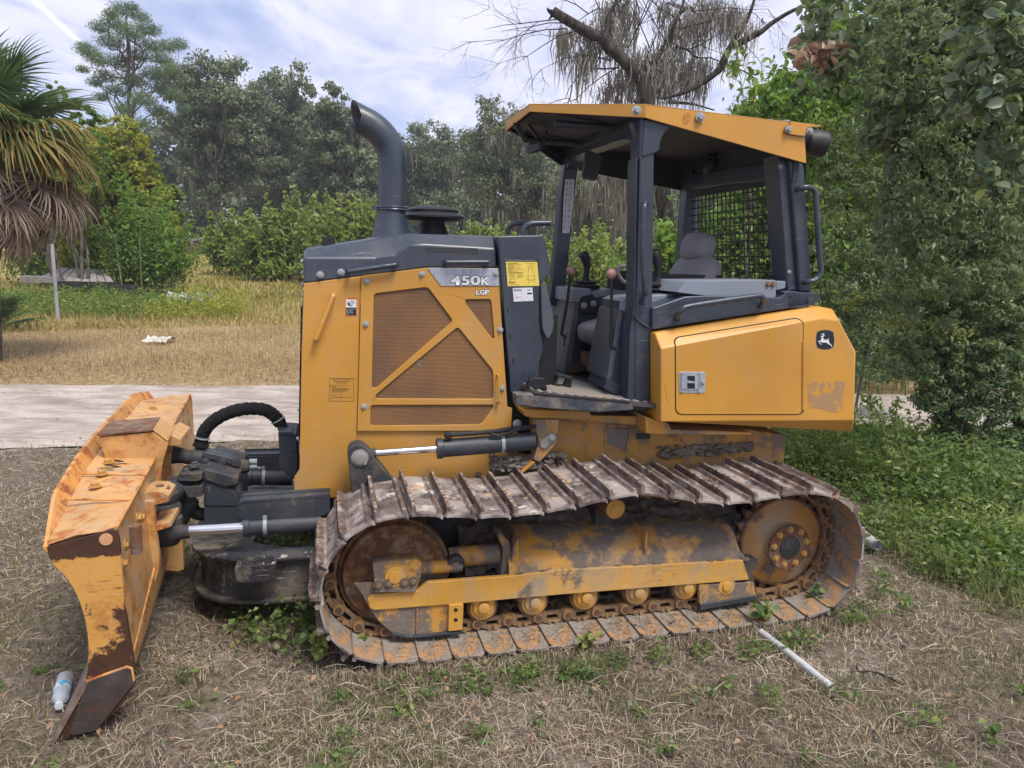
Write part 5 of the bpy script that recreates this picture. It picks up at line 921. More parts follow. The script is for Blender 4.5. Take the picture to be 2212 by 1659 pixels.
for i in range(16):                                           # pressed ribs running across, bending towards the lip
    u0 = .74+i*.055; q = [(u0+.02, .50), (u0-.04, .62), (u0-.22, .95), (u0-.40, 1.30)] if i > 3 else [(u0, .50), (u0, .62), (u0-.03, .9), (u0-.1, 1.2)]
    mb = MB(); hw = .010
    rows = [[(max(a-hw, .80), b, FZ(a)+.001), (max(a-hw*.6, .80), b, FZ(a)+.005), (max(a+hw*.6, .805), b, FZ(a)+.005), (max(a+hw, .81), b, FZ(a)+.001)] for a, b in q]
    mb.sheet(rows); part('floor_rib', mb, M_FRIB, plt_, smooth=False)
part('lip_tread', MB().prism(L('A', .455, [(5, 1412), (905, 1492), (905, 1512), (5, 1432)]), .455, .475), M_BLACK, plt_, bevel=.003)
# kick plate and foot pedal
plate('A', .58, [(-60, 1370), (-30, 1290), (10, 1275), (102, 1278), (135, 1384)], .05, 'kick_plate', M_BLACK, plt_, bevel=.004)
pd = MB()
for (a, b, c, d) in (((172, 1345), (215, 1228), (240, 1240), (205, 1350)), ((258, 1372), (310, 1262), (350, 1260), (348, 1370))): pd.prism(L('A', .80, [a, b, c, d]), .78, .81)
pd.prism(L('A', .80, [(195, 1250), (215, 1226), (352, 1260), (345, 1290)]), .76, .84); part('foot_pedal', pd, M_BLACK, plt_, bevel=.004)

# consoles
def cons(name, k, v, vb, front, side_extra, mat): pass
# far console
vc = 1.42
fc = part('far_console', MB().prism(L('A', vc, [(405, 560), (320, 1230), (560, 1190), (800, 1150), (930, 900), (960, 480), (720, 440), (430, 500)]), vc, 1.92), M_CHAR, bevel=.01)
a0 = U('A', 405, 560, vc); b0 = U('A', 300, 1232, vc); a0.x -= .0; 
# pale slanted front face, wider at the bottom
part('console_front', MB().loft([[(a0.x-.012, vc-.004, a0.z), (a0.x-.012, 1.93, a0.z), (a0.x+.03, 1.93, a0.z), (a0.x+.03, vc-.004, a0.z)], [(b0.x-.012, vc-.004, b0.z), (b0.x-.012, 2.0, b0.z), (b0.x+.03, 2.0, b0.z), (b0.x+.03, vc-.004, b0.z)]]), M_CONS, fc, bevel=.006)
plate('A', vc-.002, [(402, 575), (425, 505), (720, 440), (960, 470), (960, 520), (720, 505), (430, 560)], .50, 'console_top', M_CONSL, fc, bevel=.008)
part('console_cap', MB().box((a0.x-.03, vc-.01, a0.z-.01), (a0.x+.10, 1.93, a0.z+.085)), M_CONSL, fc, bevel=.012)
plate('A', vc-.02, [(425, 680), (440, 520), (560, 490), (600, 560), (640, 650), (600, 680)], .03, 'pump_cover', M_BLACK, fc, r=.02, bevel=.008)
for x, y in ((470, 600), (560, 582)): bolt(BZ, U('A', x, y, vc-.021), fc, 1.3)
plate('A', vc-.012, [(335, 1140), (310, 1232), (500, 1210), (498, 1135)], .02, 'toe_strip', M_RUSTY, fc)
def boot(k, x, y, v, par, joy=True, s=1.):
    p = U(k, x, y, v)+Vector((0, 0, .045)); r = MB().lathe(p-Vector((0, 0, .075)), (0, 0, 1), [(0, .105*s), (.01, .112*s), (.02, .078*s), (.026, .095*s), (.036, .10*s), (.046, .062*s), (.052, .072*s), (.062, .078*s), (.072, .03*s), (.085, .02*s), (.11, .02*s)], 24)
    b = part('lever_boot', r, M_RUB, par, ang=50)
    if joy:
        q = MB(); pts = [p+Vector((.0, 0, .02)), p+Vector((.003, 0, .07)), p+Vector((.002, 0, .10)), p+Vector((-.01, 0, .145)), p+Vector((-.028, 0, .175)), p+Vector((-.036, 0, .19))]
        q.tube(pts, [.018, .022, .026, .033, .034, .018], 14); part('joystick_grip', q, M_BLACK, b, ang=60)
    return b
boot('A', 490, 420, 1.62, fc)
# near console beside the post
vn_ = .66
nc = part('near_console', MB().prism(L('A', vn_, [(820, 560), (935, 575), (1120, 540), (1120, 1400), (882, 1480), (662, 1375), (712, 1270)]), vn_, .96), M_CHAR, bevel=.008)
a1 = U('A', 812, 640, vn_); b1 = U('A', 700, 1290, vn_)
part('console_front', MB().loft([[(a1.x-.012, vn_-.004, a1.z), (a1.x-.012, .97, a1.z), (a1.x+.02, .97, a1.z), (a1.x+.02, vn_-.004, a1.z)], [(b1.x-.012, vn_-.004, b1.z), (b1.x-.012, 1.0, b1.z), (b1.x+.02, 1.0, b1.z), (b1.x+.02, vn_-.004, b1.z)]]), M_CONS, nc, bevel=.006)
plate('A', vn_-.012, [(815, 555), (935, 590), (910, 672), (803, 638)], .015, 'console_cap', M_CONSL, nc, bevel=.004)
plate('A', vn_-.01, [(812, 562), (880, 530), (1430, 480), (1470, 510), (1120, 578), (938, 592)], .30, 'console_top', M_CONSL, nc, bevel=.006)
plate('A', vn_-.022, [(662, 1375), (690, 1278), (890, 1368), (880, 1482), (700, 1400)], .02, 'toe_guard', M_CHARD, nc, bevel=.004)
boot('A', 1150, 455, .85, nc)
for x, y in ((880, 532), ): bolt(BZ, U('A', x, y, .66), nc, 1.)
# hand levers with pink knobs
def lever(par, v, knob, pts):
    P_ = [U('A', x, y, v) for x, y in pts]; h = part('hand_lever', MB().tube(smoothpath(P_, 4), .0095, 10), M_BLACK, par, ang=60)
    k = U('A', *knob, v); part('knob', MB().lathe(k-Vector((0, 0, .03)), (0, 0, 1), [(0, .008), (.006, .017), (.015, .025), (.03, .030), (.045, .026), (.055, .015), (.06, .001)], 18), M_PINK, h, ang=70)
lever(fc, 1.12, (346, 280), [(343, 315), (318, 560), (268, 830), (268, 868), (300, 890), (296, 910)])
lever(nc, .66, (730, 303), [(730, 335), (728, 700), (724, 960), (735, 990), (768, 1005)])
for x0, y0, v in ((290, 930, vc-.01), ): plate('A', v, [(x0-4, y0-30), (x0+6, y0-30), (x0+2, y0+50), (x0-8, y0+50)], .002, 'lever_slot', M_DARK, fc)

# ---------------------------------------------------------------- seat
def pillow(mb, c, sx, sy, sz, rot=0., n=14, pw=3.2):
    c = Vector(c); rings = []
    for i in range(n+1):
        ph = -math.pi/2+math.pi*i/n; zz = math.copysign(abs(math.sin(ph))**(2/pw), math.sin(ph)); rr = abs(math.cos(ph))**(2/pw); ring = []
        for j in range(24):
            th = 2*math.pi*j/24; ex_ = math.copysign(abs(math.cos(th))**(2/pw), math.cos(th)); ey = math.copysign(abs(math.sin(th))**(2/pw), math.sin(th))
            p = Vector((ex_*rr*sx, ey*rr*sy, zz*sz)); p.rotate(Matrix.Rotation(rot, 3, 'Y')); ring.append(c+p)
        rings.append(ring)
    return mb.loft(rings)
seat = empty('seat', parent=ROOT)
sc_ = U('A', 730, 840, 1.2)
part('seat_cushion', pillow(MB(), (sc_.x+.06, 1.2, sc_.z), .26, .25, .085, R(-5)), M_SEAT, seat, ang=80)
part('seat_base', MB().prism(L('A', 1.05, [(575, 900), (585, 930), (720, 955), (900, 930), (900, 880)]), 1.0, 1.4), M_BLACK, seat, bevel=.01)
sb = U('A', 720, 1080, 1.2); part('suspension_boot', MB().lathe((sb.x+.08, 1.2, sb.z-.10), (0, 0, 1), [(0, .13), (.015, .15), (.03, .12), (.05, .15), (.07, .12), (.09, .15), (.11, .12), (.13, .15), (.15, .12), (.2, .12)], 28), M_RUB, seat)
part('pedestal', MB().prism(L('A', 1.04, [(605, 1080), (585, 1220), (900, 1260), (900, 1080)]), 1.04, 1.36), M_RUSTY, seat, bevel=.01)
hb = U('A', 1450, 260, 1.2); hh = U('A', 1570, 90, 1.2)
part('backrest', pillow(MB(), (hb.x+.0, 1.2, hb.z-.13), .10, .25, .24, R(24)), M_SEAT, seat, ang=80)
part('headrest', pillow(MB(), (hh.x-.03, 1.2, hh.z+.02), .075, .15, .095, R(12)), M_SEAT, seat, ang=80)
part('armrest', MB().prism(rrect(L('A', .98, [(1122, 372), (1160, 312), (1240, 305), (1748, 316), (1750, 360), (1500, 362), (1330, 372)]), .015), .96, 1.05), M_RUB, seat, bevel=.012, seg=3)
part('armrest', MB().prism(L('A', 1.45, [(720, 270), (1220, 290), (1225, 318), (960, 320), (945, 480), (720, 470)]), 1.42, 1.52), M_BLACK, seat, bevel=.01)
part('seat_back_frame', MB().prism(L('A', 1.1, [(1130, 372), (1720, 372), (1720, 280), (1640, 270), (1600, 330), (1300, 365)]), 1.1, 1.3), M_BLACK, seat)
M_GTUBE = paint('grey_tube', (.13, .14, .155), dirt=.2, rough=.35)
handle('arm_loop', [U('A', *q, .85) for q in ((960, 236), (830, 232), (795, 245), (790, 300), (835, 370), (880, 385), (960, 386))], .012, M_GTUBE, seat)

# ---------------------------------------------------------------- roll-over canopy
def post(name, v, top, bot, wv, cap=None):     # quads at depth v : ((x0,y),(x1,y)) top/bottom in zoom 0 D pixels
    a, b = [U(0, x/.54861, y/.54861, v) for x, y in top]; c, d_ = [U(0, x/.54861, y/.54861, v) for x, y in bot]
    return part(name, MB().loft([[(a.x, v, a.z), (b.x, v, b.z), (b.x, v+wv, b.z), (a.x, v+wv, a.z)], [(c.x, v, c.z), (d_.x, v, d_.z), (d_.x, v+wv, d_.z), (c.x, v+wv, c.z)]]), M_CHAR, bevel=.012, seg=3)
can = empty('canopy', parent=ROOT)
# front near post: main face and the narrower facet towards the front
fp = part('front_post', MB().loft([[(p.x, .53, p.z), (q.x, .53, q.z), (q.x, .66, q.z), (p.x-.005, .66, p.z)] for p, q in
     ((U(0, 1385/.54861, 252/.54861, .53), U(0, 1415/.54861, 262/.54861, .53)), (U(0, 1376/.54861, 620/.54861, .53), U(0, 1410/.54861, 640/.54861, .53)), (U(0, 1372/.54861, 690/.54861, .53), U(0, 1408/.54861, 700/.54861, .53)), (U(0, 1372/.54861, 888/.54861, .53), U(0, 1404/.54861, 888/.54861, .53)))]), M_CHAR, can, bevel=.012, seg=3)
part('front_face', MB().loft([[(p.x, .535, p.z), (q.x, .54, q.z), (q.x+.004, .60, q.z), (p.x+.0, .655, p.z)] for p, q in
     ((U('A', 962, -780, .535), U('A', 976, -780, .54)), (U('A', 945, 250, .535), U('A', 960, 250, .54)), (U('A', 938, 590, .535), U('A', 955, 590, .54)), (U('A', 900, 860, .535), U('A', 985, 860, .54)), (U('A', 880, 1480, .535), U('A', 960, 1480, .54)), (U('A', 940, 1580, .535), U('A', 975, 1580, .54)))]), M_CHAR, fp, bevel=.006)
part('weld_seam', MB().tube([U('A', *q, .524) for q in ((930, 670), (945, 690), (975, 735), (1040, 785), (1105, 825))], .006, 8), M_CHAR, fp)
plate('B', .522, [(1530, 232), (1800, 312), (1745, 360), (1700, 430), (1682, 545), (1640, 575), (1520, 615), (1508, 600)], .02, 'gusset', M_CHAR, fp, bevel=.004)
gl = [U('B', *q, .58) for q in ((1395, 262), (1530, 232), (1515, 600), (1462, 590), (1455, 480), (1440, 380), (1415, 310))]
part('gusset', MB().extr(gl, (0, .05, 0)), M_CHAR, fp, bevel=.004)
handle('grab_rail', [U('A', *q, .50) for q in ((1045, 595), (1040, 470))]+[U('A', 1040, 470, .47), U(0, 1388/.54861, 560/.54861, .455), U(0, 1390/.54861, 480/.54861, .455), U(0, 1392/.54861, 446/.54861, .46), U(0, 1396/.54861, 440/.54861, .50), U(0, 1397/.54861, 440/.54861, .53)], .015, M_CHAR, fp, 5)
# far front post and header loop, bent from square tube
def sqpath(name, pts, w_, dpt, par, ref=Vector((0, 1, 0))):
    P_ = [Vector(p) for p in pts]; rings = []
    for i, p in enumerate(P_):
        d = (P_[min(i+1, len(P_)-1)]-P_[max(i-1, 0)]).normalized(); b = ref-d*ref.dot(d); b.normalize(); a = d.cross(b)
        rings.append([p+a*w_/2+b*dpt/2, p-a*w_/2+b*dpt/2, p-a*w_/2-b*dpt/2, p+a*w_/2-b*dpt/2])
    return part(name, MB().loft(rings), M_CHAR, par, bevel=.014, seg=3)
vf = 1.85
def at(x, y, v): return U(0, x/.54861, y/.54861, v)
ff = [at(1205, 600, vf), at(1214, 480, vf), at(1228, 360, vf)]
h1_ = at(1236, 330, 1.80); ffp = smoothpath([at(1196, 660, vf), at(1205, 600, vf), at(1218, 470, vf), at(1229, 365, vf), Vector((h1_.x+.01, 1.80, 2.60)), Vector((h1_.x+.015, 1.66, 2.66)), Vector((1.43, 1.2, 2.665)), Vector((1.42, .80, 2.655)), Vector((1.42, .62, 2.62))], 4)
sqpath('front_hoop', ffp, .085, .10, can, Vector((1, 0, 0)))
plate('B', 1.79, [(720, 848), (812, 850), (800, 1100), (760, 1400), (688, 1400), (704, 1000)], .002, 'symbol_decal', M_STW, can)
dl = []
for i in range(9):
    for j in range(2):
        x, y = 738-3*i+j*42-i*.8, 885+i*56
        dl += [(x-10, y+8, x+8, y+8, 7), (x-4, y-10, x+3, y+2, 9), (x-12, y+16, x+10, y+16, 3)]
lines('B', 1.787, dl+[(706-2*i, 915+56*i, 800-2*i, 917+56*i, 2) for i in range(9)]+[(766, 850, 730, 1395, 2)], can, M_CHAR)
# rear far hoop
rf = smoothpath([at(1473, 640, 1.85), at(1480, 560, 1.85), at(1487, 470, 1.85), at(1496, 400, 1.85), at(1508, 362, 1.82), Vector((2.33, 1.66, 2.50)), Vector((2.33, 1.2, 2.49)), Vector((2.33, .72, 2.47))], 4)
sqpath('rear_hoop', rf, .10, .12, can, Vector((1, 0, 0)))
# near rear post: two faces
part('rear_post', MB().loft([[(p.x, .54, p.z), (q.x, .54, q.z), (q.x, .68, q.z), (p.x, .68, p.z)] for p, q in ((U('D', 992, 440, .54), U('D', 1106, 480, .54)), (U('D', 1075, 1465, .54), U('D', 1168, 1465, .54)))]), M_CHAR, can, bevel=.014, seg=3)
part('post_filler', MB().loft([[(p.x, .57, p.z), (q.x, .57, q.z), (q.x, .72, q.z), (p.x, .72, p.z)] for p, q in ((U('D', 900, 400, .57), U('D', 1000, 430, .57)), (U('D', 978, 1455, .57), U('D', 1080, 1455, .57)))]), M_CHAR, can, bevel=.01)
part('post_foot', MB().prism(L('D', .50, [(948, 1462), (1190, 1470), (1188, 1488), (1150, 1498), (1148, 1570), (1120, 1586), (975, 1590), (972, 1492), (948, 1478)]), .50, .74), M_CHAR, can, bevel=.006)
plate('D', .62, [(1150, 1470), (1215, 1470), (1228, 1490), (1225, 1545), (1150, 1550)], .06, 'foot_bracket', M_CHARD, can, r=.015, bevel=.004)
handle('grab_rail', [U('D', *q, v_) for q, v_ in (((1050, 672), .535), ((1100, 662), .50), ((1150, 660), .50), ((1190, 700), .50), ((1200, 800), .50), ((1225, 1200), .50), ((1232, 1310), .50), ((1200, 1365), .50), ((1150, 1383), .50), ((1105, 1385), .535))], .017, M_CHAR, can, 5)
bolts(BZs, 'D', .569, [(920, 500), (988, 1310)], can)
# roof: tapered plan, flat front, falling to the rear
A_ = U('B', 350, 72, .90); Bf = U('B', 82, 215, 1.50)
ztop = U('B', 1545, 76, .50).z; uk = U('B', 1545, 76, .50).x
rp = {'A': (A_.x, .90, A_.z), 'B': (A_.x+.01, 1.50, A_.z+.005), 'K': (uk, .50, ztop), 'K2': (uk+.02, 1.95, ztop), 'R': tuple(U('D', 1130, 172, .50)), }
rp['R2'] = (rp['R'][0]+.02, 1.95, rp['R'][2])
ab = U('B', 343, 155, .90).z; kb = U('B', 1540, 218, .50).z; rb = U('D', 1122, 476, .50); rbt = U('D', 1112, 265, .50)
th_ = .008
rm = MB()
T = lambda k: Vector(rp[k])
rm.extr([T('A'), T('K'), T('K2'), T('B')], (0, 0, -.01)); rm.extr([T('K'), T('R'), T('R2'), T('K2')], (0, 0, -.01))
roof = part('roof', rm, M_YELF, can, smooth=False, bevel=.003)
def fascia(name, top, bot, inward, **k):
    inn = Vector(inward)*th_; mb = MB(); n = len(top); vs = [Vector(p) for p in top]+[Vector(p) for p in reversed(bot)]
    mb.extr(vs, inn); return part(name, mb, M_YELF, roof, bevel=.003, **k)
Kb = Vector((uk, .50, kb)); K2b = Vector((uk+.02, 1.95, kb)); Ab = Vector((rp['A'][0]+.0, .90, ab)); Bb = Vector((rp['B'][0], 1.50, ab-.01)); Rb = Vector((rb.x, .50, rb.z)); R2b = Vector((rb.x+.02, 1.95, rb.z))
Rt = Vector((rbt.x, .50, T('R').z))
fascia('fascia', [T('A'), T('K')], [Ab, Kb], (.4, .9, 0)); fascia('fascia', [T('K'), T('R')+Vector((-.0, 0, 0)), Vector((rbt.x, .50, rbt.z))], [Kb, Rb, Vector((rbt.x, .50, rbt.z))][:2], (0, 1, 0))
fascia('fascia', [T('B'), T('K2')], [Bb, K2b], (.4, -.9, 0)); fascia('fascia', [T('K2'), T('R2')], [K2b, R2b], (0, -1, 0)); fascia('fascia', [T('A'), T('B')], [Ab, Bb], (1, 0, 0))
# charcoal ceiling under the yellow shell
cm = MB(); dz = Vector((0, 0, -.035)); i_ = Vector((0, .03, 0)); cm.extr([T('A')+dz+Vector((.03, .02, 0)), T('K')+dz+i_, T('K2')+dz-i_, T('B')+dz+Vector((.03, -.02, 0))], (0, 0, -.012)); cm.extr([T('K')+dz+i_, T('R')+dz+i_-Vector((.04, 0, 0)), T('R2')+dz-i_-Vector((.04, 0, 0)), T('K2')+dz-i_], (0, 0, -.012))
# deep side rails inside the fascia
cm.extr([T('K')+dz+i_, T('R')+dz+i_-Vector((.04, 0, 0)), Rb+Vector((-.05, .03, .02)), Kb+Vector((0, .03, .015))], (0, .012, 0)); cm.extr([T('K2')+dz-i_, T('R2')+dz-i_-Vector((.04, 0, 0)), R2b+Vector((-.05, -.03, -.04)), K2b+Vector((0, -.03, -.10))], (0, .012, 0))
cm.extr([T('K2')+dz-i_, T('B')+dz+Vector((.03, -.02, 0)), Bb+Vector((.03, -.02, .0)), K2b+Vector((0, -.03, -.10))], (0, .012, 0))
cm.box((2.30, .53, 2.40), (2.335, 1.92, T('R').z-.03))
part('ceiling', cm, M_CEIL, roof, smooth=False)
for v_ in (.9, 1.55): part('roof_beam', MB().tube([Vector((1.0, v_, T('K').z-.055)), Vector((1.45, v_, T('K').z-.06))], .02, 8), M_CHAR, roof)
part('roof_rib', MB().prism([(1.36, T('K').z-.05), (1.42, T('K').z-.052), (1.42, T('K').z-.085), (1.36, T('K').z-.083)], .56, 1.9), M_CHAR, roof)
bolts(BZ, 'B', .492, [(1446, 144), (2096, 214)], roof, 1.5)
ring_ = MB(); c_ = U('B', 1971, 201, .491); ring_.tube([c_+Vector((math.cos(a)*.016, 0, math.sin(a)*.02)) for a in [i*math.pi/8 for i in range(17)]], .0025, 6); part('plug_ring', ring_, M_STO, roof)
# rear corner flap with light
part('corner_flap', MB().prism(rrect(L('D', .488, [(1000, 150), (1240, 183), (1232, 192), (1140, 194), (1122, 215), (1116, 262), (1000, 250), (962, 240), (955, 200), (985, 180)]), .01), .488, .496), M_YELF, roof, bevel=.002)
part('edge_line', MB().tube([U('D', *q, .487) for q in ((1000, 148), (998, 178), (965, 190), (955, 215), (965, 240), (1000, 252), (1114, 265))], .0022, 6), M_RUSTY, roof)
bolts(BZ, 'D', .486, [(983, 214), (1147, 228)], roof, 1.2); part('roof_tab', MB().prism(L('D', .50, [(953, 140), (1000, 140), (1003, 155), (955, 152)]), .5, .56), M_BOLT, roof, bevel=.003)
def lamp(k, x, y, v, par, d=(1, 0, 0), r=.062, ln=.10):
    p = U(k, x, y, v); dd = Vector(d).normalized(); l = part('work_light', MB().lathe(p-dd*ln*.5, dd, [(0, r*.55), (.01, r*.8), (ln*.4, r), (ln, r*1.02), (ln+.006, r*.9)], 24), M_BLACK, par, bevel=.002)
    part('lens', MB().lathe(p+dd*(ln*.5+.003), dd, [(0, r*.88), (.006, r*.6), (.009, .001)], 24), M_DARK, l); return l
lamp('D', 1180, 315, .62, roof, (1, -.05, -.12), .072, .12); lamp('D', 375, 478, 1.45, roof, (1, 0, -.2), .07, .06); 
# front light bracket wedge
bk = MB(); 
for q in (((185, 270), (240, 262), (335, 470), (300, 470)), ((285, 225), (310, 220), (455, 400), (430, 430), (410, 405))): bk.extr([U('B', *z, 1.25) for z in q], (0, .02, 0))
fb = part('light_bracket', bk, M_BLACK, roof); 
part('front_light', MB().loft([[tuple(U('B', *q, v_)) for q in pp] for pp, v_ in ((((305, 560), (325, 490), (470, 450), (530, 335), (545, 370), (500, 520), (440, 575), (340, 585)), 1.22), (((315, 550), (335, 500), (475, 460), (520, 345), (535, 375), (490, 510), (440, 560), (345, 575)), 1.36))]), M_BLACK, roof, bevel=.008)
part('light_rim', MB().loft([[tuple(U('B', *q, v_)) for q in ((308, 572), (318, 500), (470, 462), (452, 540), (350, 582))] for v_ in (1.205, 1.222)]), M_CONS, roof, bevel=.006)
# interior mirror
mp_ = [U('B', *q, 1.15) for q in ((940, 540), (1090, 600), (1108, 640), (1045, 850), (1020, 862), (915, 835), (898, 815))]
part('mirror', MB().prism(rrect([(p.x, p.z) for p in mp_], .02), 1.15, 1.19), M_BLACK, can, bevel=.01)
handle('rear_wiring', [U('D', *q, 1.4) for q in ((345, 345), (350, 400), (400, 425), (440, 410))], .008, M_BLACK, can)
# protective mesh across the back
ms = empty('mesh_screen', parent=can)
us = 2.36
def SP(t, s):    # t across (near 0 .. far 1), s up 0..1
    a = Vector((2.475, .66, 1.66)); b = Vector((2.40, 1.80, 1.66)); c = Vector((2.36, .66, 2.52)); d = Vector((2.345, 1.80, 2.50))
    return (a*(1-t)+b*t)*(1-s)+(c*(1-t)+d*t)*s
for i in range(22):
    t = (i+.3)/21.6; part('wire', MB().tube([SP(t, 0), SP(t, 1)], .0045, 6), M_BLACK, ms)
for i in range(17):
    s_ = (i+.4)/17; part('wire', MB().tube([SP(0, s_)-Vector((.007, 0, 0)), SP(1, s_)-Vector((.007, 0, 0))], .0045, 6), M_BLACK, ms)

# ---------------------------------------------------------------- side beam above the fender, rails, grey panel
vb_ = .50
part('side_beam', MB().prism(L(3, vb_, [(822, 1060), (980, 1005), (1100, 1000), (1440, 1010), (1480, 975), (1600, 990), (1600, 1045), (822, 1165)]), vb_, .95), M_CHAR, bevel=.008)
part('side_panel', MB().prism(rrect(L(3, vb_+.03, [(985, 930), (1420, 925), (1420, 1000), (1410, 1016), (1100, 1003), (940, 985)]), .01), vb_+.03, .90), M_CONSL, bevel=.008)
part('side_panel', MB().prism(L(3, vb_+.06, [(1421, 930), (1468, 930), (1466, 965), (1421, 975)]), vb_+.06, .85), M_CONSL, bevel=.004)
bolts(BR, 3, vb_+.029, [(1380, 945), (1404, 946)], ROOT, .8)
handle('side_rail', [U(3, *q, v_) for q, v_ in (((945, 1110), .50), ((940, 1095), .45), ((965, 1070), .42), ((1010, 1050), .42), ((1310, 1005), .42), ((1350, 1008), .42), ((1360, 1025), .45), ((1345, 1050), .50))], .016, M_CHAR, None, 5)
bpy.data.objects['side_rail'].parent = ROOT
for x in (1260, 1390): part('panel_loop', MB().tube(smoothpath([U(3, x-16, 925, .72), U(3, x-8, 910, .72), U(3, x+12, 910, .72), U(3, x+20, 925, .72)], 3), .006, 6), M_BLACK)
# tail rail seen behind
# ---------------------------------------------------------------- fender box (fuel tank / service compartment)
VB = .40
nf = L(3, VB, [(862, 1257), (1640, 1110), (1725, 1118), (1803, 1275), (1797, 1606), (862, 1612)])
out_top = L(3, VB+.075, [(832, 1180), (1628, 1052), (1692, 1064)])
ob = L(3, VB+.05, [(1806, 1272), (1789, 1660), (846, 1606)])
ring0 = nf; ring1 = [out_top[0], out_top[1], out_top[2], ob[0], ob[1], ob[2]]
r0 = [(a, VB, b) for a, b in ring0]; r1 = [(ring1[i][0], VB+(.075 if i < 3 else .05), ring1[i][1]) for i in range(6)]
r2 = [(a, 1.98, c) for a, b, c in r1]
box = part('fender_box', MB().loft([r0, r1, r2]), M_YELF, bevel=.010, seg=3, ang=25)
# under-side lip, slightly recessed charcoal gap under the box top
a_, b_ = Vector((nf[0][0], VB, nf[0][1])), Vector((nf[1][0], VB, nf[1][1])); at_, bt_ = Vector(r1[0]), Vector(r1[1])
def vface(u, z, off=0.):                                   # y of the near face incl. its sloping top facet
    zb = a_.z+(b_.z-a_.z)*(u-a_.x)/(b_.x-a_.x); zt = at_.z+(bt_.z-at_.z)*(u-at_.x)/(bt_.x-at_.x)
    return VB+(0 if z <= zb else min(1, (z-zb)/(zt-zb))*.075)-off
def facet_sheet(name, poly, off, mat, par, th=0):
    bm = bmesh.new(); f = bm.faces.new([bm.verts.new((x, 0, z)) for x, z in poly])
    nrm = Vector((-(b_.z-a_.z), 0, (b_.x-a_.x))).normalized(); bmesh.ops.bisect_plane(bm, geom=bm.verts[:]+bm.edges[:]+bm.faces[:], plane_co=(a_.x, 0, a_.z), plane_no=nrm)
    for v in bm.verts: v.co.y = vface(v.co.x, v.co.z, off)
    if th:
        r_ = bmesh.ops.extrude_face_region(bm, geom=bm.faces[:]); [setattr(v.co, 'y', v.co.y+th) for v in r_['geom'] if isinstance(v, bmesh.types.BMVert)]
    bmesh.ops.recalc_face_normals(bm, faces=bm.faces); me = bpy.data.meshes.new(name); bm.to_mesh(me); bm.free(); me.materials.append(mat)
    o = bpy.data.objects.new(name, me); COL.objects.link(o); o.parent = par
    if th: md = o.modifiers.new('b', 'BEVEL'); md.width = .0025; md.segments = 2; md.limit_method = 'ANGLE'
    return o
dp = L(3, VB, [(930, 1222), (1552, 1118), (1552, 1576), (930, 1576)])
dpo = []
for r_, pts in ((0, [(930, 1208), (1551, 1108), (1551, 1577), (931, 1577)]),):
    dpo = rrect(L(3, VB, [(930, 1207), (1553, 1105), (1551, 1577), (931, 1577)]), .045, 6)
facet_sheet('door_gap', dpo, .0012, M_DARK, box)
dpi = rrect(L(3, VB, [(934, 1211), (1548, 1110), (1547, 1573), (935, 1573)]), .043, 6)
fdoor = facet_sheet('fender_door', dpi, .0045, M_YELF, box, .004)
hg = MB(); ht, hbm = U(3, 1552, 1222, VB-.006), U(3, 1550, 1556, VB-.006)
for i in range(7):
    a = ht.lerp(hbm, i/7+.003); b = ht.lerp(hbm, (i+1)/7-.004); hg.cyl(a, b, .008, 10)
part('hinge', hg, M_YELF, box); plate(3, VB-.009, [(1548, 1556), (1556, 1556), (1556, 1562), (1548, 1562)], .01, 'hinge_end', M_DARK, box)
# latch
lt = part('latch_plate', MB().prism(rrect(L('A', VB-.008, [(1360, 1218), (1608, 1221), (1606, 1417), (1360, 1415)]), .008), VB-.008, VB-.003), M_PLATE, fdoor, bevel=.0015)
plate('A', VB-.0095, [(1384, 1252), (1550, 1254), (1550, 1383), (1384, 1381)], .001, 'latch_recess', M_DARK, lt, r=.005)
rim = L('A', VB-.012, [(1380, 1248), (1556, 1250), (1556, 1387), (1380, 1385)]); part('latch_rim', MB().holes(rrect(rim, .006), [rrect(L('A', VB-.012, [(1388, 1256), (1548, 1258), (1548, 1379), (1388, 1377)]), .004)], VB-.012, VB-.009), M_BOLT, lt, smooth=False)
for q in ([(1388, 1262), (1438, 1262), (1436, 1380), (1388, 1380)], [(1508, 1262), (1544, 1262), (1542, 1380), (1508, 1380)], [(1438, 1300), (1508, 1312), (1508, 1326), (1438, 1324)]): plate('A', VB-.014, q, .005, 'paddle', M_PLATE, lt, bevel=.001)
bolt(BZ, U('A', 1581, 1317, VB-.009), lt, .9)
for x, y in ((1385, 1232), (1546, 1232), (1385, 1400), (1546, 1402)): bolt(BZs, U('A', x, y, VB-.009), lt, .55)
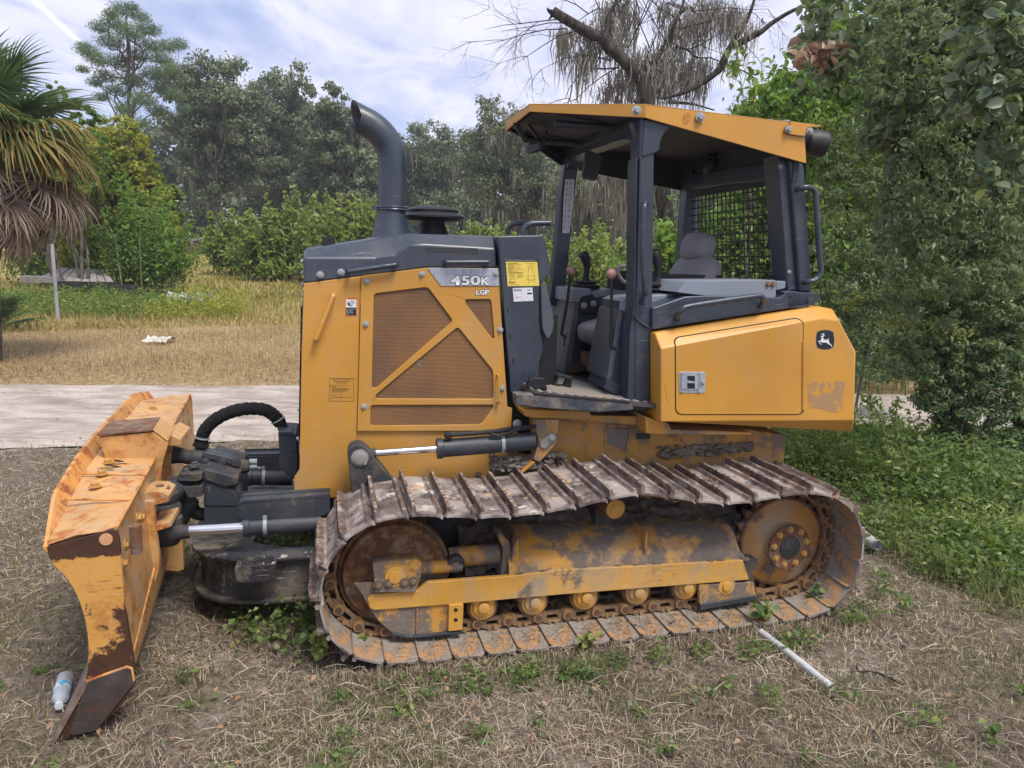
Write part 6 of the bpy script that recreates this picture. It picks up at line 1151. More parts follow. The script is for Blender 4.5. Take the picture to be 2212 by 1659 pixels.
# emblem: leaping deer on a barrel-shaped black field
def smooth2(pts, n=5): return [(p.x, p.z) for p in smoothpath(pts+[pts[0]], n)[:-1]]
emb = L('F', VB-.0015, [(480, 470), (640, 395), (890, 358), (1130, 395), (1290, 470), (1335, 700), (1350, 860), (1335, 1050), (1295, 1240), (1130, 1325), (890, 1362), (640, 1330), (480, 1240), (435, 1040), (422, 860), (440, 680)])
ec_ = part('emblem', MB().prism(emb, VB-.0015, VB-.0003), flat('emblem_rim', (.10, .09, .085)), box, smooth=False)
cxe = sum(a for a, b in emb)/len(emb); cze = sum(b for a, b in emb)/len(emb)
part('emblem_field', MB().prism([(cxe+(a-cxe)*.95, cze+(b-cze)*.95) for a, b in emb], VB-.0022, VB-.0008), flat('emblem_black', (.014, .018, .028)), ec_, smooth=False)
deer = [(650, 708), (672, 690), (740, 668), (785, 650), (792, 618), (768, 606), (720, 606), (660, 608), (658, 600), (700, 582), (730, 578), (722, 548), (732, 545), (752, 575), (785, 590), (798, 560), (795, 512), (808, 512), (828, 560), (824, 600), (815, 645), (860, 636), (872, 645), (860, 668), (815, 682), (795, 700), (785, 780), (795, 835), (830, 855), (900, 855), (1000, 868), (1030, 880), (1022, 840), (1014, 795), (1030, 785), (1052, 830), (1080, 860), (1075, 882), (1055, 895), (1080, 950), (1095, 1010), (1110, 1055), (1165, 1085), (1190, 1115), (1240, 1218), (1228, 1228), (1210, 1224), (1150, 1130), (1090, 1108), (1000, 1060), (945, 1005), (850, 1010), (740, 1008), (660, 975), (590, 962), (600, 985), (640, 1040), (690, 1075), (708, 1095), (700, 1108), (672, 1102), (640, 1080), (560, 975), (535, 940), (545, 925), (600, 915), (668, 905), (680, 850), (690, 790), (712, 735), (700, 722), (668, 724)]
part('deer', MB().prism(L('F', VB-.0028, deer), VB-.0028, VB-.0018), M_WHITE, ec_, smooth=False)
# worn-off patch showing primer
def patch_mat():
    t = NT('primer_patch'); c = t.co(); f = t.step(t.math('ADD', t.math('MULTIPLY', t.noise(c, 11, 7, .6), .75), t.math('MULTIPLY', t.noise(t.map(c, (40, 40, 6)), 1, 4), .25)), .53, .56)
    return t.bsdf(t.mix(f, (.37, .22, .10), tuple(q*1.06 for q in YEL)), .5)
pj = [(372, 8), (520, 4), (678, 2), (676, 60), (660, 90), (672, 150), (664, 262), (560, 255), (470, 225), (380, 222), (378, 120)]
plate('J', VB-.0008, pj, .0006, 'primer_patch', patch_mat(), box, smooth=False)
lines('A', VB-.0007, [(1222, 1322, 1235, 1400, 5), (1235, 1400, 1256, 1508, 4)], box, M_RUSTY)

# ---------------------------------------------------------------- main frame under the platform
VM = .72
mf = part('main_frame', MB().prism(L(0, VM, [(x/.54861, y/.54861) for x, y in ((1150, 893), (1405, 893), (1600, 925), (1700, 940), (1693, 1010), (1690, 1060), (1000, 1110), (1060, 1010), (1155, 1000))]), VM, 1.68), M_YELD, bevel=.01)
part('belly', MB().box((-.3, .82, .42), (2.15, 1.6, .70)), M_CHARM, mf)
part('mount_plate', MB().prism(L(2, .60, [(1320, 1122), (1690, 1130), (1700, 1165), (1690, 1175), (1400, 1172), (1340, 1162)]), .60, .9), M_YEL, mf, bevel=.006)
part('mount_plate', MB().prism(L(0, .66, [(x/.54861, y/.54861) for x, y in ((1225, 893), (1370, 896), (1370, 915), (1225, 903))]), .62, .9), M_YELD, mf, bevel=.004)
part('fender_support', MB().prism(L(0, .62, [(x/.54861, y/.54861) for x, y in ((1375, 890), (1425, 905), (1430, 918), (1600, 924), (1600, 930), (1410, 928), (1378, 926))]), .5, .75), M_YELD, mf, bevel=.005)
# recessed pocket and small vent
pk = part('pocket_rim', MB().holes(rrect(L(5, VM-.012, [(302, -20), (478, -20), (476, 0), (455, 128), (430, 138), (302, 98)]), .02), [rrect(L(5, VM-.012, [(312, -14), (462, -14), (460, 0), (443, 112), (425, 122), (312, 86)]), .02)], VM-.012, VM+.002), M_YELD, mf, smooth=False, bevel=.003)
plate(5, VM-.004, [(310, -16), (464, -16), (462, 0), (445, 114), (425, 124), (310, 88)], .003, 'pocket', paint('pocket_grey', (.16, .13, .11), dirt=.5), mf)
plate(5, VM-.006, [(508, 10), (598, 10), (598, 48), (508, 48)], .005, 'vent', M_CHARD, mf); lines(5, VM-.008, [(515, 18+8*i, 592, 18+8*i, 3) for i in range(4)], mf, M_BLACK)
# bracket with pin
bkp = part('cylinder_bracket', MB().prism(L(2, .585, [(1396, 1178), (1525, 1178), (1512, 1300), (1480, 1345), (1416, 1412), (1383, 1395), (1410, 1300), (1395, 1230)]), .585, .625), M_YELD, mf, bevel=.006)
part('bracket_edge', MB().prism(L(2, .58, [(1300, 1470), (1375, 1408), (1395, 1412), (1318, 1478)]), .58, .75), M_YEL, mf, bevel=.004)
pin = part('pin_plate', MB().prism(rrect(L(2, .572, [(1420, 1300), (1478, 1250), (1502, 1262), (1500, 1288), (1448, 1338), (1420, 1330)]), .02), .572, .585), flat('galvanised', (.30, .29, .27), .55, .2), bkp, bevel=.003)
bolts(BZ, 2, .572, [(1482, 1276)], pin, 1.3); bolts(BZ, 2, .70, [(1293, 1200)], mf, 1.5)

def cylinder(k, v, rod0, rod1, b0, b1, rr, rb_, par, band=None, matb=M_CHARD, name='lift_cylinder'):
    A, B, C_, D_ = [U(k, *q, v) for q in (rod0, rod1, b0, b1)]
    d = (D_-C_).normalized(); L0 = (D_-C_).length
    c = part(name, MB().lathe(C_, d, [(0, rb_*.7), (.001, rb_*1.12), (.03, rb_*1.12), (.034, rb_), (L0-.004, rb_), (L0, rb_*.9)], 28), matb, par)
    part('rod', MB().cyl(A, B+(C_-B)*1.0, rr, 20), M_CHROME, c, ang=50)
    if band is not None:
        p = C_.lerp(D_, band); part('band', MB().lathe(p-d*.010, d, [(0, rb_), (.001, rb_*1.06), (.019, rb_*1.06), (.02, rb_)], 28), M_BOLT, c)
        part('band_lug', MB().box((p.x-.01, v-rb_*.5, p.z+rb_*.7), (p.x+.01, v-rb_*.3, p.z+rb_*1.45)), M_BOLT, c, bevel=.002)
    return c
lc = cylinder(2, .60, (492, 1362), (860, 1340), (856, 1336), (1388, 1294), .019, .050, ROOT, .66)
def hose(name, k, v, pts, r, mat, par, n=5): return part(name, MB().tube(smoothpath([U(k, x, y, v) if len((x, y)) == 2 else 0 for x, y in pts], n), r, 10), mat, par, ang=60)
hose('hose', 2, .57, [(905, 1262), (940, 1260), (1040, 1254), (1180, 1240), (1300, 1225), (1395, 1215)], .012, M_RUB, lc)
hose('hose', 2, .555, [(1150, 1255), (1190, 1265), (1250, 1250), (1320, 1222)], .008, M_RUB, lc); hose('hose', 2, .57, [(1150, 1256), (1155, 1244), (1250, 1228), (1340, 1228)], .010, M_RUB, lc)
part('hose_fitting', MB().prism(L(2, .57, [(901, 1248), (938, 1246), (938, 1282), (901, 1282)]), .56, .60), M_BLACK, lc, bevel=.003)
hose('fitting', 2, .57, [(938, 1258), (1010, 1256)], .010, M_BOLT, lc, 2)
part('rod_end', MB().tube([U(2, 470, 1364, .60), U(2, 525, 1360, .60)], [.035, .026], 14), M_CHARM, lc)
# lift arm lug (C-frame upright)
arm = part('lift_arm', MB().prism(rrect(L(2, .55, [(372, 1380), (380, 1330), (430, 1308), (478, 1330), (520, 1390), (610, 1500), (640, 1620), (400, 1640)]), .03, 5), .55, .66), M_CHARM, bevel=.008)
p = U(2, 438, 1386, .55); part('pin', MB().lathe(p, (0, -1, 0), [(-.02, .045), (.004, .045), (.006, .032), (.018, .032), (.020, .027)], 24), flat('pin_grey', (.25, .24, .22), .6), arm, bevel=.001)
part('pin', MB().prism(rrect(L(2, .535, [(446, 1380), (478, 1400), (474, 1424), (458, 1424)]), .006), .535, .55), flat('pin_grey2', (.28, .27, .24), .6), arm)

# ---------------------------------------------------------------- C-frame, angle cylinders, hoses in front
VC = .66
# curved nose: top plate, web, bottom plate  (plan outline in u,v)
zt_ = U('C', 700, 1300, .60).z; zb_ = U('C', 700, 1570, .62).z
print('cframe z', zt_, zb_, U('C', 375, 1190, .95), U('C', 1170, 1280, .56))
plan_o = [(-.05, .52), (-.45, .52), (-.62, .53), (-.80, .57), (-.93, .66), (-1.00, .80), (-1.02, 1.0), (-1.02, 1.4), (-1.00, 1.6), (-.93, 1.74), (-.80, 1.83), (-.62, 1.87), (-.05, 1.88)]
plan_i = [(-.05, .66), (-.40, .66), (-.55, .69), (-.68, .78), (-.74, .92), (-.76, 1.1), (-.76, 1.3), (-.74, 1.48), (-.68, 1.62), (-.55, 1.71), (-.40, 1.74), (-.05, 1.74)]
def rnd_plan(o):
    return [(p.x, p.z) for p in smoothpath([(a, 0, b) for a, b in o], 4)]
po, pi_ = rnd_plan(plan_o), rnd_plan(plan_i)
zt_, zb_ = .385, .155
cf = MB()
def slab(mb, o, i, z0, z1):
    ring = o+list(reversed(i)); mb.extr([(a, b, z0) for a, b in ring], (0, 0, z1-z0))
slab(cf, po, pi_, zt_-.016, zt_)
cframe = part('c_frame', cf, M_CFR, bevel=.003)
wm_ = MB(); w1 = [(a*.965-.0 if a < -.5 else a, b+(.03 if b < 1 else -.03)) for a, b in po]; w2 = [(a*.94 if a < -.5 else a, b+(.055 if b < 1 else -.055)) for a, b in po]; slab(wm_, w1, w2, zb_, zt_-.016); part('frame_web', wm_, M_CFR, cframe)
bm_ = MB(); slab(bm_, po, pi_, zb_-.018, zb_); part('bottom_plate', bm_, M_CFR, cframe, bevel=.003)
# step with serrated treads on the near side (perforated grip plate)
def grip_step(p0, p1, z, v, par, depth=.09):
    mb = MB(); mb.prism(rrect([(p0-.005, z-.012), (p0, z-.085), (p0+.03, z-.10), (p1-.04, z-.10), (p1-.005, z-.07), (p1, z-.012)], .012), v-.012, v); mb.box((p0, v, z-.016), (p1, v+depth, z-.012)); s = part('grip_step', mb, M_CFR, par, bevel=.003)
    t = MB(); n = int((p1-p0)/.022)
    for i in range(n):
        for j in range(5):
            u = p0+.012+i*(p1-p0-.02)/n+(.011 if j % 2 else 0); vv = v+.006+j*.018; t.lathe((u, vv, z-.013), (0, 0, 1), [(0, .0085), (.014, .0055), (.014, .001)], 7)
    part('tread_teeth', t, M_CFR, s, smooth=False)
p0 = U('C', 642, 1395, .45); p1 = U('C', 955, 1395, .45)
grip_step(p0.x, p1.x, U('C', 800, 1370, .47).z, .43, cframe)
grip_step(-.52, -.33, .60, 1.68, cframe)
# ball tower at the nose
VT = .92
tower = part('ball_tower', MB().prism(rrect(L('C', VT, [(388, 690), (640, 850), (665, 900), (668, 1110), (400, 1110)]), .01), VT, 1.42), M_CHARD, bevel=.008)
part('tower_window', MB().prism(rrect(L('C', VT-.006, [(408, 790), (600, 840), (650, 870), (655, 960), (408, 960)]), .01), VT-.006, VT), M_CHARD, tower, bevel=.003)
part('tower_top', MB().prism(rrect(L('C', VT-.02, [(385, 690), (410, 676), (660, 745), (655, 800), (560, 820), (400, 765)]), .012), VT-.02, 1.44), M_CHARM, tower, bevel=.01)
part('ear_plate', MB().prism(rrect(L('C', .90, [(200, 720), (215, 700), (390, 695), (385, 745), (340, 758), (215, 755)]), .006), .86, 1.05), M_CHARM, tower, bevel=.006)
part('ear_plate', MB().prism(rrect(L('C', .90, [(240, 800), (395, 790), (395, 870), (290, 880)]), .006), .86, 1.02), M_CHARM, tower, bevel=.006)
for x, y in ((262, 692), (330, 690), (326, 640)): q = U('C', x, y, .93); part('pin_cap', MB().lathe(q-Vector((0, 0, .012)), (0, 0, 1), [(0, .03), (.012, .03), (.014, .018), (.024, .018), (.025, .001)], 18), M_CHARD, tower)
# angle cylinder running back along the near side, with its guard
cylinder('C', .62, (165, 1150), (290, 1158), (700, 1125), (1290, 1090), .001, .045, ROOT, .28, name='angle_cylinder')
part('angle_rod', MB().cyl(U('C', 280, 1152, .62), U('C', 702, 1128, .62), .029, 24), M_CHROME, bpy.data.objects['angle_cylinder'], ang=50)
part('rod_eye', MB().tube([U('C', 60, 1175, .62), U('C', 150, 1168, .62), U('C', 225, 1160, .62), U('C', 285, 1155, .62)], [.05, .052, .038, .034], 16), M_CHARM, bpy.data.objects['angle_cylinder'])
gd = MB().prism(L('C', .60, [(660, 945), (700, 930), (1366, 885), (1366, 1010), (1290, 1045), (740, 1075), (665, 1060)]), .60, .615); gd.prism(L('C', .60, [(660, 945), (700, 930), (1366, 885), (1366, 900), (700, 948), (662, 962)]), .60, .76)
guard = part('cylinder_guard', gd, M_CHARD, bevel=.003)
tm = MB(); gA, gB = U('C', 662, 940, .6), U('C', 1366, 888, .6)
for v_ in (.602, .69, .757):
    for i in range(44):
        p = gA.lerp(gB, (i+.3)/44); tm.extr([(p.x-.006, v_, p.z), (p.x+.006, v_, p.z), (p.x+.004, v_, p.z+.012), (p.x-.004, v_, p.z+.012)], (0, .004, 0))
part('serrated_edge', tm, M_CHARD, guard, smooth=False)
# second guard and cylinder on the far side
gd = MB().prism(L('C', 1.72, [(692, 582), (975, 575), (985, 690), (835, 690), (830, 660), (695, 660)]), 1.72, 1.735); gd.prism(L('C', 1.72, [(692, 582), (1000, 575), (1000, 590), (692, 598)]), 1.72, 1.88); g2 = part('cylinder_guard', gd, M_CHARD, bevel=.003)
tm = MB(); gA, gB = U('C', 695, 580, 1.72), U('C', 985, 574, 1.72)
for v_ in (1.722, 1.86):
    for i in range(24):
        p = gA.lerp(gB, (i+.3)/24); tm.extr([(p.x-.006, v_, p.z), (p.x+.006, v_, p.z), (p.x+.004, v_, p.z+.014), (p.x-.004, v_, p.z+.014)], (0, .004, 0))
part('serrated_edge', tm, M_CHARD, g2, smooth=False)
c2 = cylinder('C', 1.74, (560, 738), (730, 733), (730, 735), (1080, 742), .022, .055, ROOT, .36, name='angle_cylinder')
# tilt link from the tower to the blade
tl = MB().tube(smoothpath([U('C', *q, 1.12) for q in ((250, 585), (330, 590), (430, 608), (540, 635), (650, 655), (745, 655))], 3), [.04, .04, .045, .05, .052, .052, .05, .05, .052, .055, .055, .05, .045, .04, .04, .035][:16], 14)
tlk = part('tilt_link', tl, M_CHARM, ang=50)
part('link_cover', MB().prism(rrect(L('C', 1.06, [(375, 575), (385, 552), (410, 545), (600, 590), (662, 630), (655, 650), (600, 645), (420, 600)]), .012), 1.06, 1.16), M_CHARD, tlk, bevel=.008)
part('link_boot', MB().tube([U('C', *q, 1.12) for q in ((95, 545), (140, 570), (200, 570), (260, 580))], [.052, .055, .046, .04], 16), M_RUB, tlk, ang=60)
for x in (400, 530, 640): q = U('C', x, 625, 1.055); part('link_bolt', MB().lathe(q+Vector((0, .01, 0)), (0, -1, 0), [(0, .028), (.012, .026), (.016, .015)], 12), M_CHARM, tlk)
for y in (622, 660): part('fitting', MB().cyl(U('C', 745, y, 1.2), U('C', 805, y-2, 1.2), .018, 8), M_BOLT, tlk)
# hydraulic blade cylinder, short and thick at the left
part('tilt_cylinder', MB().cyl(U('C', 120, 860, .85), U('C', 250, 800, .98), .062, 28), M_CHARD, bevel=.004)
part('ball_joint', MB().lathe(U('C', 90, 1000, .78), (0, 0, 1), [(-.03, .07), (-.01, .085), (.03, .085), (.05, .07), (.07, .078), (.10, .078), (.11, .04)], 22), M_CHARM, bpy.data.objects['tilt_cylinder'])
part('ball_joint', MB().lathe(U('C', 110, 1120, .66), (0, 0, 1), [(-.09, .055), (-.06, .07), (-.02, .06), (.01, .078), (.05, .078), (.06, .05)], 22), M_CHARM, bpy.data.objects['tilt_cylinder'])
part('boom_stub', MB().tube([U('C', *q, 1.0) for q in ((300, 900), (230, 990), (195, 1090))], [.05, .06, .05], 14), M_CHARM, bpy.data.objects['tilt_cylinder'])
# wrapped hose bundle arching to the front of the hood
hp = smoothpath([U('C', *q, 1.15) for q in ((372, 500), (385, 420), (430, 345), (520, 275), (640, 228), (760, 212), (870, 225), (945, 275), (985, 330))], 8)
hr = [.037+.007*mnoise.noise(Vector((i*.9, 0, 3)))+.004*mnoise.noise(Vector((i*2.3, 5, 3))) for i in range(len(hp))]; hr[0] = .045; hr[1] = .044
def cloth_mat():
    t = NT('wrinkled_sleeve'); c = t.co(); return t.bsdf((.016, .016, .017), .85, 0, t.bump(t.noise(t.map(c, (1, 1, 1)), 26, 5, .65, 1.5), 1., .03), spec=.2)
hs = part('hose_sleeve', MB().tube(hp, hr, 18), cloth_mat(), ang=70)
for i in (6, len(hp)-6): part('sleeve_clamp', MB().tube([hp[i], hp[i+1]], [.043, .043], 18), M_BOLT, hs)
for dx in (-.02, 0, .02):
    part('hose', MB().tube([hp[0]+Vector((dx, 0, .01)), hp[0]+Vector((dx, 0, -.05))], .012, 8), M_CHARD, hs); part('hose', MB().tube([hp[-1]+Vector((dx*.8, dx, .01)), hp[-1]+Vector((dx*.8+.03, dx, -.07))], .013, 8), M_CHARD, hs)
part('hose_box', MB().loft([[(p.x, v_, p.z) for p in [U('C', *q, 1.02) for q in ((965, 395), (1112, 405), (1120, 720), (1090, 758), (1045, 735), (985, 680))]] for v_ in (1.02, 1.30)]), M_CHARD, hs, bevel=.006)
part('box_lid', MB().loft([[(p.x, v_, p.z) for p in [U('C', *q, 1.01) for q in ((965, 405), (970, 388), (1075, 392), (1072, 418))]] for v_ in (1.01, 1.12)]), M_CHARD, hs, bevel=.003)
hose('hose', 'C', 1.0, [(300, 960), (330, 1010), (400, 1025), (500, 1020), (600, 1000), (680, 990)], .036, M_RUB, tower)
# ---------------------------------------------------------------- tracks
tp = [(.03, .768), (.20, .755), (.36, .735), (.52, .728), (.68, .733), (.85, .747), (1.02, .776), (1.20, .800), (1.34, .782), (1.47, .757), (1.63, .724), (1.80, .712), (1.98, .733), (2.14, .747), (2.27, .735), (2.40, .700), (2.50, .62), (2.565, .50), (2.58, .375), (2.555, .22), (2.47, .09), (2.36, .03), (2.2, .012), (1.9, .010), (1.5, .010), (1.1, .010), (.7, .012), (.35, .012), (.1, .018), (-.06, .03), (-.20, .085), (-.295, .19), (-.335, .31), (-.337, .43), (-.305, .55), (-.23, .66), (-.12, .735)]
TP = smoothpath([(a, 0, b) for a, b in tp]+[(tp[0][0], 0, tp[0][1])], 12)
seg_ = [(TP[i+1]-TP[i]).length for i in range(len(TP)-1)]; tot = sum(seg_); NS = 41; pitch = tot/NS
def onpath(s):
    s %= tot
    for i, l in enumerate(seg_):
        if s <= l: return TP[i].lerp(TP[i+1], s/l)
        s -= l
    return TP[-1].copy()
s_shift = .045
frames = []
for i in range(NS):
    a, b = onpath(i*pitch+s_shift), onpath((i+1)*pitch+s_shift); t_ = (b-a).normalized(); c = (a+b)/2
    frames.append(Matrix(((t_.x, 0, -t_.z, c.x), (0, 1, 0, 0), (t_.z, 0, t_.x, c.z), (0, 0, 0, 1))))
def shoe_mesh(W_=.61, seed=1):
    r = random.Random(seed); mb = MB(); hx = pitch/2
    # plate with clipped outer corners and a turned down trailing edge
    ys = [0, .02, .15, .30, .46, .59, W_]
    prof = [(-hx+.004, .0), (-.03, .004), (.04, .003), (hx-.010, -.001), (hx+.001, -.012)]
    top, bot = [], []
    for y in ys:
        cut = .010 if y in (0, W_) else 0
        top.append([(x+(cut if x < -.05 else (-cut if x > .05 else 0)), y, z) for x, z in prof]); bot.append([(x+(cut if x < -.05 else (-cut if x > .05 else 0)), y, z-.011) for x, z in prof])
    mb.sheet(top); b0 = len(mb.f); mb.cm = 1; mb.sheet(bot); mb.cm = 0
    rim_t = [top[0][i] for i in range(5)]+[top[j][4] for j in range(1, 7)]+[top[6][i] for i in (3, 2, 1, 0)]+[top[j][0] for j in (5, 4, 3, 2, 1)]
    rim_b = [bot[0][i] for i in range(5)]+[bot[j][4] for j in range(1, 7)]+[bot[6][i] for i in (3, 2, 1, 0)]+[bot[j][0] for j in (5, 4, 3, 2, 1)]
    n = len(rim_t); mb.add(rim_t+rim_b, [(i, (i+1) % n, n+(i+1) % n, n+i) for i in range(n)])
    # tall grouser, slightly worn crest
    nn = 12
    def bar(x, h, w0, w1, lean):
        rings = []
        for k in range(nn+1):
            y = .008+(W_-.016)*k/nn; hh_ = h*(1-.10*r.random()); e = .88 if k in (0, nn) else 1
            rings.append([(x-w0, y, 0), (x+w0, y, 0), (x+w1+lean, y, hh_*e if k in (0, nn) and h > .03 else hh_), (x-w1+lean, y, hh_*e if k in (0, nn) and h > .03 else hh_)])
        mb.loft(rings)
    bar(-.058, .050, .012, .0075, -.007); bar(.060, .021, .012, .008, .004)
    for y in (.245, .365):
        for x in (-.012, .028): mb.lathe((x, y, .002), (0, 0, 1), [(0, .011), (.008, .010), (.009, .001)], 6)
    me_o = mb.build('track_shoe', [M_SHOE, M_SHOEI], None, smooth=False); return me_o
shoe0 = [shoe_mesh(.61, s) for s in (1, 2, 3)]
def link_mesh():
    mb = MB(); hx = pitch/2
    for y0 in (.232, .352):
        outer = rrect([(-hx-.026, -.030), (-hx-.026, -.082), (-hx+.026, -.086), (-hx+.04, -.076), (hx-.045, -.076), (hx-.028, -.086), (hx-.01, -.086), (hx-.004, -.060), (hx-.02, -.036), (hx-.035, -.018), (-hx+.03, -.018), (-hx+.01, -.03)], .012)
        hole = rrect([(-.032, -.034), (.034, -.034), (.030, -.062), (-.030, -.062)], .008)
        mb.holes(outer, [hole], y0, y0+.026)
    for x in (-hx,): mb.lathe((x, .215, -.056), (0, 1, 0), [(0, .018), (.001, .028), (.018, .030), (.16, .030), (.178, .028)], 16)
    for x in (-.018, .018): mb.lathe((x, .222, -.020), (0, 1, 0), [(0, .011), (.012, .012)], 8)
    return mb.build('track_link', M_LINK, None, smooth=False)
link0 = link_mesh(); track = empty('track', parent=ROOT)
pin0 = MB().lathe((-pitch/2, .213, -.056), (0, 1, 0), [(0, .001), (.0005, .017), (.004, .018)], 14).build('track_pin', M_RUSTY, None)
for i, F in enumerate(frames):
    o = inst(shoe0[i % 3], F, track); o.name = 'track_shoe'; o = inst(link0, F, track); o.name = 'track_link'; o = inst(pin0, F, track); o.name = 'track_pin'
for o in shoe0+[link0, pin0]: bpy.data.objects.remove(o)
# far track: joined, hardly seen
ft = MB()
for F in frames:
    T_ = Matrix.Translation((0, 1.80, 0)) @ F; hx = pitch/2
    for b in (((-hx, 0, -.01), (hx, .61, 0)), ((-.066, 0, 0), (-.054, .61, .052)), ((-hx, .23, -.08), (hx, .38, -.01))):
        q = MB().box(*b); ft.add([tuple(T_ @ Vector(p)) for p in q.v], q.f)
part('far_track', ft, M_RUSTY, smooth=False)
part('far_track_frame', MB().box((.1, 1.95, .12), (2.2, 2.25, .5)), M_YELM)
# ---------------------------------------------------------------- rolling gear
tf = empty('track_frame', parent=ROOT)
CI = Vector((.030, .305, .372)); CS = Vector((2.245, .30, .358))
idl = part('idler_wheel', MB().lathe(CI, (0, 1, 0), [(-.062, .06), (-.058, .15), (-.05, .165), (-.045, .205), (-.055, .225), (-.060, .252), (-.045, .262), (-.032, .264), (-.03, .280), (.03, .280), (.032, .264), (.06, .252), (.06, .06)], 64), M_IDL, tf, bevel=.002)
spr = part('sprocket', MB().lathe(CS, (0, 1, 0), [(-.105, .02), (-.105, .10), (-.098, .106), (-.085, .108), (-.08, .125), (-.06, .13), (-.057, .155), (-.040, .21), (-.028, .232), (-.024, .258), (.02, .262), (.03, .2), (.03, .05)], 64), M_SPR, tf, bevel=.002)
part('hub_plate', MB().lathe(CS, (0, 1, 0), [(-.10, .132), (-.109, .130), (-.111, .10), (-.111, .05)], 40), M_RUSTY, spr)
part('hub_cap', MB().lathe(CS, (0, 1, 0), [(-.122, .001), (-.122, .055), (-.118, .064), (-.09, .068)], 32), M_CHARM, spr)
for i in range(9):
    a = i*2*math.pi/9+.25; p = CS+Vector((math.cos(a)*.105, -.112, math.sin(a)*.105))
    bolt(BR if False else BZ, p, spr, 1.15).data = BR.data
bolts_y = flat('yellow_bolt', (.45, .24, .06), .6); by = bpy.data.meshes.new_from_object(BZ); by.materials.clear(); by.materials.append(bolts_y)
for o in spr.children:
    if o.name.startswith('bolt'): o.data = by
tg = MB()
for i in range(23):
    a = i*2*math.pi/23; c_, s_ = math.cos(a), math.sin(a); q = []
    for rr_, w_ in ((.250, .030), (.285, .017), (.302, .008)): q.append((rr_, w_))
    poly = [(r_*c_-w_*s_, r_*s_+w_*c_) for r_, w_ in q]+[(r_*c_+w_*s_, r_*s_-w_*c_) for r_, w_ in reversed(q)]
    tg.prism([(CS.x+x, CS.z+z) for x, z in poly], .285, .325)
part('sprocket_teeth', tg, M_RUSTY, spr, smooth=False)
ringm = MB().lathe(CS, (0, 1, 0), [(-.024, .225), (-.026, .264), (.02, .268)], 48); part('sprocket_rim', ringm, M_RUSTY, spr)
VBm = .17
beam = part('frame_beam', MB().prism(L(4, VBm, [(575, 1092), (610, 1062), (900, 1040), (970, 985), (1500, 945), (2157, 890), (2157, 1042), (620, 1168), (590, 1150)])[:5]+L(5, VBm, [(0, 905), (1205, 840), (1245, 968), (0, 1066)])+L(4, VBm, [(1200, 1122), (620, 1168), (590, 1150)]), VBm, VBm+.03), M_BEAM, tf, bevel=.004)
# upper sloping cover
ca, cb2 = U(4, 1500, 935, VBm+.02), U(5, 1205, 845, VBm+.02); tops = U(5, 300, 690, .30).z
cov = MB(); rows = []
for v_, dz_ in ((.185, -.02), (.188, .035), (.20, .060), (.27, .135), (.33, .165), (.45, .175), (.46, .0)):
    rows.append([(ca.x+(cb2.x-ca.x-(.0 if dz_ < .05 else .02))*k/16, v_, ca.z+(cb2.z-ca.z)*k/16+dz_) for k in range(17)])
cov.sheet(rows); part('frame_cover', cov, M_YELM, tf, ang=50)
part('cover_end', MB().prism([(ca.x-.01, ca.z-.05), (ca.x+.03, ca.z+.16), (ca.x+.05, ca.z+.19), (ca.x+.06, ca.z-.05)], .20, .46), M_YELM, tf, bevel=.004)
for u_ in (1.36,): part('cover_seam', MB().prism([(u_, ca.z), (u_+.012, ca.z), (u_+.01, ca.z+.17), (u_, ca.z+.17)], .20, .44), M_YELM, tf)
part('frame_core', MB().box((.35, VBm+.03, .235), (2.05, .46, .30)), M_CHARM, tf)
# scooped front of the frame and idler yoke
guard_f = part('idler_guard', MB().prism(L(4, VBm+.012, [(488, 992), (618, 985), (905, 1040), (1205, 1120), (1198, 1300), (1100, 1322), (860, 1345), (740, 1318), (650, 1240), (590, 1160), (545, 1070)]), VBm+.012, VBm+.026), M_YELM, tf, bevel=.003)
part('guard_rail', MB().prism(L(4, VBm, [(735, 1312), (860, 1335), (1195, 1298), (1193, 1320), (860, 1350), (740, 1330)]), VBm-.005, VBm+.03), M_CHARD, guard_f, bevel=.003)
part('guard_rib', MB().prism(L(4, VBm, [(895, 1155), (910, 1153), (905, 1320), (893, 1322)]), VBm+.002, VBm+.02), M_YELM, guard_f, bevel=.002)
tabp = part('guard_tab', MB().prism(L(4, VBm-.012, [(1108, 1134), (1202, 1126), (1196, 1296), (1104, 1305)]), VBm-.012, VBm+.01), M_BEAM, guard_f, bevel=.003)
for x, y in ((1153, 1165), (1153, 1230)): plate(4, VBm-.014, [(x-12, y-6), (x, y-13), (x+12, y-6), (x+12, y+6), (x, y+13), (x-12, y+6)], .003, 'hole', M_DARK, tabp)
yk = part('idler_yoke', MB().prism(L(4, .16, [(608, 862), (690, 850), (892, 838), (930, 860), (930, 920), (892, 1050), (622, 1052), (620, 965)]), .16, .24), M_YELM, tf, bevel=.006)
yc = U(4, 755, 945, .16); part('yoke_boss', MB().lathe(yc, (0, -1, 0), [(0, .052), (.012, .050), (.013, .03), (.02, .03), (.022, .001)], 26), M_BEAM, yk, bevel=.001)
part('yoke_cap', MB().prism(L(4, .15, [(620, 968), (890, 955), (890, 1048), (622, 1052)]), .150, .162), M_YELM, yk, bevel=.003)
bolts(BR, 4, .15, [(645, 1000), (712, 990), (815, 985), (872, 975)], yk, 1.2)
part('recoil_rod', MB().cyl(U(4, 920, 890, .25), U(4, 1190, 868, .25), .035, 16), M_YELM, tf)
part('recoil_socket', MB().lathe(U(4, 1155, 868, .22), (0, -1, 0), [(-.05, .045), (.0, .045), (.002, .02), (-.01, .018)], 16), M_CHARM, tf)
part('recoil_housing', MB().cyl(U(4, 1105, 820, .30), U(4, 1430, 795, .30), .052, 22), M_YELM, tf)
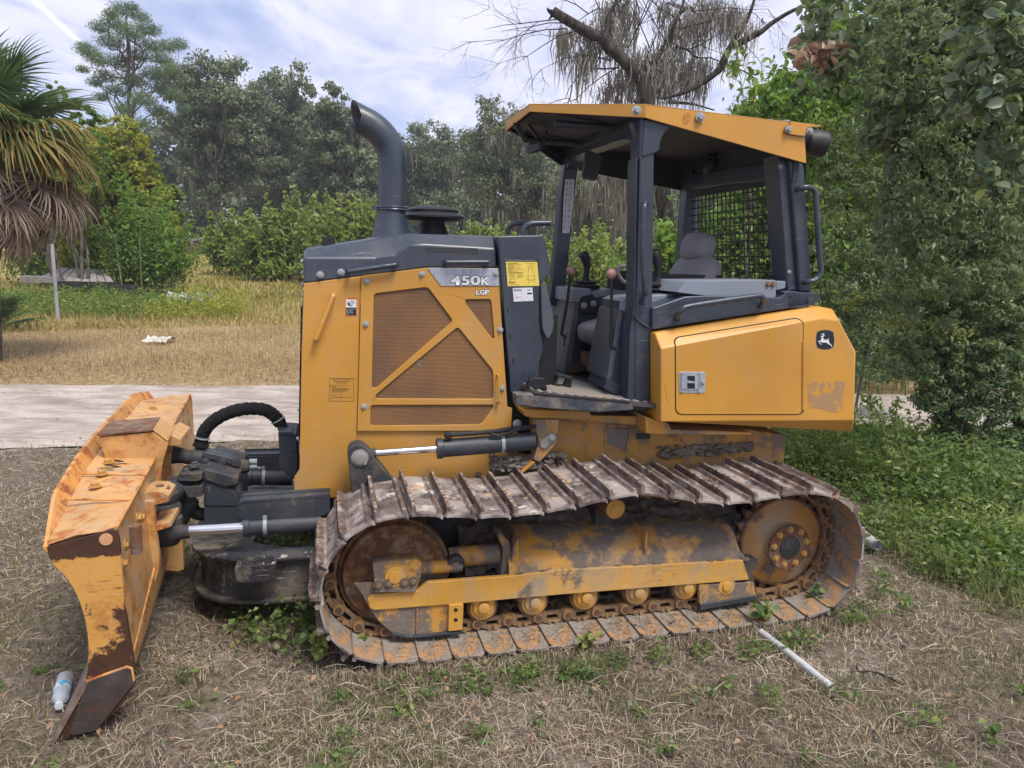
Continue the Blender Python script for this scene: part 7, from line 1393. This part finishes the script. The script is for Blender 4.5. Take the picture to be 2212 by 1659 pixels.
part('housing_flange', MB().prism(L(4, .24, [(1440, 655), (1500, 715), (1512, 770), (1480, 960), (1440, 960), (1460, 760), (1425, 670)]), .23, .36), M_YELM, tf, bevel=.005)
# rollers
def roller(u, z, par):
    r = part('track_roller', MB().lathe((u, .30, z), (0, 1, 0), [(-.085, .03), (-.082, .07), (-.075, .082), (-.06, .085), (-.045, .083), (-.043, .068), (.043, .068), (.045, .083), (.08, .083), (.085, .03)], 32), M_IDL, par)
    part('roller_face', MB().lathe((u, .212, z), (0, -1, 0), [(-.01, .070), (.002, .066), (.003, .045), (-.002, .04)], 28), M_BEAM, r)
    c = part('roller_cap', MB().lathe((u, .20, z+.012), (0, -1, 0), [(-.02, .055), (.005, .052), (.006, .030), (.022, .028), (.024, .022), (.024, .001)], 22), M_BEAM, r)
    part('roller_saddle', MB().prism([(u-.06, z+.075), (u-.055, z+.035), (u-.03, z+.03), (u-.02, z+.045), (u+.02, z+.045), (u+.03, z+.03), (u+.055, z+.035), (u+.06, z+.075)], .185, .21), M_BEAM, r, bevel=.003)
for u_ in (.475, .75, 1.035, 1.335, 1.625, 1.87): roller(u_, .160, tf)
cr_ = U(5, 370, 505, .23); carr = part('carrier_roller', MB().lathe((cr_.x, .34, cr_.z), (0, 1, 0), [(-.11, .001), (-.11, .055), (-.10, .062), (.04, .064), (.06, .05)], 28), M_IDL, tf)
part('carrier_cap', MB().lathe((cr_.x, .228, cr_.z), (0, -1, 0), [(0, .052), (.003, .048), (.003, .03), (.008, .028), (.008, .001)], 20), M_BEAM, carr)
part('carrier_arm', MB().box((cr_.x-.05, .38, .40), (cr_.x+.05, .62, cr_.z+.02)), M_CHARM, tf)
rg = part('rear_guard', MB().prism(L(5, VBm+.005, [(915, 1000), (1272, 985), (1292, 1082), (925, 1160)]), VBm+.005, VBm+.03), M_YELM, tf, bevel=.003)
part('guard_rail', MB().prism(L(5, VBm-.004, [(925, 1130), (1290, 1072), (1294, 1100), (925, 1166)]), VBm-.006, VBm+.03), M_CHARD, rg, bevel=.003)
p = U(5, 1100, 1010, VBm); part('guard_boss', MB().lathe((p.x, VBm+.006, p.z), (0, -1, 0), [(0, .05), (.003, .05), (.004, .028), (.014, .026), (.016, .001)], 22), M_BEAM, rg)
part('scraper_plate', MB().prism(L(5, .19, [(1205, 790), (1230, 880), (1260, 900), (1300, 1070), (1270, 1075), (1240, 960), (1200, 850)]), .19, .22), M_CHARM, tf, bevel=.003)
# dark mud-packed inner wall and mud heaps
part('inner_wall', MB().prism([(.25, .14), (2.3, .14), (2.3, .62), (2.05, .70), (.6, .70), (.25, .55)], .60, .66), M_CHARM)
def lumps(name, pts, mat, par, seed=3, sub=2):
    r = random.Random(seed); mb = MB(); bm = bmesh.new()
    for (c, s) in pts:
        b = bmesh.new(); bmesh.ops.create_icosphere(b, subdivisions=sub, radius=1); o_ = Vector((r.random()*50, r.random()*50, 0))
        vs = []
        for v in b.verts:
            n_ = v.co.normalized(); k = 1+.45*mnoise.noise(n_*1.6+o_)+.2*mnoise.noise(n_*4+o_); vs.append((c[0]+n_.x*s[0]*k, c[1]+n_.y*s[1]*k, c[2]+n_.z*s[2]*k))
        mb.add(vs, [tuple(v.index for v in f.verts) for f in b.faces]); b.free()
    bm.free(); o = part(name, mb, mat, par, ang=60); o['kind'] = 'stuff'; return o
rr_ = random.Random(5); pts = []
for i in range(60): pts.append(((rr_.uniform(.45, 2.0), rr_.uniform(.30, .42), .40+rr_.uniform(-.02, .05)), (rr_.uniform(.010, .028), .015, rr_.uniform(.008, .02))))
for i in range(26):                                         # crusts along the beam's top edge
    u_ = rr_.choice((.72, .95, 1.25, 1.35, 1.45, 1.75, 1.92))+rr_.uniform(-.07, .07); pts.append(((u_, VBm+.015, ca.z+(cb2.z-ca.z)*(u_-ca.x)/(cb2.x-ca.x)+rr_.uniform(-.005, .02)), (rr_.uniform(.012, .03), .014, rr_.uniform(.006, .016))))
rows = []
for j in range(26):
    t = j/25; row = []
    for i in range(150):
        u_ = .40+1.65*i/149; q_ = Vector((u_*6, t*3, 0)); lf = max(0, 1-(u_-.40)/.5); h_ = (.385-.10*lf)+(.20+.02*math.sin(u_*7))*t**.8+.045*mnoise.noise(q_)+.030*mnoise.noise(q_*2.7)+.016*mnoise.noise(q_*7)+.008*mnoise.noise(q_*17); row.append((u_+.01*mnoise.noise(q_*5), .30+.31*t+.02*mnoise.noise(q_*4), h_))
    rows.append(row)
mud_ = part('mud_bank', MB().sheet(rows), M_MUD, tf, ang=80)
lumps('dried_mud', pts, M_MUD, tf)
pts = [((rr_.uniform(.62, 1.05), rr_.uniform(.62, .70), .79+rr_.uniform(-.03, .045)), (rr_.uniform(.010, .035), .03, rr_.uniform(.008, .02))) for i in range(150)]
pts += [((rr_.uniform(1.65, 2.3), .70, .79+rr_.uniform(-.02, .05)), (rr_.uniform(.008, .03), .015, rr_.uniform(.006, .016))) for i in range(110)]
lumps('dried_mud', pts, mud_mat('grey_mud', (.15, .125, .10), (.32, .28, .23)), bpy.data.objects['main_frame'], 9)

# ---------------------------------------------------------------- blade
bl = empty('blade', parent=ROOT)
V0, V1, SK = -.25, 2.66, -.066
def B3(s, u, z): return (u+SK*s, V0+s, z)
LB = V1-V0
fr = [(-1.384, -.012), (-1.31, .12), (-1.238, .26), (-1.222, .34), (-1.214, .437), (-1.222, .53), (-1.252, .66), (-1.300, .75), (-1.345, .82)]
fr_hi = fr+[(-1.40, .90), (-1.425, .955)]
back = [(-1.10, .862), (-1.078, .57), (-1.062, .30), (-1.11, .13), (-1.25, .02)]
st_ = [0, .03, .39, .45]
def sect(s, zt):
    f = [(u, z) for u, z in fr_hi if z <= zt+1e-6]; 
    if f[-1][1] < zt: f.append((-1.345-(zt-.82)*.62, zt))
    return f
core = [(u+.012, z) for u, z in fr[:9]]+[(-1.34, .835)]+[(-1.10, .856)]+back[1:]
core = [(-1.24, .02), (-1.222, .12)]+[(u+.006, z) for u, z in fr[2:]]+[(-1.33, .845), (-1.095, .868), (-1.078, .57), (-1.062, .30), (-1.11, .13)]
mb = MB(); mb.loft([[B3(.02, *p) for p in core], [B3(LB-.02, *p) for p in core]]); part('moldboard', mb, M_BLADE, bl, bevel=.004)
# upper lip: low at both ends, high between
zs = [(0, .822), (.02, .824), (.34, .902), (.42, .915), (.9, .945), (1.3, .955), (LB-.42, .955), (LB-.36, .95), (LB-.02, .90), (LB, .90)]
rings = [[B3(s, -1.335, .80), B3(s, -1.345-(zt-.82)*.62, zt), B3(s, -1.330-(zt-.82)*.60, zt+.003), B3(s, -1.312, .80)] for s, zt in zs]
part('top_lip', MB().loft(rings), M_BLADEH, bl, bevel=.002)
# sloping top skin from the lip to the rear shoulder
rows = [[B3(s, -1.325-(zt-.82)*.5, max(.83, zt-.055)) for s, zt in zs], [B3(s, -1.23, .86+(.02 if .4 < s < LB-.3 else 0)) for s, zt in zs], [B3(s, -1.092, .872) for s, zt in zs]]
part('top_skin', MB().sheet(rows), M_BLADE, bl, ang=20)
mb = MB(); mb.tube([B3(s, -1.09, .873) for s in (.02, LB-.02)], .007, 8); part('weld_bead', mb, M_BLADEH, bl)
for s in (.36, .74): mb = MB().tube([B3(s, -1.36, .895), B3(s, -1.093, .876)], .006, 8); part('weld_bead', mb, M_BLADEH, bl)
byl = by
for s, u in ((.55, -1.27), (.75, -1.28), (.95, -1.29), (1.9, -1.27), (2.3, -1.27)):
    o = bolt(BZ, Vector(B3(s, u, .885)), bl, 1.6, Matrix.Rotation(R(-90), 4, 'X')); o.data = by
# end plates
fe = [(98, 1182), (112, 1216), (140, 1245), (165, 1285), (182, 1335), (190, 1385), (190, 1430), (183, 1470), (150, 1540), (112, 1606)]
fe = [(p.x, p.y) for p in smoothpath([(x, y, 0) for x, y in fe], 3)]
ep = L(0, V0, [(x/.54861, y/.54861) for x, y in (*fe, (205, 1579), (262, 1525), (289, 1480), (291, 1440), (268, 1302), (258, 1170), (254, 1150), (243, 1143))])
def endp_mat():
    t = NT('worn_end_plate'); c = t.co(); s = t.n('ShaderNodeSeparateXYZ'); t.l(c, s.inputs[0]); n = t.noise(c, 6, 9, .72, .3); pass
    y = t.mix(t.noise(c, 5, 4), (.56, .26, .045), (.66, .36, .10)); y = t.mix(t.math('MULTIPLY', t.step(t.noise(c, 11, 8, .7), .50, .66), .6), y, (.34, .14, .045))
    for k_, (rt, sc_) in enumerate((((0, .5, 0), 5.5), ((0, -.35, 0), 4.5), ((0, 1.3, 0), 6.5))):
        nl = t.noise(t.map(c, (1.6, 1, 26), rt, (k_*3., 0, k_*7.)), sc_, 4, .6, .25); mk = t.step(t.noise(t.map(c, (1, 1, 1), (0, 0, 0), (k_*5., 0, 0)), 4, 3), .50, .58); y = t.mix(t.math('MULTIPLY', t.step(nl, .62, .66), mk), y, ((.16, .06, .025), (.60, .50, .36), (.10, .05, .03))[k_])
    d = t.mix(t.noise(c, 30, 5), (.022, .012, .009), (.11, .045, .02))
    low = t.math('ADD', t.math('MULTIPLY', t.math('SUBTRACT', .58, s.outputs[2]), 1.25), t.math('MULTIPLY', t.math('ADD', s.outputs[0], 1.16), 1.8))
    hi = t.math('MULTIPLY', t.step(s.outputs[2], .74, .80), .55)
    f = t.step(t.math('ADD', t.math('MAXIMUM', low, hi), t.math('MULTIPLY', t.math('SUBTRACT', n, .5), 1.5)), .20, .30)
    return t.bsdf(t.mix(f, y, d), .5, 0, t.bump(n, .4, .005))
M_ENDP = endp_mat()
e1 = part('end_plate', MB().prism(ep, V0, V0+.02), M_ENDP, bl, bevel=.003)
ep2 = [(u+SK*LB, z) for u, z in ep]; ep2 = [(u, z) for u, z in ep2]
e2 = part('end_plate', MB().prism(ep2, V1-.02, V1), M_BLADEH, bl, bevel=.003)
part('end_plate_top', MB().prism(L(1, V1-.045, [(655, 125), (690, 99), (740, 97), (782, 96), (802, 112), (822, 150), (834, 300), (820, 420), (700, 420)]), V1-.045, V1-.02), M_BLADEH, e2, bevel=.003)
p = U(0, 229/.54861, 1165/.54861, V0-.001); part('plug', MB().lathe(p, (0, -1, 0), [(-.01, .024), (.003, .024), (.004, .001)], 24), flat('pink_primer', (.60, .33, .16), .6), e1)
M_EBIT = paint('bare_rusted_steel', (.030, .024, .022), dirt=.25, rust=.45, rough=.55, rustc=(.07, .03, .018), dustc=(.16, .13, .11), scale=2, scr=.3)
part('end_bit', MB().prism(L('K', V0-.012, [(535, 612), (786, 522), (815, 528), (832, 622), (600, 912), (500, 935), (428, 940)]), V0-.012, V0+.002), M_EBIT, bl, bevel=.003)
part('bit_weld', MB().tube([U('K', *q, V0-.006) for q in ((535, 608), (660, 560), (790, 514), (818, 524), (832, 600))], .006, 8), M_BLADEH, bl)
ce = [(-1.392, -.02), (-1.375, -.022), (-1.222, .25), (-1.240, .265)]
part('cutting_edge', MB().loft([[B3(-.012, *q) for q in ce], [B3(LB+.01, *q) for q in ce]]), paint('cutting_edge_steel', (.16, .11, .09), dirt=.5, rust=.5, rough=.6, scale=3), bl, bevel=.003)
# dark pipe stub, bolts on the rear face
pa, pb = U(1, 608, 650, -.22), U(1, 618, 775, -.22); part('hook_tube', MB().tube([pa, pb], .022, 18).lathe(pa, (0, 0, 1), [(.0005, .018), (.001, .001)], 12), M_RUSTY, bl)
def onback(k, x, y, v): return U(k, x, y, v)
for x, y, v in ((619, 618, .03), (633, 616, .06), (564, 740, -.20), (555, 822, -.20)):
    o = bolt(BZ, U(1, x, y, v), bl, 1.4, Matrix.Rotation(R(90), 4, 'Z')); o.data = by
# stiffening seam running down the rear face
part('back_seam', MB().tube([B3(.0, -1.066, .33), B3(1.2, -1.066, .50)], .005, 6), M_BLADEH, bl)
# clevis for the near cylinders
part('clevis_rib', MB().prism(rrect(L(1, .42, [(600, 545), (690, 540), (700, 660), (718, 800), (716, 855), (690, 938), (600, 900)]), .01), .42, .46), M_BLADE, bl, bevel=.004)
part('clevis_ear', MB().loft([[(p.x, v_, p.z) for p in [U(1, *q, .50) for q in ((590, 520), (680, 482), (740, 482), (772, 500), (770, 528), (700, 545), (650, 545))]] for v_ in (.44, .62)]), M_BLADE, bl, bevel=.004)
part('clevis_ear', MB().loft([[(p.x, v_, p.z) for p in [U(1, *q, .50) for q in ((690, 635), (778, 615), (783, 638), (706, 662))]] for v_ in (.44, .66)]), M_BLADE, bl, bevel=.004)
q = U(1, 722, 490, .53); part('clevis_pin', MB().lathe(q, (0, 0, 1), [(0, .045), (.012, .045), (.014, .02), (.024, .02), (.025, .001)], 22), M_RUSTY, bl)
part('clevis_plate', MB().loft([[(p.x, v_, p.z) for p in [U(1, *q, .9) for q in ((730, 700), (820, 700), (828, 850), (800, 860), (730, 855))]] for v_ in (.9, .94)]), M_BLADE, bl, bevel=.004)
# centre tower carrying the link
TW = .80
tw = part('centre_tower', MB().prism(L(1, TW, [(442, 254), (690, 230), (758, 282), (732, 372), (722, 478), (690, 520), (560, 560), (500, 430)]), TW, TW+.03), M_BLADE, bl, bevel=.004)
part('centre_tower', MB().prism(L(1, TW, [(442, 254), (690, 230), (758, 282), (732, 372), (722, 478), (690, 520), (560, 560), (500, 430)]), 1.05, 1.08), M_BLADE, bl, bevel=.004)
ta, tb, tc_ = U(1, 442, 250, TW), U(1, 690, 228, TW), U(1, 758, 280, TW)
def tow(p, v): return (p.x+SK*(v-TW), v, p.z+.004)
part('tower_top', MB().extr([tow(ta, TW-.01), tow(tb, TW-.01), tow(tb, 1.09), tow(ta, 1.09)], (0, 0, .012)), M_RUSTY, tw, bevel=.003)
part('tower_slope', MB().extr([tow(tb, TW), tow(tc_, TW), tow(tc_, 1.09), tow(tb, 1.09)], (0, 0, .010)), M_BLADE, tw, bevel=.003)
part('tower_back', MB().extr([tow(tc_, TW+.03), tow(U(1, 728, 380, TW), TW+.03), tow(U(1, 728, 380, TW), 1.05), tow(tc_, 1.05)], (-.02, 0, 0)), M_BLADE, tw)
part('tower_ear', MB().loft([[(p.x, v_, p.z) for p in [U(1, *q, .95) for q in ((735, 255), (765, 240), (815, 264), (818, 290), (760, 295))]] for v_ in (.95, 1.25)]), M_BLADE, tw, bevel=.004)
q = U(1, 778, 250, 1.08); part('tower_pin', MB().lathe(q, (0, 0, 1), [(0, .045), (.014, .045), (.016, .03), (.03, .03), (.031, .001)], 20), M_CHARD, tw)
for x, y, v in ((524, 206, .98), (634, 214, .92), (644, 200, 1.02)): q = U(1, x, y, v); part('tower_bolt', MB().lathe(q-Vector((0, 0, .02)), (0, 0, 1), [(0, .010), (.02, .010), (.021, .022), (.028, .022), (.03, .001)], 12), M_RUSTY, tw)
for x, y in ((482, 258), (653, 243), (689, 302)): plate(1, TW-.002, [(x-9, y-7), (x+9, y-8), (x+9, y+6), (x-9, y+7)], .003, 'square_boss', M_BLADEH, tw)
part('far_clevis', MB().loft([[(p.x, v_, p.z) for p in [U(1, *q, 1.9) for q in ((760, 390), (800, 368), (855, 385), (858, 405), (790, 415), (800, 640), (735, 660))]] for v_ in (1.9, 2.05)]), M_BLADE, bl, bevel=.004)
q = U(1, 818, 380, 1.95); part('tower_pin', MB().lathe(q-Vector((0, 0, .01)), (0, 0, 1), [(0, .045), (.014, .045), (.016, .001)], 20), M_CHARD, bl)
part('hook_tube', MB().tube([U(1, 800, 215, 2.4), U(1, 800, 260, 2.4)], .03, 16), M_RUSTY, bl)
plate(1, .36, [(430, 330), (452, 322), (470, 345), (450, 350), (462, 378), (440, 385), (428, 350)], .001, 'paint_mark', M_INK, bl) if False else None
# black scrawl sprayed on the top skin
q0 = U(1, 445, 350, .70); scr = MB()
for a, b in (((-.02, -.06), (.05, .02)), ((.05, .02), (-.01, .05)), ((-.01, .05), (.06, .09)), ((.0, -.07), (.03, .07)), ((.03, -.05), (.05, .05))):
    pa = Vector((-1.22+a[0]-.04, .62+a[1], .888)); pb = Vector((-1.22+b[0]-.04, .62+b[1], .888)); scr.box((min(pa.x, pb.x), min(pa.y, pb.y), .886), (max(pa.x, pb.x)*1, min(pa.y, pb.y)+.012, .889))
scr = MB()
def strokes(pl):
    for i in range(len(pl)-1):
        (a, b), (c, d) = pl[i], pl[i+1]; A = Vector((a, b, 0)); B = Vector((c, d, 0)); n = Vector((-(B-A).y, (B-A).x, 0)).normalized()*.0055; scr.add([(p.x, p.y, skinz(p.x, p.y)) for p in (A-n, B-n, B+n, A+n)], [(0, 1, 2, 3)])
def skinz(x, y):
    s = y-V0; x0 = x-SK*s; za = .903; u0, u1, u2 = -1.394, -1.23, -1.092
    return (.903+(.88-.903)*(x0-u0)/(u1-u0) if x0 < u1 else .88+(.872-.88)*(x0-u1)/(u2-u1))+.0015
strokes([(-1.36, .60), (-1.28, .64), (-1.36, .66), (-1.27, .70)]); strokes([(-1.37, .58), (-1.30, .585)]); strokes([(-1.35, .72), (-1.29, .735), (-1.34, .76)])
part('sprayed_mark', scr, M_INK, bl, smooth=False)
for o in (BZ, BR, BZs): bpy.data.objects.remove(o)
for q in (e2,): pass

for o in bpy.data.objects:
    if o.name.split('.')[0] in ('serrated_edge', 'tread_teeth', 'sprocket_teeth', 'print_lines', 'sprayed_mark', 'far_track', 'hinge'): o['kind'] = 'stuff'
